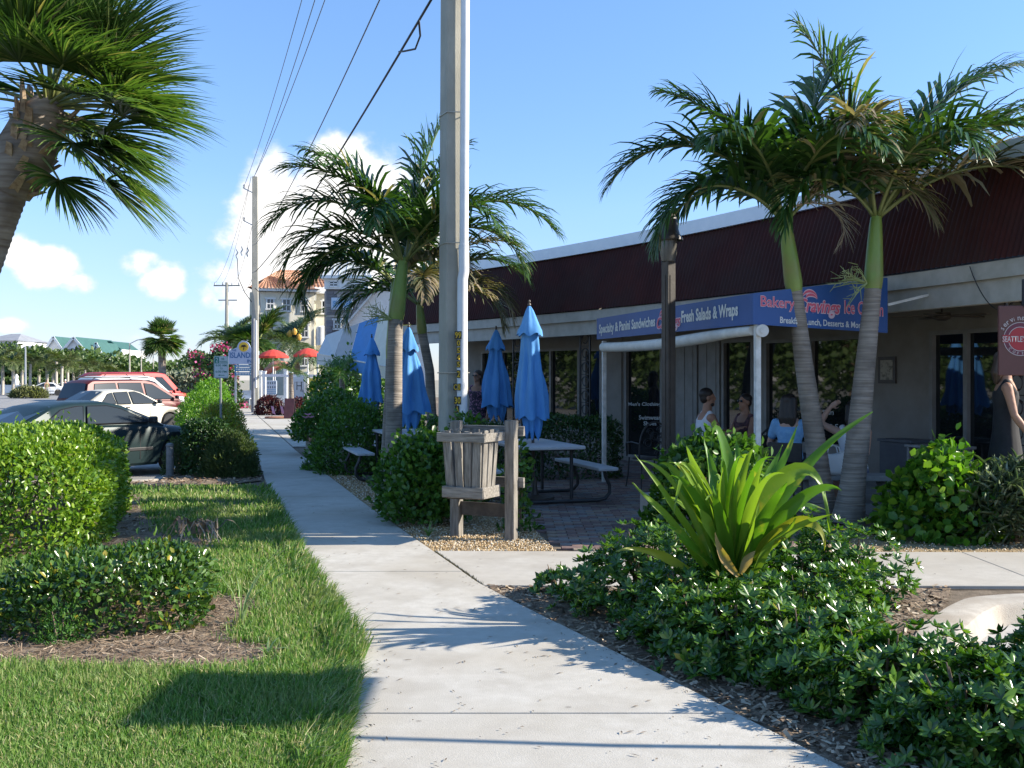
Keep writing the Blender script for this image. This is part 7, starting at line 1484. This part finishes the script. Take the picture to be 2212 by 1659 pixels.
for x, a in ((-.25, -.25), (.2, .35)):
    MB().tube([(x, 0, .05), (x-a*.4, 0, .75)], .012, 5).build('stick', M['polew'], fg); q = Vector((x-a*.12, -.01, .22)); MB().quad(q, q+Vector((.14, -.03, -.08)), q+Vector((.06, -.03, .26)), q+Vector((-.06, 0, .3))).build('cloth', fm_, fg)
ab = thing('sandwich_board', 'small dark sandwich board beside the striped flags', 'board', tuple(P(626, 900, 42).xy)+(0,))
for s in (-1, 1): MB().box((.0, s*.12, .42), (.4, .03, .84), M=Matrix.Rotation(s*R(14), 3, 'X')).build('panel', pbr('dark_board', (.06, .02, .025), (.1, .03, .035), 6, .6) if s < 0 else M['trim'], ab)
# ================================================================== DATE PALMS AND FAR GREENERY
L_date = leafm('date_leaf', [(0, (.06, .10, .05)), (.5, (.11, .16, .08)), (1, (.20, .25, .14))], .45, .3); L_dates = pbr('date_fruit', (.5, .26, .03), (.62, .34, .05), 12, .6)
def pinnate(name, label, loc, h, n, L_, seed, ml, e_rng=(5, 80), ll=.42, nl=26, tr=.22, group=None, trunk='trunk2', lw=.05, droop=(45, 85), fruit=0, stiff=1.8, boots=True):
    t = thing(name, label, 'palm', loc, 0, group); r_ = random.Random(seed)
    ringed([(0, 0, -.1), (.04, 0, h*.5), (0, 0, h)], tr*1.1, tr*.95, .12, 10).build('trunk', M[trunk], t, smooth=True)
    for i in range(n):
        e = e_rng[0]+(e_rng[1]-e_rng[0])*((i*.618) % 1); frond(t, (0, 0, h+.05), i*137.5+r_.uniform(-12, 12), e, L_*r_.uniform(.85, 1.1), r_.uniform(*droop), seed*40+i, n=nl, ll=ll, lw=lw, mleaf=ml, stiff=stiff, nseg=3, vang=.3)
    for k in range(fruit):
        a = r_.uniform(3.4, 6.0); MB().lathe([(.02, .25), (.14, .15), (.18, 0), (.1, -.18)], 8, (math.cos(a)*.9, math.sin(a)*.5, h+r_.uniform(-.1, .7))).build('fruit_cluster', L_dates, t, smooth=True)
    return t
pinnate('date_palm', 'grey green date palm with orange fruit in front of the hotel', tuple(P(640, 820, 66).xy)+(0,), 4.0, 52, 2.9, 31, L_date, fruit=6, lw=.10, e_rng=(-25, 84), nl=34, ll=.5)
pinnate('date_palm', 'date palm with long fronds left of the far utility pole', tuple(P(508, 820, 70).xy)+(0,), 4.1, 40, 2.8, 32, L_date, lw=.10, e_rng=(-20, 82), nl=30, ll=.5)
pinnate('date_palm', 'yellow green bushy palm directly behind the far utility pole', tuple(P(562, 820, 61).xy)+(0,), 4.0, 52, 2.3, 33, L_fan, lw=.11, e_rng=(-45, 84), ll=.75, nl=32)
pinnate('pygmy_palm', 'low feathery palm under the red parasols', tuple(P(628, 820, 45).xy)+(0,), 1.9, 20, 1.15, 34, L_palm, ll=.3, lw=.035, nl=20, tr=.1, e_rng=(0, 75))
pinnate('pygmy_palm', 'low feathery palm in front of the striped awning', tuple(P(738, 820, 28.5).xy)+(0,), 1.7, 16, .95, 35, L_hib, ll=.25, lw=.025, nl=20, tr=.08, e_rng=(0, 75))
def tree(name, label, loc, h, rx, rz_, n, leaf, m, seed, group=None, trunk_r=.2):
    r_ = np.random.default_rng(seed); t = thing(name, label, 'tree', loc, 0, group)
    b = MB().tube([(0, 0, -.1), (.1, 0, h*.35), (0, 0, h*.6)], [trunk_r, trunk_r*.8, trunk_r*.5], 8)
    for k in range(6): a = 1.05*k; b.tube([(0, 0, h*.4), (math.cos(a)*rx*.4, math.sin(a)*rx*.4, h*.6), (math.cos(a)*rx*.7, math.sin(a)*rx*.7, h*.75)], [trunk_r*.5, trunk_r*.3, .03], 6)
    b.build('trunk', M['bark'], t); P_, O_ = [], []
    for k in range(9):
        c = np.array([r_.uniform(-.6, .6)*rx, r_.uniform(-.6, .6)*rx, h-rz_*(.4+r_.random())]); q = r_.normal(size=(n//9, 3)); q = unit(q); rad = rx*r_.uniform(.35, .55)*(1-np.abs(r_.exponential(.15, n//9))); P_.append(c+q*rad[:, None]*np.array([1, 1, .75])); O_.append(q)
    P_, O_ = np.concatenate(P_), np.concatenate(O_); D = unit(O_*.5+r_.normal(0, .7, O_.shape)); V, F = inst_np(KITE_V, KITE_F, frames(D, O_+r_.normal(0, .4, O_.shape), np.stack([np.full(len(P_), leaf*.6), np.full(len(P_), leaf), np.full(len(P_), leaf)], 1)*r_.uniform(.7, 1.3, len(P_))[:, None]), P_)
    mesh_np('crown', V, F, m, t, kind='stuff'); return t
L_sea = leafm('silvery_leaf', [(0, (.13, .16, .11)), (.5, (.22, .25, .17)), (1, (.34, .36, .27))], .6, .25); L_far = leafm('far_tree_leaf', [(0, (.04, .08, .02)), (.5, (.075, .13, .03)), (1, (.13, .19, .05))], .5, .3)
tree('silvery_tree', 'silvery green round tree behind the red van', tuple(P(395, 820, 72).xy)+(0,), 2.7, 2.0, 1.6, 3000, .30, L_sea, 61); far_fan_palm('bushy fan palm beside the silvery tree', tuple(P(428, 820, 80).xy)+(0,), 2.2, 1.5, 26, 62, .2)
FT = [(15, 150, 8.0, 4.5), (52, 160, 7.4, 4.6), (95, 150, 6.6, 4.2), (130, 165, 6.8, 4.6), (165, 150, 6.0, 4.2), (200, 170, 6.2, 4.6), (235, 160, 5.9, 4.4), (262, 175, 6.4, 4.6), (290, 190, 5.8, 4.6), (318, 200, 5.2, 4.4), (345, 190, 4.6, 4.0), (372, 180, 5.0, 4.2), (410, 170, 5.4, 4.2), (445, 160, 6.0, 4.2)]
for k, (px, d, h, r0) in enumerate(FT):
    tree('far_tree', ['dark', 'mid green', 'olive green', 'dense', 'rounded', 'low', 'broad'][k % 7]+' tree across the street, '+['first', 'second', 'third', 'fourth', 'fifth', 'sixth', 'seventh', 'eighth', 'ninth', 'tenth', 'eleventh', 'twelfth', 'thirteenth', 'fourteenth'][k]+' from the left edge', tuple(P(px, 820, d).xy)+(ROADZ,), h, r0, h*.5, 1500, .75, L_far, 300+k, 'trees across the street')
# feather palms in the far car park: two prototypes, copied
L_farpalm = leafm('far_palm_leaf', [(0, (.05, .085, .025)), (.6, (.10, .14, .04)), (1, (.20, .21, .09))], .5, .3)
M['paletrunk'] = pbr('pale_trunk', (.36, .32, .27), (.48, .44, .38), 4, .85)
pr_ = [pinnate('street_palm', 'x', (0, 0, 0), 3.2+.3*k, 17, 1.9, 41+k, L_farpalm, ll=.75, lw=.12, nl=15, tr=.15, e_rng=(-5, 80), trunk='paletrunk', droop=(70, 130), stiff=1.2, group='feather palms across the street') for k in range(2)]
PPX = [(5, 118, 1.25), (28, 112, 1.05), (48, 122, 1.1), (66, 116, 1.0), (84, 128, 1.1), (101, 120, 1.08), (114, 126, .98), (122, 116, 1.1), (134, 113, 1.0), (146, 124, 1.05), (158, 130, 1.0), (172, 134, 1.0), (184, 128, .92), (198, 140, .98), (214, 146, .95), (232, 150, .92), (250, 150, .9), (272, 160, .9)]
nm_ = ['leftmost', 'second', 'third', 'fourth', 'fifth', 'sixth', 'seventh', 'eighth', 'ninth', 'tenth', 'eleventh', 'twelfth', 'thirteenth', 'fourteenth', 'fifteenth', 'sixteenth', 'seventeenth', 'rightmost']
for k, (px, d, s) in enumerate(PPX):
    loc = tuple(P(px, 820, d).xy)+(ROADZ,); lab = nm_[k]+' pale trunked feather palm in the row across the street'
    if k < 2: pr_[k].location = loc; pr_[k].scale = (s,)*3; pr_[k]['label'] = lab
    else: dup(pr_[k % 2], loc, k*1.3, s, lab)
# far white apartment houses
def gable_block(bld_, x0, x1, d, z1, zr, dep_, m, roofm, over=.5):
    MB().box(((x0+x1)/2, d+dep_/2, z1/2), (x1-x0, dep_, z1)).build('wall', m, bld_, world=True); xm = (x0+x1)/2
    MB().prism([(x0, z1), (x1, z1), (xm, zr)], 0, dep_, (Vector((0, d, 0)), Vector((1, 0, 0)), Vector((0, 0, 1)), Vector((0, 1, 0)))).build('gable', m, bld_, world=True)
    b = MB(); e = over; th = .25
    for s, xe in ((-1, x0-e), (1, x1+e)):
        sl_ = (zr-z1)/(xm-x0); ze = z1-e*sl_; b.add([(xe, d-.4, ze), (xm, d-.4, zr), (xm, d+dep_, zr), (xe, d+dep_, ze), (xe, d-.4, ze+th), (xm, d-.4, zr+th), (xm, d+dep_, zr+th), (xe, d+dep_, ze+th)], [(0, 1, 2, 3), (4, 7, 6, 5), (0, 4, 5, 1), (0, 3, 7, 4)])
    b.build('roof', roofm, bld_, world=True)
    tr = MB()
    for s, xe in ((-1, x0-e), (1, x1+e)): tr.bar((xe, d-.45, z1-e*(zr-z1)/(xm-x0)+.1), (xm, d-.45, zr+.1), .12, .45)
    tr.build('barge_board', M['white'], bld_, world=True)
def far_win(bld_, x, z, d, w=1.0, h=1.4):
    f_ = MB().box((x, d-.04, z), (w+.25, .1, h+.25)).build('window', M['white'], bld_, world=True); g_ = MB().box((x, d-.10, z), (w, .06, h)).build('pane', M['winglass'], bld_, world=True); g_.parent = f_
DB = 200; gm_ = pbr('green_metal_roof', (.035, .10, .085), (.045, .125, .105), 1, .6); wm_ = pbr('white_stucco', (.70, .70, .69), (.78, .78, .77), 1, .8)
ap_ = thing('apartment_building', 'white apartment building with green metal gable roofs far across the street', 'building', tuple(P(150, 820, DB).xy)+(0,))
X = lambda px: (px-CXP)/FPX*DB
Z = lambda py: CAMZ-(py-HYP)/FPX*DB
MB().box(((X(62)+X(225))/2, DB+16, Z(752)/2), (X(225)-X(62), 14, Z(752))).build('wall', wm_, ap_, world=True)
MB().prism([(X(62), Z(752)), (X(225), Z(752)), (X(200), Z(733)), (X(68), Z(733))], 0, 10, (Vector((0, DB+9, 0)), Vector((1, 0, 0)), Vector((0, 0, 1)), Vector((0, 1, 0)))).build('roof', gm_, ap_, world=True)
MB().add([], []) if False else None
b = MB(); b.quad((X(60), DB+6, Z(756)), (X(222), DB+6, Z(756)), (X(200), DB+13, Z(733)), (X(70), DB+13, Z(733))); b.build('roof_slope', gm_, ap_, world=True)
gable_block(ap_, X(72), X(84), DB-1, Z(755), Z(741), 8, wm_, gm_); gable_block(ap_, X(112), X(142), DB-2, Z(752), Z(730), 12, wm_, gm_); gable_block(ap_, X(172), X(206), DB-6, Z(753), Z(733), 18, wm_, gm_); gable_block(ap_, X(206), X(221), DB-1, Z(757), Z(742), 10, wm_, gm_)
for px, py in ((181, 764), (189, 764), (197, 761), (183, 776), (191, 776), (213, 766), (120, 765), (133, 765)): far_win(ap_, X(px), Z(py), DB-6.02 if 172 < px < 206 else DB-2.02 if px < 150 else DB-1.02)
gh2 = thing('apartment_building', 'white apartment building with grey hip roof at the far left edge', 'building', tuple(P(20, 820, 190).xy)+(0,)); DB2 = 190
X2 = lambda px: (px-CXP)/FPX*DB2
Z2 = lambda py: CAMZ-(py-HYP)/FPX*DB2
MB().box(((X2(-40)+X2(38))/2, DB2+6, Z2(735)/2), (X2(38)-X2(-40), 12, Z2(735))).build('wall', wm_, gh2, world=True); MB().box(((X2(38)+X2(60))/2, DB2+7, Z2(745)/2), (X2(60)-X2(38), 10, Z2(745))).build('wall', wm_, gh2, world=True)
b = MB(); e4 = [(X2(-44), DB2-.8, Z2(736)), (X2(42), DB2-.8, Z2(736)), (X2(42), DB2+12.8, Z2(736)), (X2(-44), DB2+12.8, Z2(736))]; b.add(e4+[(X2(-10), DB2+6, Z2(718)), (X2(12), DB2+6, Z2(718))], [(0, 1, 5, 4), (1, 2, 5), (2, 3, 4, 5), (3, 0, 4)]); b.build('roof', pbr('grey_roof', (.22, .23, .25), (.28, .29, .31), 1, .7), gh2, world=True)
for px, py in ((6, 750), (20, 750), (31, 752), (52, 760)): far_win(gh2, X2(px), Z2(py), DB2-.02 if px < 40 else DB2+1.98)
lw_ = thing('low_wall', 'low white garden wall across the street at the left edge', 'wall', tuple(P(25, 838, 136).xy)+(ROADZ,)); MB().box((0, 0, .4), (5.6, .4, 1.1)).build('wall', M['white'], lw_); MB().box((0, 0, .98), (5.8, .5, .12)).build('coping', M['white'], lw_); MB().lathe([(.35, 0), (.4, .5), (.25, .9), (.3, 1.2), (.1, 1.5)], 10, (.6, 0, 1.0)).build('finial', M['white'], lw_, smooth=True)
w2 = thing('low_wall', 'low white garden wall behind the far parked cars', 'wall', tuple(P(150, 835, 145).xy)+(ROADZ,)); MB().box((0, 0, .45), (11, .4, 1.1)).build('wall', M['white'], w2); MB().box((0, 0, 1.04), (11.2, .5, .12)).build('coping', M['white'], w2)
bush('median_planting', 'pale grassy planting on the median across the street', 'plant', tuple(P(62, 858, 96).xy)+(ROADZ,), (1.5, 1.0, .75), 1500, (.55, .05), leafm('pale_grass', [(0, (.16, .18, .07)), (1, (.30, .31, .15))], .6, .3), 'dome', 0, .1, 'ln', seed=88, stems=0, upb=1.0)
bush('far_hedge', 'dark green hedge behind the far palm trunks', 'hedge', tuple(P(55, 835, 138).xy)+(ROADZ,), (11, 2.5, 1.7), 2600, (.45, .25), L_far, 'box', 0, .12, 'kite', seed=89, stems=0); bush('far_hedge', 'low green hedge right of the far parked cars', 'hedge', tuple(P(230, 832, 150).xy)+(ROADZ,), (22, 3, 1.6), 2600, (.5, .28), L_far, 'box', 0, .15, 'kite', seed=90, stems=0)
# street lights
for px, top_, d, arm, lab in ((55, 750, 105, 0, 'tall thin dark topped pole among the palms at the left'), (280, 741, 120, 1, 'nearest curved street light behind the red van'), (305, 754, 150, 1, 'second street light beyond the red van'), (331, 766, 190, 1, 'farthest street light near the lone fan palm')):
    c = P(px, top_, d); t = thing('street_light', lab, 'street light', (c.x, c.y, ROADZ), 0, 'street lights'); MB().tube([(0, 0, 0), (0, 0, c.z-ROADZ)], [.12, .07], 8).build('pole', M['paletrunk'] if arm else M['steel'], t)
    if arm: MB().tube([(0, 0, c.z-ROADZ-.1), (.9, 0, c.z-ROADZ+.35), (1.7, 0, c.z-ROADZ+.45)], .05, 6).build('arm', M['steel'], t); MB().box((1.85, 0, c.z-ROADZ+.43), (.55, .22, .14)).build('lamp_head', M['steel'], t, bevel=.03)

for k, (x, y) in enumerate(((-34, 30), (-40, 18), (-36, 6), (-42, -6), (-38, -18), (-30, -30), (-16, -38), (-2, -42), (14, -40), (-46, 44), (-52, 62))):  # unseen trees, added to darken what the shop windows reflect
    tree('reflection_tree', 'broad street tree '+['beside the road left of the lawn', 'across the road from the lawn', 'level with the viewpoint across the road', 'just behind the viewpoint across the road', 'behind the viewpoint to the left', 'well behind the viewpoint to the left', 'behind the viewpoint', 'directly behind the viewpoint', 'behind the parking lot', 'further up across the road', 'far up across the road'][k], (x, y, ROADZ), 7.5+(k*1.7) % 2.5, 4.6, 4.2, 3600, .42, L_far, 400+k, 'street trees outside the picture')
# ================================================================== PEOPLE
pf = MB(); s0, s1 = s_at(2300, 0), s_at(1462, 0); prev = None
for i in range(13):
    s = s0+(s1-s0)*i/12; a, c = E(s, .55)[0], E(s, -1.52)[0]; cur = (a, c)
    if prev: pf.prism([(prev[0].x, prev[0].y), (cur[0].x, cur[0].y), (cur[1].x, cur[1].y), (prev[1].x, prev[1].y)], -.02, .115)
    prev = cur
tag(pf.build('porch_floor', pbr('porch_concrete', (.26, .25, .24), (.34, .33, .31), 5, .85, .2, 40)), kind='structure')
def ell(b, c, rx, ry, rz_, M_=None, n=14, k=9):
    prof = [(math.sin(math.pi*i/k), -math.cos(math.pi*i/k)) for i in range(k+1)]; prof[0] = (.02, -1); prof[-1] = (.02, 1); S = Matrix.Diagonal((rx, ry, rz_)); b.lathe(prof, n, c, M=(M_ @ S) if M_ else S)
def limb(b, pts, rr):
    pts = [Vector(p) for p in pts]; P2, R2 = [], []
    for i in range(len(pts)-1):
        for t in (0, .33, .66): P2.append(pts[i].lerp(pts[i+1], t)); R2.append(rr[i]+(rr[i+1]-rr[i])*t)
    P2.append(pts[-1]); R2.append(rr[-1]); b.tube(P2, R2, 10)
    for p, r_ in zip(pts, rr): ell(b, p, r_, r_, r_, n=10, k=6)
def rings(b, rs, n=18):
    vs = []
    for c, rx, ry in rs: vs += [(c[0]+rx*math.cos(6.2832*j/n), c[1]+ry*math.sin(6.2832*j/n), c[2]) for j in range(n)]
    b.add(vs, [(i*n+j, i*n+(j+1) % n, (i+1)*n+(j+1) % n, (i+1)*n+j) for i in range(len(rs)-1) for j in range(n)]+[tuple(range(n-1, -1, -1)), tuple(range((len(rs)-1)*n, len(rs)*n))])
def hand(b, w, d, up, sgn):
    """palm and five fingers from wrist w along d; curled slightly."""
    d = Vector(d).normalized(); up = Vector(up); s = d.cross(up).normalized(); n_ = s.cross(d); c = Vector(w)+d*.045
    Mx = Matrix((s, d, n_)).transposed(); ell(b, c, .040, .050, .017, Mx, 10, 6)
    for k, (o, l) in enumerate(((-.030, .062), (-.010, .074), (.010, .070), (.028, .054))):
        p0 = c+d*.036+s*o; p1 = p0+d*l*.5-n_*.006; p2 = p1+d*l*.42-n_*.022; b.tube([p0-d*.02, p0, p1, p2], [.0085, .009, .0085, .007], 6)
    t0 = c-d*.02-s*.030*sgn; b.tube([t0, t0-s*.028*sgn+d*.025, t0-s*.034*sgn+d*.058-n_*.008], [.012, .011, .008], 6)
def remesh(o, vox=.011, it=3):
    m_ = o.modifiers.new('remesh', 'REMESH'); m_.mode = 'VOXEL'; m_.voxel_size = vox; m_.use_smooth_shade = True
    s_ = o.modifiers.new('smooth', 'SMOOTH'); s_.factor = .5; s_.iterations = it
SK = {k: pbr('skin_'+k, c, tuple(x*1.12 for x in c), 9, .55, spec=.4) for k, c in (('tan', (.36, .19, .12)), ('fair', (.50, .30, .22)), ('brown', (.28, .15, .095)))}
def person(label, loc, rz, skin, clothes, hair, seated=False, h=1.7, arms=None, lean=0.0, turn=0.0, hairlen=.12, beard=False, glasses=False, cloth_kind='tank', female=False, lower=None, vox=.012):
    """faces -y; x to its left-hand viewer right. Hip at origin height; arms: {'L':(elbow,wrist,dir),'R':...} offsets from shoulder."""
    t = thing('person', label, 'person', loc, rz); k = h/1.7; hz_ = .50 if seated else .90*k; V3 = lambda x, y, z: Vector((x, y, z))
    ct, st_ = math.cos(lean), math.sin(lean); up = lambda z: V3(0, -st_*z, hz_+ct*z)
    sw = (.185 if female else .205)*k; b = MB()
    rings(b, [(up(-.08*k), .13*k, .10*k), (up(0), .165*k, .115*k), (up(.10*k), .145*k, .105*k), (up(.22*k), (.13 if female else .145)*k, .10*k), (up(.34*k), .160*k, .115*k), (up(.43*k), .175*k, .108*k), (up(.49*k), .150*k, .085*k), (up(.53*k), .07*k, .065*k), (up(.60*k), .056*k, .058*k)])
    hd = up(.70*k); Mh = Matrix.Rotation(turn, 3, 'Z'); fw = Mh @ V3(0, -1, 0); sd_ = Mh @ V3(1, 0, 0)
    limb(b, [up(.50*k), up(.63*k)], [.06*k, .054*k]); ell(b, hd+V3(0, 0, .035*k)-fw*.012, .075*k, .094*k, .092*k, Mh); ell(b, hd+fw*.022-V3(0, 0, .045*k), .056*k, .066*k, .066*k, Mh)
    b.tube([hd+fw*.088*k+V3(0, 0, .022*k), hd+fw*.108*k-V3(0, 0, .012*k), hd+fw*.090*k-V3(0, 0, .020*k)], [.009, .015, .012], 8)
    ell(b, hd+fw*.084*k-V3(0, 0, .052*k), .024*k, .012, .011, Mh, 10, 6); ell(b, hd+fw*.074*k-V3(0, 0, .088*k), .026*k, .02, .02, Mh, 10, 6)
    for s in (-1, 1): ell(b, hd+sd_*s*.077*k-V3(0, 0, .005), .010, .022, .032, Mh, 8, 6); ell(b, hd+sd_*s*.030*k+fw*.086*k+V3(0, 0, .034*k), .02, .008, .007, Mh, 8, 6)
    A = arms or {}
    for s, nm in ((1, 'L'), (-1, 'R')):
        sh = up(.455*k)+V3(s*sw*.93, 0, 0); el_, wr, dr = A.get(nm, (V3(s*.07, .02, -.28*k), V3(s*.05, -.08, -.52*k), (0, -.2, -1)))
        e_, w_ = sh+Vector(el_), sh+Vector(wr); limb(b, [up(.44*k)+V3(s*.10, 0, 0), sh], [.06*k, .055*k]); limb(b, [sh, sh.lerp(e_, .5), e_, e_.lerp(w_, .35), w_], [.054*k, .046*k, .038*k, .041*k, .026*k]); hand(b, w_, dr, (0, -1, .3) if abs(Vector(dr).normalized().z) > .6 else (0, 0, 1), s)
        hp = V3(s*.085*k, 0, hz_-.03)
        if seated: kn, an = hp+V3(s*.05, -.42*k, .02), hp+V3(s*.05, -.40*k, -.42*k)
        else: kn, an = V3(s*.10, -.02, .48*k), V3(s*.10, .03, .08)
        an.z = .08; limb(b, [hp, hp.lerp(kn, .4), kn], [.088*k, .078*k, .056*k]); limb(b, [kn, kn.lerp(an, .35), an], [.055*k, .056*k, .036*k]); ell(b, an+V3(0, -.065, -.045), .042, .12, .035)
    o = b.build('body', SK[skin], t, smooth='all'); remesh(o, vox)
    # clothing
    c = MB(); g = 1.10
    topz = .47 if cloth_kind in ('tank', 'dress') else .50
    rs = [(up(-.10*k), .178*k, .13*k), (up(0), .180*k, .128*k), (up(.12*k), .162*k, .120*k), (up(.24*k), (.148 if female else .162)*k, .114*k), (up(.35*k), .178*k, .130*k), (up(.42*k), .180*k, .120*k)]
    if cloth_kind == 'dress': rs = [(V3(0, 0, .42*k if not seated else hz_-.06), .24*k, .2*k), (V3(0, 0, .65*k if not seated else hz_-.03), .215*k, .165*k)]+rs[1:]
    rings(c, rs)
    for s in (-1, 1):
        sh = up(.455*k)+V3(s*sw*.93, 0, 0)
        if cloth_kind == 'tee':
            el_ = A.get('L' if s > 0 else 'R', (V3(s*.07, .02, -.28*k),))[0]; limb(c, [up(.42*k)+V3(s*.08, 0, 0), sh], [.078*k, .070*k]); limb(c, [sh, sh+Vector(el_)*.55], [.068*k, .064*k])
        else: limb(c, [up(.40*k)+V3(s*.11, -.06, 0), up(.49*k)+V3(s*.118, 0, .014), up(.40*k)+V3(s*.11, .06, 0)], [.05, .045, .05])
    o = c.build('top' if cloth_kind != 'dress' else 'dress', clothes, t, smooth='all'); remesh(o, .013, 4)
    if cloth_kind != 'dress':
        c = MB(); rings(c, [(up(-.12*k), .175*k, .13*k), (up(-.02*k), .182*k, .13*k), (up(.05*k), .172*k, .124*k)])
        for s in (-1, 1):
            hp = V3(s*.085*k, 0, hz_-.03); kn = hp+V3(s*.05, -.42*k, .02) if seated else V3(s*.10, -.02, .48*k); limb(c, [hp, hp.lerp(kn, .85)], [.105*k, .088*k])
        o = c.build('shorts', lower or pbr('dark_shorts', (.04, .045, .06), (.06, .065, .08), 6, .8), t, smooth='all'); remesh(o, .014, 4)
    hb = MB(); ell(hb, hd+V3(0, 0, .055*k)-fw*.024, .084*k, .097*k, .086*k, Mh)
    if hairlen > .15:
        for s in (-1, 0, 1): limb(hb, [hd+V3(0, 0, .06)-fw*.05+sd_*s*.045, hd-fw*.085+sd_*s*.065-V3(0, 0, hairlen*.5), hd-fw*.09+sd_*s*.055-V3(0, 0, hairlen)], [.06, .055, .025])
    else: ell(hb, hd-fw*.045+V3(0, 0, .0), .076*k, .06*k, .07*k, Mh)
    if beard: ell(hb, hd+fw*.045-V3(0, 0, .075*k), .052*k, .045*k, .04*k, Mh)
    o = hb.build('hair', hair, t, smooth='all'); remesh(o, .011, 2)
    if glasses:
        q = MB(); 
        for s in (-1, 1): ell(q, hd+fw*.092*k+sd_*s*.032*k+V3(0, 0, .026*k), .027, .006, .018, Mh, 10, 6)
        q.bar(hd+fw*.094*k-sd_*.03+V3(0, 0, .03*k), hd+fw*.094*k+sd_*.03+V3(0, 0, .03*k), .006, .006); q.build('sunglasses', M['carglass'], t)
    return t
HR = {'dark': pbr('dark_hair', (.018, .013, .010), (.035, .024, .018), 30, .5, stretch=(1, 1, .2)), 'brown': pbr('brown_hair', (.05, .03, .018), (.09, .055, .035), 30, .5, stretch=(1, 1, .2))}
cwt = pbr('white_cotton', (.66, .68, .72), (.74, .76, .79), 8, .9, .3, 25); cbl = pbr('light_blue_cotton', (.16, .36, .62), (.24, .46, .70), 22, .9, .3, 25); cbk = pbr('black_cloth', (.012, .012, .014), (.022, .022, .024), 9, .85); cfl = pbr('floral_cloth', (.04, .03, .05), (.42, .20, .30), 26, .85, lo=.52, hi=.6); cdk = pbr('dark_print', (.05, .03, .03), (.16, .07, .08), 18, .85)
PZ = .115
def chair_simple(label, loc, rz):
    t = thing('patio_chair', label, 'chair', loc, rz, 'plain black patio chairs under the awning'); MB().box((0, 0, .44), (.44, .42, .04)).build('seat', M['black'], t, bevel=.01); MB().box((0, .21, .60), (.42, .03, .24)).build('backrest', M['black'], t, bevel=.01)
    for x in (-.2, .2):
        for y in (-.18, .2): MB().tube([(x, y, .44), (x*1.1, y*1.1, 0)], .013, 6).build('leg', M['black'], t)
    return t
def seat_at(px, d, rz, lab): q = P(px, 820, d); chair_simple(lab, (q.x, q.y, PZ), rz); return (q.x, q.y, PZ)
q = seat_at(1522, 13.9, R(100), 'black chair under the bearded man in white')
person('bearded man in white sleeveless top seated in profile beside the lamp post', q, R(100), 'tan', cwt, HR['dark'], True, 1.78, {'L': (Vector((.05, -.10, -.26)), Vector((-.02, -.34, -.20)), (0, -1, .3)), 'R': (Vector((-.05, -.12, -.25)), Vector((.0, -.36, -.16)), (0, -1, .4))}, .06, R(-12), .10, True)
q = seat_at(1612, 14.1, R(-60), 'black chair under the woman in sunglasses')
person('woman in sunglasses and dark print top seated facing the bearded man', q, R(-62), 'tan', cdk, HR['dark'], True, 1.62, {'L': (Vector((.05, -.12, -.24)), Vector((-.04, -.36, -.18)), (0, -1, .2)), 'R': (Vector((-.05, -.12, -.24)), Vector((.04, -.34, -.2)), (0, -1, .2))}, .04, 0, .12, False, True, 'tank', True)
q = seat_at(1705, 12.6, R(150), 'black chair under the woman in light blue')
person('woman with long dark hair and light blue top seated with her back turned', q, R(155), 'fair', cbl, HR['dark'], True, 1.66, {'R': (Vector((-.10, -.08, -.26)), Vector((-.06, -.30, -.30)), (0, -1, 0)), 'L': (Vector((.10, -.08, -.26)), Vector((.05, -.32, -.28)), (0, -1, 0))}, .12, R(-15), .34, False, False, 'tee', True)
q = P(1846, 820, 12.45)
person('person in white sleeveless top on the stone bench raising one bent arm', (q.x, q.y+.05, 0.0), R(170), 'fair', cwt, HR['dark'], True, 1.72, {'R': (Vector((.0, -.05, -.26)), Vector((.06, -.28, -.22)), (0, -1, 0)), 'L': (Vector((.20, -.12, .10)), Vector((.08, -.08, .30)), (-.8, 0, .6))}, .10, R(10), .20, False, False, 'tank', True, pbr('plaid_shorts', (.10, .11, .16), (.22, .22, .28), 20, .85))
q = P(2172, 820, 10.95)
person('woman in black sleeveless dress standing at the right behind the hanging coffee sign', (q.x, q.y, PZ), R(70), 'tan', cbk, HR['brown'], False, 1.76, {'L': (Vector((.06, -.03, -.29)), Vector((.10, -.12, -.53)), (0, -.3, -1)), 'R': (Vector((-.06, -.06, -.29)), Vector((-.05, -.2, -.50)), (0, -.3, -1))}, 0, 0, .2, False, False, 'dress', True)
q = P(1031, 820, 20.8)
person('woman in white vest and floral dress standing behind the utility pole', (q.x, q.y, 0), R(-15), 'tan', cfl, HR['brown'], False, 1.76, {'R': (Vector((-.16, .02, -.24)), Vector((-.03, -.06, -.44)), (1, 0, -.6)), 'L': (Vector((.10, 0, -.28)), Vector((.06, -.1, -.5)), (0, -.2, -1))}, 0, R(-20), .22, False, True, 'dress', True)
q = P(101, 848, 106); person('distant pedestrian in olive top walking across the street', (q.x, q.y, ROADZ), R(60), 'tan', pbr('olive_cloth', (.16, .15, .08), (.2, .19, .1), 6, .85), HR['dark'], False, 1.72, None, .04, 0, .12, lower=pbr('grey_trousers', (.16, .16, .16), (.2, .2, .2), 6, .85), vox=.02)
q = P(141, 846, 108); person('distant pedestrian in pink shirt and white cap across the street', (q.x, q.y, ROADZ), R(-50), 'fair', pbr('pink_cloth', (.62, .26, .24), (.68, .32, .28), 6, .85), M['white'], False, 1.74, None, .02, 0, .10, cloth_kind='tee', lower=cwt, vox=.02)
